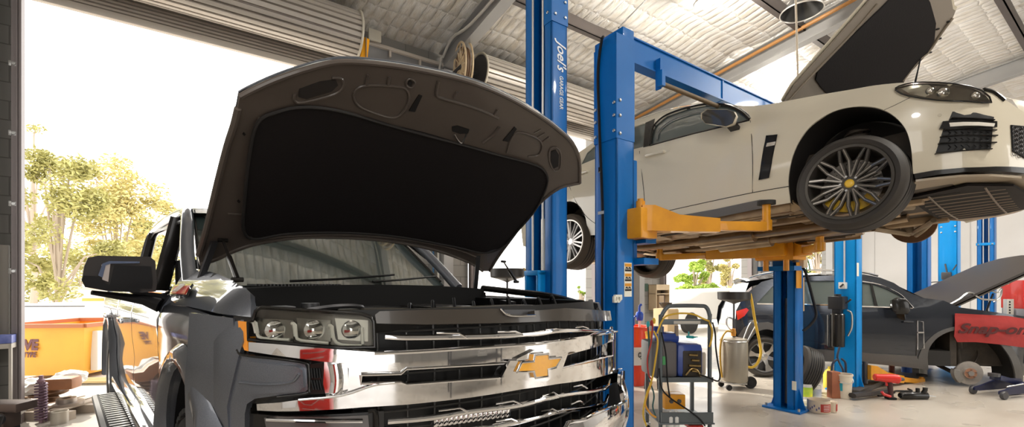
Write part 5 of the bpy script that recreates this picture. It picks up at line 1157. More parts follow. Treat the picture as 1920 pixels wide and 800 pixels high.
q = B.plane(1608, 505, 1, d_.y-.130); obj('sticker', MB().box((q.x-.035, d_.y-.134, q.z-.09), (q.x+.035, d_.y-.129, q.z+.09)), sticker_m, L3)
arm(L3, uvz(1622, 699, 6.30), uvz(1728, 711, 6.9), mid=.6, padh=.05, stem=.03)
a2 = uvz(1600, 735, 6.0); b2 = uvz(1662, 712, 6.9); a2.z = .045; b2.z = .05; obj('cable_cover', MB().bar(a2, b2, .14, .07, bev=.02), mat('floor_plate_black', (.05, .045, .04), .5), L3)
def pad_arm(pts, nm):
    P = []
    for x, y in pts:
        q = W.plane(x, y, 2, .06); P.append(B.l(q))
    return MB().tube(P, .05, 8, sq=.7)
mb = pad_arm([(1598, 741), (1625, 738), (1665, 731)], 'x'); mb.add(pad_arm([(1622, 748), (1645, 748), (1662, 740)], 'x').v, []); obj('low_arm', mb, mat('arm_black', (.035, .032, .03), .45), L3)
# lift F-G
L4 = thing('car_lift', 'farthest blue two post lift in front of the white end wall', 'car lift', B)
f_ = uvz(1780, 500, 9.9); g_ = uvz(1850, 500, 12.2)
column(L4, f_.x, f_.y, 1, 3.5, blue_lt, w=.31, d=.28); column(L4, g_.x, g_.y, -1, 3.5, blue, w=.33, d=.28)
bolts(L4, [(f_.x-.142, f_.y-.12+.22*i, z) for i in (0, 1) for z in (2.6, 2.72, 2.9)], (-1, 0, 0), .018)
for dv in (-.06, .05): obj('lift_cable', MB().cyl((g_.x-.10, g_.y+dv, .05), (g_.x-.10, g_.y+dv, 3.5), .014, 8), mat('cable_silver', (.7, .68, .65), .35, metal=.6), L4)
for z in (3.38, 2.52): obj('cross_bracket', MB().box((g_.x-.16, g_.y-.18, z), (g_.x-.12, g_.y+.18, z+.07), bev=.005), blue_lt, L4); bolts(L4, [(g_.x-.162, g_.y-.13+.26*i, z+.03) for i in (0, 1) for z in (3.38, 2.52)], (-1, 0, 0), .02)
xf = f_.x-.14; c = B.plane(1772, 548, 0, xf); c3 = B.plane(1776, 517, 0, xf)
pu = obj('pump_motor', MB().box((xf-.22, c.y-.20, c.z-.10), (xf-.02, c.y+.14, c.z+.12), bev=.03), black, L4)
mb = MB().box((xf-.10, c3.y-.08, c3.z-.08), (xf, c3.y+.08, c3.z+.08), bev=.02); mb.cyl((xf-.06, c3.y-.02, c3.z), (xf-.06, c3.y+.02, c3.z+.26), .016, 8); mb.cyl((xf-.06, c3.y-.10, c3.z+.12), (xf-.06, c3.y-.16, c3.z+.24), .012, 8); obj('release_lever', mb, dsteel, pu)
mb = MB().tube(smooth_pts([(xf-.1, c.y+.2, c.z), (xf-.1, c.y+.28, c.z+.12), (xf-.1, c.y+.2, c.z+.22), (xf-.1, c.y, c.z+.24), (xf-.08, c.y-.1, c3.z)], 6), .012, 8); obj('hose', mb, dsteel, pu)
mb = MB().tube(smooth_pts([(xf-.08, c.y-.18, c.z+.05), (xf-.12, c.y-.36, c.z+.12), (xf-.1, c.y-.40, c.z+.28), (xf-.08, c.y-.3, c.z+.3)], 6), .012, 8); mb.box((xf-.14, c.y-.36, c.z+.26), (xf-.06, c.y-.26, c.z+.36), bev=.01); obj('hand_control', mb, white_pl, pu)
# ---- things on lift 2 far column: air line, paper strip
mb = MB(); q = B.at(1502, 492, 5.25)
L2b = obj('air_regulator', MB().box((q.x-.05, q.y-.05, q.z-.06), (q.x+.06, q.y+.05, q.z+.06), bev=.012), mat('regulator_cream', (.60, .50, .36), .5), L2)
mb = MB().tube(smooth_pts([(q.x+.03, q.y, q.z-.04)]+[B.at(x, y, 5.25) for x, y in ((1512, 515), (1524, 560), (1530, 590), (1520, 608), (1506, 620))], 6), .016, 8); obj('air_hose', mb, black, L2b)
mb = MB().tube(smooth_pts([B.at(x, y, 5.25) for x, y in ((1505, 484), (1514, 486), (1519, 505))], 5), .007, 6); mb.tube(smooth_pts([B.at(x, y, 5.25) for x, y in ((1508, 484), (1514, 510), (1520, 508))], 5), .007, 6); obj('wires', mb, mat('wire_green', (.10, .28, .06), .5), L2b)
a, b = B.at(1503, 520, 5.35), B.at(1512, 583, 5.35); obj('cardboard_strip', MB().box((a.x, a.y-.01, b.z), (b.x, a.y+.01, a.z)), mat('cardboard', (.55, .36, .18), .7), L2)
# ================================================================ workshop things
def wf_(x, y, Z, rz=0.): p = W.at(x, y, Z); return Frame((p.x, p.y, 0), rz)
def fl_(px, py, rz=0.): p = W.plane(px, py, 2, 0.); return Frame((p.x, p.y, 0), rz)
ygl = mat('hose_yellow', (.80, .50, .05), .45); wd = mat('cream_wood', (.62, .50, .34), .6, noise=(6, (.54, .42, .28), .8))
# --- trolley with the blue and grey machine
K = wf_(1284, 600, 4.05, .02); p0 = K.l(W.at(1284, 575, 4.05)); zt = p0.z
def kz(y): return K.l(W.at(1284, y, 4.05)).z
def kx(x, d=0.): return K.l(W.at(x, 600, 4.05+d)).x
frame_m = mat('trolley_frame', (.13, .15, .16), .4, metal=.4)
xl, xr = kx(1238), kx(1331)
CT = thing('service_trolley', 'grey tube service trolley with hoses hung around its curved handle', 'trolley', K)
P = [(xl, 0, .12), (xl, 0, kz(610)), (xl+.01, 0, kz(592)), (xl+.06, 0, kz(576)), (xl+.12, 0, kz(573)), (xr-.10, 0, kz(573)), (xr-.03, 0, kz(576)), (xr, 0, kz(592)), (xr, 0, kz(610)), (xr, 0, .12)]
obj('handle_frame', MB().tube(smooth_pts(P, 6), .018, 10), frame_m, CT)
obj('back_bar', MB().box((xl, -.012, kz(608)), (xr, .012, kz(598)), bev=.003), frame_m, CT); obj('name_strip', MB().box((kx(1262), -.016, kz(606.5)), (kx(1312), -.010, kz(601))), mat('strip_grey', (.55, .53, .48), .4), CT)
mb = MB().box((xl-.02, -.02, kz(712)), (xr+.02, .40, kz(709)), bev=.003); mb.box((xl-.02, -.03, kz(715)), (xr+.02, -.01, kz(706))); obj('middle_shelf', mb, frame_m, CT)
mb = MB().box((xl-.02, -.06, kz(792)), (xr+.02, .40, kz(789)), bev=.003); mb.box((xl-.01, -.05, kz(792)), (xr+.01, -.035, kz(770))); obj('bottom_shelf', mb, frame_m, CT)
mb = MB()
for s in (xl, xr): obj('rear_post', MB().bar((s, .38, .12), (s, .38, kz(709)), .03, .03), frame_m, CT)
for s in (xl, xr):
    for y_ in (-.02, .36):
        M = Matrix.Translation((s, y_, .055)) @ Matrix.Rotation(rad(90), 4, 'Y'); w_ = obj('castor', MB().lathe([(0, .015), (.04, .018), (.052, .012), (.055, 0), (.052, -.012), (.04, -.018), (0, -.015)], 24, M), rubber, CT); obj('castor_fork', MB().box((s-.025, y_-.015, .055), (s+.025, y_+.015, .13), bev=.004), steel, w_)
def hang(name, pts, r, m, parent, d=-.03):
    P = [K.l(W.at(x, y, 4.05+d)) for x, y in pts]; return obj(name, MB().tube(smooth_pts(P, 6), r, 7), m, parent)
hang('yellow_hose', [(1232, 625), (1240, 604), (1250, 592), (1275, 587), (1300, 589), (1318, 597), (1330, 602)], .008, ygl, CT)
hang('yellow_hose', [(1330, 604), (1335, 618), (1334, 636), (1330, 650)], .008, ygl, CT)
hang('yellow_hose', [(1226, 620), (1233, 640), (1228, 680), (1222, 712), (1212, 740), (1206, 775), (1212, 798)], .008, ygl, CT, -.08)
hang('yellow_hose', [(1222, 716), (1214, 738), (1210, 758), (1220, 775), (1230, 782)], .009, mat('hose_orange', (.75, .34, .04), .45), CT, -.06)
hang('red_hose', [(1224, 608), (1221, 640), (1214, 672), (1216, 700), (1222, 712)], .007, mat('hose_red', (.45, .04, .03), .45), CT, -.07)
hang('dark_hose', [(1215, 610), (1217, 650), (1215, 700), (1226, 738), (1224, 762), (1230, 782)], .007, mat('hose_teal', (.03, .10, .10), .45), CT, -.05)
hang('dark_cable', [(1336, 604), (1341, 625), (1342, 650), (1346, 680), (1350, 703), (1346, 714), (1330, 708), (1312, 702)], .007, black, CT, -.05)
hang('dark_cable', [(1236, 690), (1240, 725), (1256, 745), (1290, 768), (1312, 785), (1322, 798)], .007, black, CT, -.07)
hang('dark_cable', [(1240, 622), (1248, 660), (1250, 690), (1252, 718), (1256, 745)], .007, black, CT, -.07)
for (x, y, m) in ((1215, 606, mat('fitting_teal', (.03, .40, .42), .4)), (1222, 604, mat('hose_red', (.45, .04, .03), .45)), (1226, 600, ygl)):
    q = K.l(W.at(x, y, 4.0)); obj('hose_fitting', MB().tube([q-Vector((0, 0, .03)), q, q+Vector((0, 0, .02))], [.012, .016, .008], 10), m, CT)
# machine on the shelf
mz0, mz1 = kz(708), kz(640)
MC = thing('portable_machine', 'blue and dark grey portable machine standing on the trolley shelf', 'machine', K)
mb = MB().box((kx(1222), .02, mz0), (kx(1272), .34, kz(642)), bev=.03); obj('grey_housing', mb, mat('machine_grey', (.14, .13, .13), .45), MC)
mb = MB().box((kx(1270), .00, mz0), (kx(1320), .32, kz(644)), bev=.05); mb.box((kx(1238), .10, kz(646)), (kx(1284), .26, kz(626)), bev=.04); obj('blue_housing', mb, mat('machine_blue', (.03, .07, .32), .35, coat=.3), MC)
obj('front_recess', MB().box((kx(1280), -.006, kz(706)), (kx(1316), .02, kz(657)), bev=.012), mat('recess_dark', (.03, .022, .015), .5), MC)
mb = MB()
for k in range(4): mb.cyl((kx(1290+5*(k % 2)), -.02, kz(664+10*k)), (kx(1306+3*(k % 3)), -.02, kz(665+10*k)), .011, 10)
mb.tube(smooth_pts([(kx(1284), -.02, kz(702)), (kx(1294), -.03, kz(690)), (kx(1304), -.03, kz(692)), (kx(1312), -.02, kz(704))], 5), .008, 8); obj('brass_fittings', mb, mat('brass', (.40, .28, .12), .3, metal=.9), MC)
obj('green_label', MB().box((kx(1243), .012, kz(684)), (kx(1251), .022, kz(668))), mat('label_green', (.10, .45, .16), .5), MC)
obj('cylinder_top', MB().cyl((kx(1247), .18, kz(632)), (kx(1247), .18, kz(615)), .05, 18), mat('machine_blue', (.03, .07, .32), .35), MC)
obj('gauge_post', MB().cyl((kx(1278), .12, kz(632)), (kx(1278), .12, kz(612)), .018, 12), mat('post_tan', (.42, .33, .25), .5), MC)
single('canister', MB().lathe([(0, 0), (.048, 0), (.052, .01), (.052, .19), (.045, .205), (0, .21)], 24, Matrix.Translation((kx(1327), .16, kz(708)))), mat('canister_cream', (.55, .48, .38), .5), 'small cream canister beside the blue machine on the trolley', 'canister', K)
g = MB().tube([(kx(1292), .05, kz(632)), (kx(1300), .0, kz(632))], .013, 10); g.tube([(kx(1300), 0, kz(632)), (kx(1308), -.01, kz(631))], [.010, .002], 8); g.tube([(kx(1294), .03, kz(633)), (kx(1294), .03, kz(622))], .006, 6)
single('brass_valve', g, mat('fitting_teal', (.03, .4, .42), .4), 'teal tipped valve on top of the blue machine', 'valve', K)
mb = MB().box((kx(1250), .05, kz(770)), (kx(1290), .20, kz(742)), bev=.012); q = single('pump_block', mb, yellow, 'yellow metal pump block on the lower trolley shelf', 'pump', K)
mb = MB()
for x in (1262, 1277):
    mb.cyl((kx(x), .048, kz(754)), (kx(x), .035, kz(754)), .018, 14); mb.bar((kx(x-3), .034, kz(757)), (kx(x+3), .034, kz(751)), .006)
obj('pump_valves', mb, dsteel, q)
bt = MB()
for x in (1254, 1265):
    bt.lathe([(0, 0), (.03, 0), (.034, .01), (.034, .10), (.02, .125), (.016, .13), (.016, .15), (0, .15)], 18, Matrix.Translation((kx(x), -.02, kz(812))))
    single('bottle', MB().lathe([(0, 0), (.03, 0), (.034, .01), (.034, .10), (.02, .125), (.016, .13), (.016, .155), (0, .155)], 18, Matrix.Translation((kx(x), -.02-.0*x, kz(800)))), white_pl, ('first' if x < 1260 else 'second')+' white plastic bottle from the corner post on the bottom trolley shelf', 'bottle', K, 'white bottles on the trolley')
single('red_tool_tray', MB().box((kx(1290), -.02, kz(802)), (kx(1318), .10, kz(796)), bev=.006), red, 'small red tray on the bottom shelf of the trolley', 'tray', K)
# --- oil drainers
def drainer(F, hz, lab, grp, tank_w=.18):
    t = thing('oil_drainer', lab, 'oil drainer', F)
    obj('tank', MB().lathe([(0, .09), (tank_w*.9, .09), (tank_w, .12), (tank_w, .66), (tank_w*.93, .70), (.06, .72), (0, .72)], 36), mat('tank_grey', (.36, .32, .25), .38, metal=.15), t)
    obj('tank_ring', MB().lathe([(tank_w+.002, .66), (tank_w+.008, .67), (tank_w+.002, .68)], 36), steel, t)
    obj('mast', MB().tube([(0, 0, .70), (0, 0, .98)], .020, 12).tube([(0, 0, .95), (0, 0, hz-.06)], .013, 12), dsteel, t)
    obj('funnel', MB().lathe([(.015, hz-.17), (.03, hz-.16), (.12, hz-.13), (.20, hz-.11), (.212, hz-.10), (.215, hz), (.205, hz), (.20, hz-.09), (.03, hz-.14), (.0, hz-.15)], 36), mat('funnel_black', (.04, .035, .03), .4), t)
    obj('valve', MB().lathe([(0, -.05), (.03, -.05), (.035, 0), (.025, .05), (0, .06)], 14, Matrix.Translation((-.02, -.03, .79))), mat('valve_orange', (.62, .26, .03), .4), t)
    obj('gauge_pipe', MB().tube(smooth_pts([(-.03, 0, .80), (-.10, 0, .90), (-.09, 0, 1.0), (-.02, 0, .98)], 5), .012, 8), steel, t)
    obj('push_handle', MB().tube(smooth_pts([(tank_w-.04, .03, .66), (tank_w+.05, .05, .86), (tank_w+.10, .05, .93), (tank_w+.16, .05, .94), (tank_w+.15, .04, .88), (tank_w+.03, .03, .66)], 5), .009, 8), steel, t)
    obj('drain_hose', MB().tube(smooth_pts([(.20, 0, hz-.02), (.24, 0, hz-.06), (.30, 0, .95), (.37, -.02, .55), (.33, -.03, .38), (.26, -.02, .30), (tank_w, 0, .30)], 7), .018, 9), ygl, t)
    obj('drain_hose', MB().tube(smooth_pts([(-.04, -.04, .80), (-.13, -.04, .80), (-.20, -.04, .66), (-.21, -.04, .4), (-.19, -.05, .16)], 7), .013, 8), mat('hose_amber', (.60, .34, .04), .45), t)
    for (x, y, r) in ((.22, .0, .085), (-.14, -.12, .04), (-.14, .12, .04), (.22, .24, .085)):
        M = Matrix.Translation((x, y-.03, r)) @ Matrix.Rotation(rad(90), 4, 'X'); w_ = obj('wheel', MB().lathe([(0, .018), (r*.5, .018), (r*.55, .012), (r*.7, .018), (r*.95, .016), (r, .008), (r, -.008), (r*.95, -.016), (0, -.018)], 28, M), rubber, t)
    obj('base_plate', MB().lathe([(0, .085), (.20, .085), (.20, .10), (0, .10)], 6), steel, t)
    return t
drainer(fl_(1376, 727), 1.36, 'grey wheeled oil drainer with yellow hose between trolley and suv', None)
drainer(wf_(951, 500, 5.7, .3), 1.66, 'wheeled oil drainer with black dish behind the pickup wing', None)
# --- oil drum with pump, bucket beside
DF = fl_(1181, 716); dr = thing('oil_drum', 'red steel oil drum with white label band and blue hand pump', 'drum', DF)
prof = [(0, .02), (.27, .02), (.285, 0), (.285, .03)]
for k in range(30): z = .03+.80*k/29; prof.append((.285+.006*math.exp(-((z-.30)/.012)**2)+.006*math.exp(-((z-.58)/.012)**2), z))
prof += [(.29, .84), (.285, .85), (.27, .84), (.27, .825), (0, .825)]
obj('shell', MB().lathe(prof, 48), mat('drum_red', (.80, .06, .02), .35, coat=.3), dr)
obj('label_band', MB().lathe([(.2925, .30), (.2925, .56)], 48), mat('drum_label', (.80, .76, .70), .5), dr)
q = DF.l(W.at(1202, 664, 6.6)); vtext('label_lettering', 'CMA-DI', .10, mat('ink_black', (.03, .03, .03), .5), dr, (.155, -.25, .45), (.85, .5, 0), (0, 0, 1), bold=.003, sx=.8)
obj('label_swoosh', MB().tube(smooth_pts([(.08, -.285, .40), (.16, -.25, .37), (.24, -.17, .38), (.25, -.15, .42)], 5), .008, 6), mat('ink_black', (.03, .03, .03), .5), dr)
q = DF.l(W.at(1201, 592, 6.75)); pm = obj('hand_pump', MB().lathe([(0, -.07), (.045, -.07), (.055, -.03), (.055, .03), (.04, .06), (0, .06)], 20, Matrix.Translation((q.x, q.y+.05, q.z))), mat('pump_blue', (.02, .10, .62), .3, coat=.5), dr)
mb = MB().tube([(q.x, q.y+.05, .82), (q.x, q.y+.05, q.z-.05)], .016, 10); obj('pump_stem', mb, white_pl, pm)
mb = MB().tube(smooth_pts([(q.x, q.y+.05, q.z+.05), (q.x, q.y+.05, q.z+.14), (q.x+.03, q.y+.05, q.z+.17)], 4), .018, 10); mb.tube(smooth_pts([(q.x-.05, q.y+.05, q.z), (q.x-.08, q.y+.05, q.z-.03), (q.x-.08, q.y+.05, q.z-.14)], 4), .012, 8); obj('pump_crank', mb, mat('pump_blue', (.02, .1, .62), .3), pm)
q = W.at(1224, 640, 6.3); bf = Frame((q.x, q.y, 0)); 
bk = thing('stool', 'steel stool carrying a yellow tub between drum and trolley', 'stool', bf); zt_ = bf.l(W.at(1224, 650, 6.3)).z
obj('seat', MB().cyl((0, 0, zt_-.03), (0, 0, zt_), .13, 24), dsteel, bk)
for a in range(4): obj('leg', MB().cyl((.07*cos(a*PI/2+.7), .07*sin(a*PI/2+.7), zt_-.03), (.13*cos(a*PI/2+.7), .13*sin(a*PI/2+.7), 0), .012, 8), dsteel, bk)
single('tub', MB().lathe([(0, zt_+.004), (.085, zt_+.004), (.10, zt_+.19), (.105, zt_+.19), (.105, zt_+.21), (.095, zt_+.21), (.08, zt_+.02)], 24), mat('tub_yellow', (.80, .42, .03), .4), 'yellow plastic tub beside the red oil drum', 'tub', bf)
# --- items on the wall pier by the third doorway
def pier(px, py): q = B.plane(px, py, 1, VW-.02); return q
a, b = pier(1216, 533), pier(1241, 580); sh = thing('wall_cabinet', 'cream open shelf box on the pier beside the third doorway', 'cabinet', B)
wv = VW-.02; mb = MB(); x0, x1, z1, z0 = a.x, b.x, a.z, b.z; dm = .22
mb.box((x0, wv-dm, z0), (x0+.02, wv, z1)); mb.box((x1-.02, wv-dm, z0), (x1, wv, z1)); mb.box((x0, wv-dm, z0), (x1, wv, z0+.02)); mb.box((x0, wv-dm, z1-.02), (x1, wv, z1)); mb.box((x0, wv-.01, z0), (x1, wv, z1)); zm = lerp(z0, z1, .62); mb.box((x0, wv-dm, zm), (x1, wv, zm+.02)); mb.box((x0, wv-dm-.005, zm+.10), (x1, wv-dm+.01, z1))
obj('carcass', mb, wd, sh); obj('inner_divider', MB().box((x0+.12, wv-dm+.01, z0+.02), (x0+.30, wv-.02, zm-.03), bev=.005), mat('tan_board', (.40, .30, .20), .6), sh)
a, b = pier(1193, 531), pier(1207, 546); single('wall_charger', MB().box((a.x, wv-.14, b.z), (b.x, wv, a.z), bev=.02), mat('charger_green', (.03, .06, .04), .4), 'small dark green box on the grey pier near the cream shelf', 'box', B)
q = B.plane(1248, 570, 1, 6.5); q0 = B.l(W.at(1248, 572, 8.6)); sf = sub(B, (q0.x, q0.y, 0))
z_ = q0.z-.06; sb = thing('storage_box', 'cream storage box standing by the third doorway edge', 'box', sf)
obj('carton', MB().box((-.16, -.16, 0), (.16, .16, z_), bev=.01), mat('carton_cream', (.66, .50, .30), .6), sb); obj('carton_flap', MB().box((-.16, -.17, z_-.25), (.16, -.16, z_-.02)), mat('flap_tan', (.55, .40, .22), .6), sb)
single('bowl', MB().lathe([(0, z_+.01), (.06, z_+.01), (.12, z_+.10), (.125, z_+.11), (.11, z_+.10), (.05, z_+.03), (0, z_+.03)], 24), mat('bowl_dark', (.06, .05, .045), .35, metal=.4), 'dark bowl on top of the cream storage box', 'bowl', sf)
# shelf unit on the next pier with grey crates and a red case
sf = sub(B, (13.95, VW-.45, 0)); rk = thing('storage_rack', 'steel storage rack between the third and fourth doorways', 'rack', sf)
mb = MB()
for x in (-.55, .52):
    for y in (-.2, .2): mb.box((x, y, 0), (x+.03, y+.03, 2.9))
obj('uprights', mb, dsteel, rk)
for z in (.6, 1.25, 1.70, 2.2): obj('shelf', MB().box((-.55, -.2, z), (.55, .23, z+.03)), mat('shelf_pink_grey', (.45, .38, .36), .5), rk)
single('grey_crate', MB().box((-.42, -.18, 1.732), (.10, .2, 2.05), bev=.03), mat('crate_grey', (.16, .16, .165), .5), 'large grey crate on the storage rack above the red case', 'crate', sf); single('grey_crate', MB().box((.16, -.18, 1.732), (.50, .2, 1.95), bev=.03), mat('crate_grey', (.16, .16, .165), .5), 'smaller grey crate beside the large crate on the rack', 'crate', sf)
single('red_case', MB().box((-.45, -.22, 1.285), (.45, .2, 1.38), bev=.02), mat('case_red', (.70, .05, .08), .4), 'flat red case on the storage rack behind the suv tail', 'case', sf)
# --- around the foot of the far column of the sedan's lift
tf = fl_(1512, 742); q = tf.l(W.at(1522, 703, 5.8))
Mt = Matrix.Translation((.02, .10, .325)) @ Matrix.Rotation(rad(170), 4, 'Z') @ Matrix.Rotation(rad(70), 4, 'Y') @ Matrix.Scale(.88, 4)
t = thing('loose_tyre', 'worn loose tyre leaning behind the far lift column', 'tyre', tf); R = .36
mb = MB().lathe([(.22, .10), (.235, .118), (.29, .13), (R-.02, .115), (R-.004, .09), (R, .04), (R, -.04), (R-.004, -.09), (R-.02, -.115), (.29, -.13), (.235, -.118), (.22, -.10), (.235, -.09), (R-.03, -.09), (R-.02, 0), (R-.03, .09), (.235, .09), (.22, .10)], 60, Mt); obj('carcass', mb, tyre_m, t)
g = MB()
for z in (-.075, -.045, -.015, .015, .045, .075): g.lathe([(R+.003, z-.006), (R+.003, z+.006)], 60, Mt)
obj('tread_groove', g, black, t)
def tin(F, r, h, lab, m, body='tin'):
    t = thing('paint_tin', lab, 'tin', F); obj('can', MB().lathe([(0, .002), (r, .002), (r, .01), (r*.98, .015), (r*.98, h-.012), (r, h-.008), (r, h), (r*.9, h), (r*.88, h-.01), (0, h-.01)], 28), mat('tin_white', (.66, .66, .64), .3, metal=.3), t)
    obj('paper_label', MB().lathe([(r*.99, .03), (r*.99, h-.04)], 28), m, t); return t
t = tin(fl_(1511, 746), .075, .19, 'paint tin with green and yellow label behind the far column', mat('label_greenyellow', (.30, .55, .05), .5, noise=(9, (.75, .70, .05), .6))); tin(fl_(1530, 745), .06, .16, 'grey blue tin beside the green labelled tin', mat('label_greyblue', (.30, .34, .45), .5, noise=(9, (.6, .6, .6), .6)))
cf = fl_(1535, 771); t = thing('jar', 'flat round tub with red label on the floor by the far lift column', 'tub', cf); r = .115
obj('tub_body', MB().lathe([(0, .003), (r, .003), (r, .13), (r*.96, .14), (r*.93, .13), (r*.92, .02), (0, .015)], 36), mat('tub_cream', (.60, .50, .38), .5), t); obj('red_label', MB().lathe([(r*1.012, .02), (r*1.012, .11)], 30, a0=rad(-115), a1=rad(-50)), mat('label_red', (.42, .04, .03), .5), t)
mb = MB()
for k in range(4): mb.lathe([(r*1.018, .035+.018*k), (r*1.018, .040+.018*k)], 12, a0=rad(-100), a1=rad(-62))
obj('label_lines', mb, white_pl, t)
mb = MB()
for k in range(5): mb.lathe([(r*1.014, .03+.02*(k % 3)), (r*1.014, .055+.02*(k % 3))], 6, a0=rad(-170+11*k), a1=rad(-163+11*k))
obj('label_marks', mb, mat('label_bluegrey', (.12, .12, .25), .5), t)
cf = fl_(1561, 772); t = thing('jar', 'small cream tub with red stripe next to the flat tub', 'tub', cf)
obj('tub_body', MB().lathe([(0, .003), (.042, .003), (.046, .12), (.042, .125), (.036, .12), (0, .10)], 24), mat('tub_cream', (.6, .5, .38), .5), t); obj('red_stripe', MB().lathe([(.0455, .02), (.0475, .10)], 12, a0=rad(-80), a1=rad(-30)), mat('label_red', (.42, .04, .03), .5), t)
single('box', MB().box((-.055, -.05, 0), (.055, .05, .34), bev=.006), mat('rust_brown_box', (.26, .08, .04), .6, noise=(8, (.36, .13, .06), .8)), 'tall rusty brown box between loose tyre and white bucket', 'box', fl_(1563, 745))
bf = fl_(1581, 745); t = thing('bucket', 'white plastic bucket with blue label catching hoses at the pump column', 'bucket', bf)
obj('shell', MB().lathe([(0, .003), (.085, .003), (.10, .29), (.106, .29), (.106, .31), (.096, .31), (.08, .02), (0, .02)], 30), mat('bucket_cream', (.68, .60, .48), .5), t); obj('blue_label', MB().lathe([(.091, .10), (.098, .20)], 8, a0=rad(-170), a1=rad(-130)), mat('label_teal', (.02, .35, .45), .5), t)
obj('bail_handle', MB().tube(smooth_pts([(-.104, 0, .28), (-.08, -.07, .22), (0, -.11, .20), (.08, -.07, .22), (.104, 0, .28)], 5), .004, 6), steel, t)
bf = fl_(1556, 728); single('yellow_jug', MB().lathe([(0, 0), (.07, 0), (.08, .02), (.08, .2), (.05, .26), (.025, .28), (.025, .31), (0, .31)], 20), mat('jug_yellow', (.82, .62, .08), .4), 'yellow jug behind the rusty box and tyre', 'jug', bf)
# air tools on the floor in front of the suv
af = fl_(1670, 748, -.15); t = thing('impact_wrench', 'red air wrench standing upright on its handle on the floor', 'air wrench', af)
obj('handle', MB().tube([(0, 0, .0), (0, 0, .08), (-.01, 0, .20), (-.015, 0, .25)], [.035, .028, .032, .045], 14), mat('handle_dark', (.06, .02, .02), .5), t)
obj('body', MB().tube([(-.19, 0, .275), (-.18, 0, .275), (-.10, 0, .27), (0, 0, .265), (.08, 0, .26), (.10, 0, .26)], [.035, .045, .048, .060, .058, .04], 18), red, t)
obj('nose', MB().tube([(.10, 0, .26), (.15, 0, .258)], [.03, .018], 12), dsteel, t); obj('foot', MB().box((-.05, -.045, 0), (.05, .045, .03), bev=.01), black, t); obj('trigger', MB().box((-.06, -.01, .17), (-.035, .01, .23), bev=.004), red, t)
obj('red_clip', MB().tube([(-.02, -.03, .04), (-.10, -.03, .07), (-.12, -.03, .10)], .018, 8), red, t)
af = fl_(1715, 748, .05); t = thing('impact_wrench', 'black air wrench lying on the floor beyond the red one', 'air wrench', af)
obj('body', MB().tube([(-.20, 0, .05), (-.18, 0, .05), (0, 0, .05), (.15, 0, .045), (.17, 0, .045)], [.03, .045, .045, .05, .03], 14), gb, t); obj('grip', MB().tube([(.10, 0, .05), (.12, -.02, .12), (.12, -.02, .15)], [.03, .025, .028], 10).tube([(.04, 0, .08), (.04, 0, .14)], .022, 10), gb, t); obj('spindle', MB().tube([(.17, 0, .045), (.28, 0, .03)], [.012, .006], 8), steel, t)
af = fl_(1690, 742, .3); single('air_hose', MB().tube(smooth_pts([(-.35, .05, .02), (-.2, .12, .02), (0, .10, .02), (.15, .16, .02), (.35, .1, .02), (.45, .2, .02)], 6), .012, 8), black, 'black air hose on the floor around the air wrenches', 'hose', af)
# small items far under the suv
for (x, y, r, h, c, l) in ((1700, 697, .07, .20, (.05, .15, .55), 'blue canister seen under the suv sill'), (1731, 704, .05, .15, (.60, .58, .52), 'small white can on the floor under the suv sill'), (1672, 700, .04, .20, (.35, .08, .04), 'thin red can on the floor behind the yellow arm')):
    single('canister', MB().lathe([(0, 0), (r, 0), (r, h*.85), (r*.5, h), (0, h)], 20), mat('can_%d' % x, c, .4), l, 'can', fl_(x, y))
# trolley jack
jf = fl_(1868, 742, .25); t = thing('trolley_jack', 'dark blue trolley jack under the raised nose of the suv', 'jack', jf); jb = mat('jack_blue', (.005, .010, .05), .4, coat=.2)
mb = MB()
for s in (-.13, .13): mb.prism([(-.18, .06), (-.10, .05), (.65, .05), (.75, .10), (.7, .17), (.3, .2), (-.05, .12), (-.18, .10)], 1, s-.012, s+.012)
obj('side_frame', mb, jb, t); obj('lift_arm', MB().bar((.5, 0, .12), (-.02, 0, .25), .12, .07, bev=.01), jb, t); obj('saddle', MB().cyl((-.04, 0, .26), (-.04, 0, .30), .06, 20), dsteel, t); obj('cross_rod', MB().cyl((-.1, -.16, .16), (.55, -.16, .20), .008, 8), steel, t)
for (x, y) in ((-.15, -.16), (-.15, .16), (.62, -.15), (.62, .15)): M = Matrix.Translation((x, y, .055)) @ Matrix.Rotation(rad(90), 4, 'X'); obj('wheel', MB().lathe([(0, .02), (.05, .02), (.055, .01), (.055, -.01), (.05, -.02), (0, -.02)], 24, M), dsteel, t)
# red tool cabinet, bench, bits on it
cf = Frame((0, 0, 0)); q = W.at(1925, 560, 9.6); cf = Frame((q.x, q.y, 0), YB-rad(90)+.5); zc1 = cf.l(W.at(1925, 525, 9.6)).z; zc0 = cf.l(W.at(1925, 577, 9.6)).z
q = W.at(1925, 600, 9.6)
def bz(y): return 1.45+(HY-y)*9.6/FPX
bfm = Frame((W.at(1915, 600, 9.6).x, 9.6, 0)); t = thing('workbench', 'dark workbench behind the suv bonnet holding the red tool chest', 'workbench', bfm)
obj('worktop', MB().box((-.60, -.3, bz(592)-.04), (1.2, .35, bz(592)), bev=.005), black, t)
for x in (-.55, 1.15):
    for y in (-.25, .3): obj('leg', MB().box((x-.03, y-.03, 0), (x+.03, y+.03, bz(592)-.04)), dsteel, t)
t = thing('tool_chest', 'glossy red tool chest standing on the dark workbench', 'tool chest', bfm); x0 = bfm.l(W.at(1907, 550, 9.6)).x; zb_ = bz(578)
obj('riser', MB().box((x0+.0, -.10, bz(592)+.001), (x0+.7, .3, zb_), bev=.004), mat('riser_grey', (.25, .26, .28), .5), t)
obj('carcass', MB().box((x0, -.12, zb_), (x0+.7, .32, bz(525)), bev=.01), red, t)
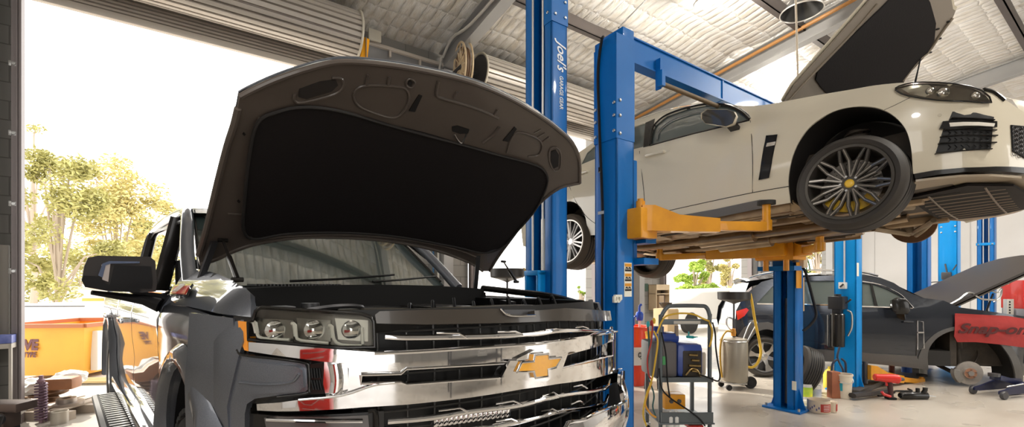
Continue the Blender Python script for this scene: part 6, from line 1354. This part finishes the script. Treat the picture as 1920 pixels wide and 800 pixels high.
obj('yellow_band', MB().box((x0+.02, -.126, bz(534)), (x0+.68, -.118, bz(530))), mat('band_yellow', (.85, .50, .03), .4), t); obj('white_band', MB().box((x0+.02, -.126, bz(537)), (x0+.68, -.118, bz(535))), white_pl, t)
for k in range(2): dz = bz(556+11*k); dwr = obj('drawer', MB().box((x0+.02, -.135, dz-.04), (x0+.68, -.115, dz+.05), bev=.005), red, t); obj('drawer_handle', MB().box((x0+.1, -.15, dz+.02), (x0+.6, -.135, dz+.04), bev=.004), steel, dwr)
x1_ = bfm.l(W.at(1883, 575, 9.5)).x; t = thing('socket_rail', 'pale upright socket holder with dark holes on the workbench', 'socket holder', bfm)
obj('holder', MB().box((x1_-.07, -.22, bz(592)+.001), (x1_+.07, -.14, bz(560)), bev=.006), mat('holder_pale', (.58, .55, .50), .35, metal=.4), t)
for k in range(5): obj('socket', MB().cyl((x1_-.02, -.215, bz(565+5*k)), (x1_-.02, -.228, bz(565+5*k)), .016, 12), black, t)
single('parts_box', MB().box((x1_+.09, -.25, bz(592)+.001), (x1_+.26, -.05, bz(578)), bev=.01), mat('parts_box_grey', (.24, .24, .27), .4, metal=.3), 'low grey parts box between socket holder and tool chest', 'box', bfm)
# --- wall things near the first doorway pier
q = B.plane(684, 90, 1, 6.45); os_ = thing('door_chain_cover', 'orange plastic chain guard hanging at the roller door end', 'chain guard', B)
a, b = B.plane(686, 72, 1, 6.5), B.plane(681, 115, 1, 6.5); obj('guard', MB().bar(b, a, .10, .05, up=(0, 1, 0), bev=.01), mat('guard_orange', (.95, .42, .01), .35), os_); obj('chain', MB().tube([(b.x+.03, 6.46, a.z), (b.x+.0, 6.46, 1.2)], .008, 6), steel, os_)
rf = sub(B, (0, 0, 0)); a = B.plane(703, 66, 1, 6.8); single('bracket_plate', MB().box((a.x-.09, 6.80, a.z-.08), (a.x+.10, 6.84, a.z+.09), bev=.01), mat('bracket_cream', (.60, .57, .48), .5), 'pale square bracket plate at the end of the first roller door', 'bracket', B)
# eave purlin and tray along the wall head
mb = MB().box((2.10, VW-.10, 5.12), (3.9, VW-.02, 5.17), bev=.005)
for k in range(3): mb.box((2.5+.5*k, VW-.09, 5.02), (2.53+.5*k, VW-.05, 5.12))
o = struct('trim_30', mb, mat('eave_cream', (.55, .50, .44), .5), B)
mb = MB(); fr = mat('girt_grey', (.24, .24, .245), .5, metal=.2)
mb.box((2.16, VW-.05, 4.90), (3.9, VW-.01, 5.12)); mb.box((2.58, VW-.05, 4.2), (2.74, VW-.01, 4.95)); mb.box((2.16, VW-.05, 4.2), (2.20, VW-.01, 4.95)); mb.box((2.10, VW-.05, 4.18), (3.9, VW-.01, 4.26)); struct('trim_31', mb, fr, B)
# conduit in the corner by the rafter
P = [(3.34, VW-.25, 5.18), (3.34, VW-.6, 5.35), (3.33, VW-1.5, 5.30), (3.33, VW-4.5, 5.70)]; single('conduit', MB().tube(smooth_pts(P, 5), .022, 8).tube([(3.33, VW-.22, 5.2), (3.28, VW-.20, 4.9), (3.28, VW-.2, .3)], .018, 8), mat('conduit_white', (.62, .60, .55), .45), 'white cable conduit running up the rafter by the first pier', 'conduit', B)
single('conduit', MB().cyl((3.24, VW-.1, 0), (3.24, VW-.1, 4.95), .016, 8), mat('conduit_blue', (.05, .15, .30), .45), 'thin blue conduit running down beside the steel stanchion', 'conduit', B)
P = [(8.10, v, zroof(v)-.22) for v in (6.9, 5, 3, 1, -.5)]; single('orange_pipe', MB().tube(P, .030, 8), mat('pipe_orange', (.42, .20, .06), .5), 'orange brown pipe running along the middle rafter', 'pipe', B)
# hose reel on the second door's end
c = B.plane(868, 122, 1, 6.2); HR = thing('hose_reel', 'round cream hose reel rim mounted beside the second roller door', 'hose reel', B)
ce = Vector((c.x, 6.2, c.z-.02)); ax = Vector((.97, -.22, .05)).normalized(); u1 = ax.orthogonal().normalized(); u2 = ax.cross(u1)
def circ(r, off=0., n=36): return [ce+ax*off+u1*r*cos(2*PI*k/n)+u2*r*sin(2*PI*k/n) for k in range(n)]
mb = MB().tube(circ(.33, -.05), .016, 8, closed=True); mb.tube(circ(.33, .06), .016, 8, closed=True); mb.tube(circ(.10), .05, 10, closed=True)
for k in range(12):
    a = circ(.10, -.05, 12)[k]; b = circ(.33, -.05, 12)[k]; mb.tube([a, b], .008, 6)
obj('rim', mb, mat('reel_cream', (.62, .48, .30), .5), HR)
mb = MB()
for k in range(3): mb.tube(circ(.25+.0*k, -.03+.035*k), .02, 8, closed=True)
obj('wound_hose', mb, mat('hose_brown', (.16, .10, .06), .5), HR); obj('wall_bracket', MB().bar(ce, (ce.x, VW-.03, ce.z-.05), .08, .05), dsteel, HR)
# high-bay lamps, rope, stay wire
def highbay(px, py, Z, lab, on=True, r=.22):
    p = W.at(px, py, Z); F = Frame((p.x, p.y, p.z)); t = thing('high_bay_lamp', lab, 'lamp', F)
    obj('reflector', MB().lathe([(.06, .22), (.10, .20), (r*.8, .06), (r, 0), (r*1.03, 0), (r*.83, .07), (.11, .22), (.0, .24)], 36), mat('reflector_alu' if on else 'reflector_dark', (.75, .72, .66) if on else (.05, .05, .05), .3, metal=.8), t)
    obj('rim', MB().tube([(r*1.02*cos(2*PI*k/36), r*1.02*sin(2*PI*k/36), 0) for k in range(36)], .010, 6, closed=True), mat('rim_alu', (.5, .48, .45), .3, metal=.9), t)
    q = B.l(p); zc = zroof(q.y)-p.z
    obj('suspension', MB().cyl((0, 0, .2), (0, 0, max(.22, zc-.14)), .012, 6), dsteel, t)
    if on: obj('bulb', MB().lathe([(0, .03), (.04, .04), (.07, .09), (.05, .16), (.03, .2)], 20), mat('bulb_glow', (1, .95, .85), .4, emit=((1, .9, .72), 9.)), t)
    return F
highbay(1322, 6, 6.3, 'lit round high bay lamp hanging over the sedan lift', True, .14); highbay(1503, 22, 6.4, 'dark round high bay lamp by the middle rafter', False, .26)
a = W.at(1490, -60, 5.0); b = W.at(1497, 170, 5.0); single('rope', MB().tube([a, a.lerp(b, .5), b, (b.x, b.y, 2.9)], .010, 6), mat('rope_cream', (.50, .42, .32), .7), 'thin rope hanging down behind the sedan bonnet', 'rope', W)
a = W.at(1160, 52, 3.75); b = W.at(1235, -25, 5.6); single('stay_wire', MB().cyl(a, b, .006, 6), dsteel, 'thin stay wire from the near lift column up to the roof', 'wire', W)
# --- left edge: shelf on the wall beside the doorway
LS = sub(B, (0, 0, 0)); wl = VW
def lw(px, py, dv=0.): return B.plane(px, py, 1, wl-.10-dv)
a, b = lw(-40, 655), lw(33, 640); zz = b.z
t = thing('wall_shelf', 'narrow cream framed shelf at the blockwork by the open doorway', 'shelf', B)
obj('board', MB().box((a.x, wl-.30, zz-.05), (b.x, wl-.02, zz), bev=.004), mat('shelf_cream', (.60, .56, .50), .5), t); obj('side_stile', MB().box((b.x-.02, wl-.30, zz-.70), (b.x, wl-.26, zz)), mat('shelf_cream', (.6, .56, .5), .5), t)
obj('lower_board', MB().box((a.x, wl-.30, zz-.75), (b.x+.05, wl-.02, zz-.70)), mat('shelf_cream', (.6, .56, .5), .5), t)
single('blue_box', MB().box((b.x-.30, wl-.29, zz+.002), (b.x, wl-.12, zz+.085), bev=.004), mat('box_bluewhite', (.05, .09, .40), .4, noise=(7, (.30, .35, .75), .5)), 'blue and white carton on the shelf at the open doorway', 'carton', B)
single('fuse_panel', MB().box((lw(-60, 420).x, wl-.06, lw(0, 640).z), (lw(14, 420).x, wl-.005, lw(0, 458).z), bev=.006), mat('panel_beige', (.34, .31, .27), .45), 'flat beige switch panel on blocks above the blue carton', 'panel', B)
cpx = lw(25, 300).x; single('cable_channel', MB().box((cpx-.012, wl-.09, 0), (cpx+.008, wl-.005, 5.2), bev=.004), mat('channel_dark', (.10, .12, .12), .5), 'dark vertical cable channel beside the door jamb', 'channel', B)
for k, y in enumerate((120, 250, 382, 508)): q = lw(24, y); single('pipe_clip', MB().box((q.x-.03, wl-.12, q.z-.03), (q.x+.04, wl-.09, q.z+.03), bev=.008).cyl((q.x+.01, wl-.13, q.z), (q.x+.01, wl-.12, q.z), .015, 8), steel, 'small steel clip on the dark channel by the door jamb', 'clip', B, 'clips on the cable channel')
# vice at the bottom left
vf = Frame(W.at(18, 785, 2.6)); t = thing('bench_vice', 'dark brown bench vice in the corner beside the doorway', 'vice', vf)
mb = MB().box((-.22, -.06, .05), (.10, .06, .10), bev=.01); mb.box((-.22, -.05, -.05), (.02, .05, .05), bev=.02); obj('jaw', mb, mat('vice_brown', (.20, .15, .13), .4, metal=.6), t); obj('screw', MB().tube([(-.2, -.06, -.03), (.03, -.08, .02)], .032, 14).tube([(.03, -.10, -.04), (.06, -.10, .05)], .016, 8), dsteel, t)
obj('pedestal', MB().box((-.14, -.08, -vf.M.translation.z), (-.02, .08, -.05), bev=.01), dsteel, t)
# --- unseen things added behind the viewer for the chrome to reflect
t = thing('reflection_cabinet', 'unseen red cabinet added behind the viewpoint for chrome reflections', 'tool cabinet', Frame(( -1.0, -1.9, 0), .3))
obj('carcass', MB().box((-.55, -.25, .12), (.55, .25, 1.15), bev=.02), red, t)
for k in range(5): d_k = obj('drawer', MB().box((-.5, .245, .2+.18*k), (.5, .265, .35+.18*k), bev=.005), red, t); obj('drawer_handle', MB().box((-.4, .265, .31+.18*k), (.4, .28, .33+.18*k)), steel, d_k)
mb = MB()
for (a, b) in ((-7, -4.2), (-.4, 8), (12, UE)): mb.box((a, -6.2, 0), (b, -6, 6.9))
mb.box((-7, -6.2, 4.4), (UE, -6, 6.9)); struct('wall_near', mb, blk, B)  # unseen wall; openings closed up to hold back light from behind
t = thing('storage_rack', 'unseen dark steel rack added behind the viewpoint for chrome reflections', 'rack', sub(B, (2.6, -3.2, 0)))
mb = MB()
for x in (-1, 1):
    for y in (-.2, .2): mb.box((x-.02, y-.02, 0), (x+.02, y+.02, 2.2))
obj('uprights', mb, dsteel, t)
for z in (.4, .9, 1.4, 1.9): obj('shelf', MB().box((-1, -.22, z), (1, .22, z+.03)), dsteel, t)  # rack is out of view, added for variety in the chrome
# ================================================================ outside
def foliage(cent, rad_, n, size, m, name, parent=None, seed=1, squash=.8):
    r = random.Random(seed); mb = MB()
    for i in range(n):
        c = cent[r.randrange(len(cent))]; d = Vector((r.gauss(0, 1), r.gauss(0, 1), r.gauss(0, 1))).normalized()*(r.random()**.45)*c[3]
        p = Vector((c[0]+d.x, c[1]+d.y, c[2]+d.z*squash)); a = Vector((r.gauss(0, 1), r.gauss(0, 1), r.gauss(0, .6))).normalized(); b = a.orthogonal().normalized(); b = Matrix.Rotation(r.random()*6.3, 3, a) @ b; s = size*(.6+.8*r.random())
        mb.add([p-a*s, p+b*s*.38, p+a*s, p-b*s*.38], [(0, 1, 2, 3)])
    return obj(name, mb, m, parent)
leaf_g = mat('leaf_olive', (.50, .46, .16), .6, noise=(.9, (.32, .31, .11), 1.)); leaf_y = mat('leaf_gold', (.66, .56, .24), .6, noise=(1.1, (.46, .42, .16), 1.)); leaf_b = mat('leaf_bright', (.30, .48, .07), .55, noise=(1.5, (.50, .60, .12), 1.)); bark = mat('bark_pale', (.40, .33, .26), .8)
def tree(px, y_top, y_bot, Z, wpx, n, m, lab, seed, nc=26, size=.14, grp=None, lean=0., base=None):
    q = W.at(px, y_bot, Z); F = Frame((q.x, q.y, 0)); t = thing('tree', lab, 'tree', F, grp); r = random.Random(seed)
    zt = 1.45+(HY-y_top)*Z/FPX; zb = 1.45+(HY-y_bot)*Z/FPX; wr = wpx*Z/FPX/2; C = []; mb = MB(); zf = max(.4, zb-.5)
    mb.tube(smooth_pts([(0, 0, -.1), (.1, .05, zf*.6), (.0, .1, zf), (lean*.4, 0, (zf+zt)*.5), (lean, .2, zt*.82)], 4), [.16]*1+[.16-.12*i/16 for i in range(1, 17)], 8)
    for i in range(nc):
        u = r.random(); a = r.random()*6.3; h = lerp(zb, zt, u**.9); rr = wr*(.25+.75*r.random())*(1-.75*max(0, u-.35)); c = (lean*u+rr*cos(a), rr*sin(a)*.8, h, wr*(.16+.16*r.random())); C.append(c)
        if i < 14: mb.tube([(0, .1, min(zf+.3*i*(zt-zf)/14, h-.1)), (c[0]*.5, c[1]*.5, h-.3), c[:3]], [.05, .035, .012], 5)
    obj('trunk', mb, bark, t); foliage(C, 1, int(n*1.7), size*.62, m, 'foliage', t, seed); return t
tree(105, 285, 560, 17, 210, 5200, leaf_g, 'broad olive gum tree beyond the skip bin', 3, 30, .15); tree(215, 320, 560, 28, 230, 6000, leaf_y, 'tall golden gum tree behind the pickup mirror', 5, 34, .22)
tree(290, 410, 560, 36, 210, 5200, leaf_g, 'low olive tree behind the pickup cab windows', 8, 26, .25); tree(60, 240, 470, 22, 120, 700, leaf_g, 'thin sparse crown rising highest at the door jamb', 12, 12, .16)
tree(150, 470, 575, 46, 300, 5500, leaf_g, 'dense dark hedge like tree low behind the skip', 14, 24, .34)
tree(1303, 488, 556, 19, 75, 3800, leaf_b, 'bright green shrub framed by the third doorway', 21, 20, .11); tree(1330, 470, 545, 24, 60, 2600, leaf_g, 'taller olive shrub behind the bright green one', 23, 16, .13); tree(1370, 470, 555, 22, 60, 2200, leaf_y, 'yellowish thin tree at the right of the third doorway', 25, 16, .12); tree(1276, 535, 562, 22, 40, 1200, leaf_b, 'low pale shrub at the pier side of the third doorway', 27, 10, .10)
tree(1535, 440, 520, 26, 70, 2600, leaf_y, 'leafy tree seen through the fourth doorway', 29, 16, .14); tree(1089, 528, 552, 14, 16, 500, leaf_b, 'tiny green shrub seen past the lift column', 31, 6, .07)
# orange skip bin
F = fl_(108, 709, .10); SK = thing('skip_bin', 'orange steel skip bin with dark lettering outside the doorway', 'skip bin', F); zt = 1.45+(HY-610)*F.M.translation.y/FPX
xa, xb_ = -.78, .40
om = mat('skip_orange', (.80, .36, .05), .5, noise=(2, (.86, .46, .06), .9))
mb = MB(); lo = [(xa+.05, 0, .05), (xb_-.02, 0, .05), (xb_+.0, 1.3, .05), (xa+.05, 1.3, .05)]; hi = [(xa, -.06, zt), (xb_+.03, -.06, zt), (xb_+.06, 1.4, zt), (xa, 1.4, zt)]
mb.grid([[Vector(p) for p in lo], [Vector(p) for p in hi]], closed=True); mb.f.append((0, 1, 2, 3)); mb.grid([[Vector(p)+Vector((0, 0, 0)) for p in hi], [Vector((p[0]*.96, p[1]*.98+.02, zt)) for p in hi], [Vector((p[0]*.94, p[1]*.96+.03, .2)) for p in lo]], closed=True)
obj('tub', mb, om, SK); mb = MB()
for (p, q) in zip(hi, hi[1:]+hi[:1]): mb.bar(p, q, .07, .06)
obj('rim', mb, mat('rim_rust', (.45, .16, .07), .5), SK)
mb = MB().box((xb_-.0, .1, .1), (xb_+.10, .2, zt-.1)); obj('side_rib', mb, white_pl, SK)
ink = mat('skip_ink', (.16, .07, .08), .6); w_ = F.l(W.at(68, 646, 7.1)); text('lettering', 'VE', .22, ink, SK, (w_.x-.01, -.055, w_.z+.0), (rad(84), 0, 0), .003, bold=.012, sx=.8); w_ = F.l(W.at(66, 664, 7.1)); text('lettering', 'TYRE', .11, ink, SK, (w_.x-.02, -.045, w_.z), (rad(84), 0, 0), .003, bold=.004, sx=.7)
# white covered trailer, building, white car beyond
F = Frame(W.at(110, 600, 9.4)); F = Frame((F.M.translation.x, 9.4, 0), .1); t = thing('trailer', 'white box trailer parked behind the skip bin', 'trailer', F); wv_ = mat('trailer_white', (.80, .79, .76), .4)
zt = 1.45+(HY-571)*9.4/FPX; obj('body', MB().box((-1.2, 0, .45), (.48, 2.2, zt), bev=.03), wv_, t); obj('trim_rail', MB().box((-1.2, -.01, zt-.04), (.5, .0, zt-.02)), dsteel, t)
for x in (-.8, .1): M = Matrix.Translation((x, .05, .3)) @ Matrix.Rotation(rad(90), 4, 'X'); obj('wheel', MB().lathe([(0, .08), (.18, .08), (.3, .07), (.3, -.07), (0, -.08)], 28, M), rubber, t)
F = Frame((W.at(190, 560, 19).x, 19, 0), .05); t = thing('building', 'low white building with an orange band beyond the yard', 'building', F); zt = 1.45+(HY-549)*19/FPX
zt = max(zt, .9); obj('wall', MB().box((-2.1, 0, -.1), (3.4, 4, zt+.15)), wv_, t); obj('roof', MB().box((-2.2, -.15, zt+.15), (3.5, 4.1, zt+.22)), mat('roof_pale', (.7, .55, .45), .5), t); obj('orange_band', MB().box((-.75, -.03, zt-.42), (.1, 0, zt-.22)), mat('band_orange', (.85, .42, .08), .5), t)
F = Frame((W.at(166, 620, 24).x, 24, 0), .2); t = thing('hatchback', 'small white car parked between skip bin and pickup tail', 'car', F)
mb = MB(); prof = [(-2, .35), (-2, .75), (-1.6, .9), (-1.0, .98), (-.5, 1.38), (.9, 1.42), (1.7, 1.0), (1.95, .9), (2, .4)]
mb.prism([(x*1., z) for x, z in prof], 0, -.75, .75, Matrix.Rotation(0, 4, 'Z')); o = obj('body', mb, wv_, t); md = o.modifiers.new('b', 'BEVEL'); md.width = .06; md.segments = 3
obj('rear_window', MB().add([(-.6, -1.03, 1.0), (.6, -1.03, 1.0), (.5, -.52, 1.38), (-.5, -.52, 1.38)], [(0, 1, 2, 3)]), sg, t); obj('tail_lamp', MB().box((.5, -2.02, .7), (.7, -1.9, .85), bev=.01), red, t)
for x in (-.7, .7):
    for y in (-1.3, 1.3): M = Matrix.Translation((x, y, .3)) @ Matrix.Rotation(rad(90), 4, 'Y'); obj('wheel', MB().lathe([(0, .09), (.2, .09), (.3, .08), (.3, -.08), (0, -.09)], 28, M), rubber, t)
F = Frame((W.at(1306, 600, 15.2).x, 15.2, 0), .55); t = thing('delivery_van', 'white van parked outside the third doorway', 'van', F)
mb = MB().prism([(-2.2, .35), (-2.2, 1.0), (-1.5, 1.08), (-.9, 1.30), (2.2, 1.36), (2.25, .4)], 1, -.85, .85); o = obj('body', mb, wv_, t); md = o.modifiers.new('b', 'BEVEL'); md.width = .08; md.segments = 3
for x in (-1.4, 1.5): M = Matrix.Translation((x, -.78, .32)) @ Matrix.Rotation(rad(90), 4, 'X'); obj('wheel', MB().lathe([(0, .09), (.2, .09), (.32, .08), (.32, -.08), (0, -.09)], 28, M), rubber, t)
# scrap by the doorway
rusty = mat('rusty_iron', (.22, .11, .05), .6); r = random.Random(4)
F0 = fl_(100, 772); pl = thing('pallet', 'low grey pallet carrying scrap parts just outside the doorway', 'pallet', F0)
mb = MB()
for k in range(5): mb.box((-.42+.17*k, -.3, .09), (-.30+.17*k, .35, .11))
obj('deck_boards', mb, mat('pallet_wood', (.50, .42, .34), .8), pl); mb = MB()
for y in (-.3, 0, .3): mb.box((-.42, y-.03, 0), (.5, y+.05, .09))
obj('bearers', mb, mat('pallet_wood', (.5, .42, .34), .8), pl)
sp = [(-.28, -.1, .112, 'large rusty brake disc at the jamb end of the pallet'), (.0, -.05, .112, 'rusty brake disc in the middle of the pallet'), (.25, -.1, .112, 'rusty brake disc at the outer end of the pallet'), (-.1, .05, .20, 'brake disc stacked on top of the middle ones')]
for i, (x, y, z, l) in enumerate(sp):
    rr = .15+.02*(i % 2); single('brake_disc', MB().lathe([(.04, 0), (rr, 0), (rr, .03), (.09, .03), (.085, .075), (.04, .075), (.04, 0)], 30, Matrix.Translation((x, y, z)) @ Matrix.Rotation(.05*(i-1), 4, 'X')), rusty if i % 2 else mat('disc_grey', (.35, .30, .26), .4, metal=.7), l, 'brake disc', F0)
mb = MB().box((.02, -.25, .29), (.30, -.05, .42), Matrix.Rotation(.3, 4, 'Z'), bev=.03); single('gearbox_part', mb, mat('case_orange_brown', (.50, .22, .10), .5, noise=(9, (.35, .16, .08), 1.)), 'orange brown metal casing on top of the scrap discs', 'scrap part', F0)
for k, (x, y, z, s, l) in enumerate(((-.22, .0, .26, .17, 'crumpled white bag lying over the scrap near the jamb'), (.05, .15, .34, .15, 'crumpled white bag behind the orange brown casing'))):
    bm = bmesh.new(); bmesh.ops.create_icosphere(bm, subdivisions=3, radius=s)
    for v in bm.verts: v.co *= 1+.35*(random.random()-.5); v.co.z *= .55
    single('plastic_bag', MB().bm(bm, Matrix.Translation((x, y, z+s*.2))), white_pl, l, 'bag', F0, angle=20)
F = fl_(77, 792); t = thing('coil_strut', 'dark coil spring strut standing upright just outside the jamb', 'coil spring', F)
obj('coil', MB().tube([(.045*cos(k*.5), .045*sin(k*.5), .02+.40*k/170) for k in range(171)], .010, 6), mat('spring_dark', (.16, .10, .14), .4, metal=.4), t); obj('rod', MB().cyl((0, 0, 0), (0, 0, .50), .018, 10), mat('rod_plum', (.30, .18, .22), .4), t); obj('top_mount', MB().lathe([(0, .43), (.03, .43), (.035, .45), (.015, .47), (0, .5)], 14), mat('rod_plum', (.3, .18, .22), .4), t)
F = fl_(112, 793); single('steel_tin', MB().lathe([(0, 0), (.07, 0), (.07, .13), (.065, .13), (.06, .02)], 24), mat('tin_pale', (.5, .46, .40), .4, metal=.4), 'small pale tin on the ground before the pallet', 'tin', F)
mb = MB(); 
for k in range(3): mb.bar((-.3, .1*k, .02), (.4, .1*k+.05, .02), .08, .03)
single('timber_offcuts', mb, mat('timber_ochre', (.62, .46, .22), .7), 'ochre timber lying on the ground behind the scrap pile', 'timber', fl_(150, 718))
mb = MB().box((-20, 0, 0), (40, .2, .75)); fw = Frame((0, 26, 0), .1); o = struct('wall_yard', mb, wv_, fw)
# ================================================================ light, camera
sc = bpy.context.scene
w = D.worlds.new('sky'); sc.world = w; w.use_nodes = True; bg = w.node_tree.nodes['Background']; bg.inputs['Color'].default_value = (1., .97, .93, 1); bg.inputs['Strength'].default_value = 3.2
def area(name, loc, size, power, rot=(0, 0, 0), col=(1, .95, .88)):
    l = D.lights.new(name, 'AREA'); l.energy = power; l.size = size; l.shape = 'DISK'; l.color = col; o = D.objects.new(name, l); COL.objects.link(o); o.location = loc; o.rotation_euler = rot; return o
for (u, v, e) in ((-.8, -1.8, 120), (5., -1.6, 200), (10.5, -.6, 200), (15, 0, 200)):
    area('room_fill', bloc(u, v, zroof(v)-.75), .5, e)  # unseen fill lights added under the roof, no fixtures there
for (u, v, dz, e) in ((5.9, 3.3, .75, 230), (11, 4.9, .8, 230), (8.5, .5, .9, 170)):
    l = D.lights.new('roof_fill', 'POINT'); l.energy = e; l.shadow_soft_size = .12; l.color = (1, .93, .82); o = D.objects.new('roof_fill', l); COL.objects.link(o); o.location = bloc(u, v, zroof(v)-dz)  # points added to brighten the roof, mostly with no bulb there
sun = D.lights.new('sun', 'SUN'); sun.energy = 5.; sun.angle = rad(1.5); sun.color = (1, .93, .82); so = D.objects.new('sun', sun); COL.objects.link(so)
sd = B.M.to_3x3() @ Vector((.35, -1., -1.0)); so.rotation_euler = sd.to_track_quat('-Z', 'Y').to_euler()
cam = D.cameras.new('camera'); cam.sensor_width = 36; cam.lens = 36*FPX/1920; cam.shift_y = (HY-400)/1920; cam.clip_start = .05; cam.clip_end = 300
co = D.objects.new('camera', cam); COL.objects.link(co); co.location = (0, 0, CH); co.rotation_euler = (rad(90), 0, 0); sc.camera = co
sc.view_settings.view_transform = 'Standard'; sc.view_settings.look = 'None'; sc.view_settings.exposure = 0.0; sc.view_settings.gamma = 1.; sc.view_settings.use_curve_mapping = False
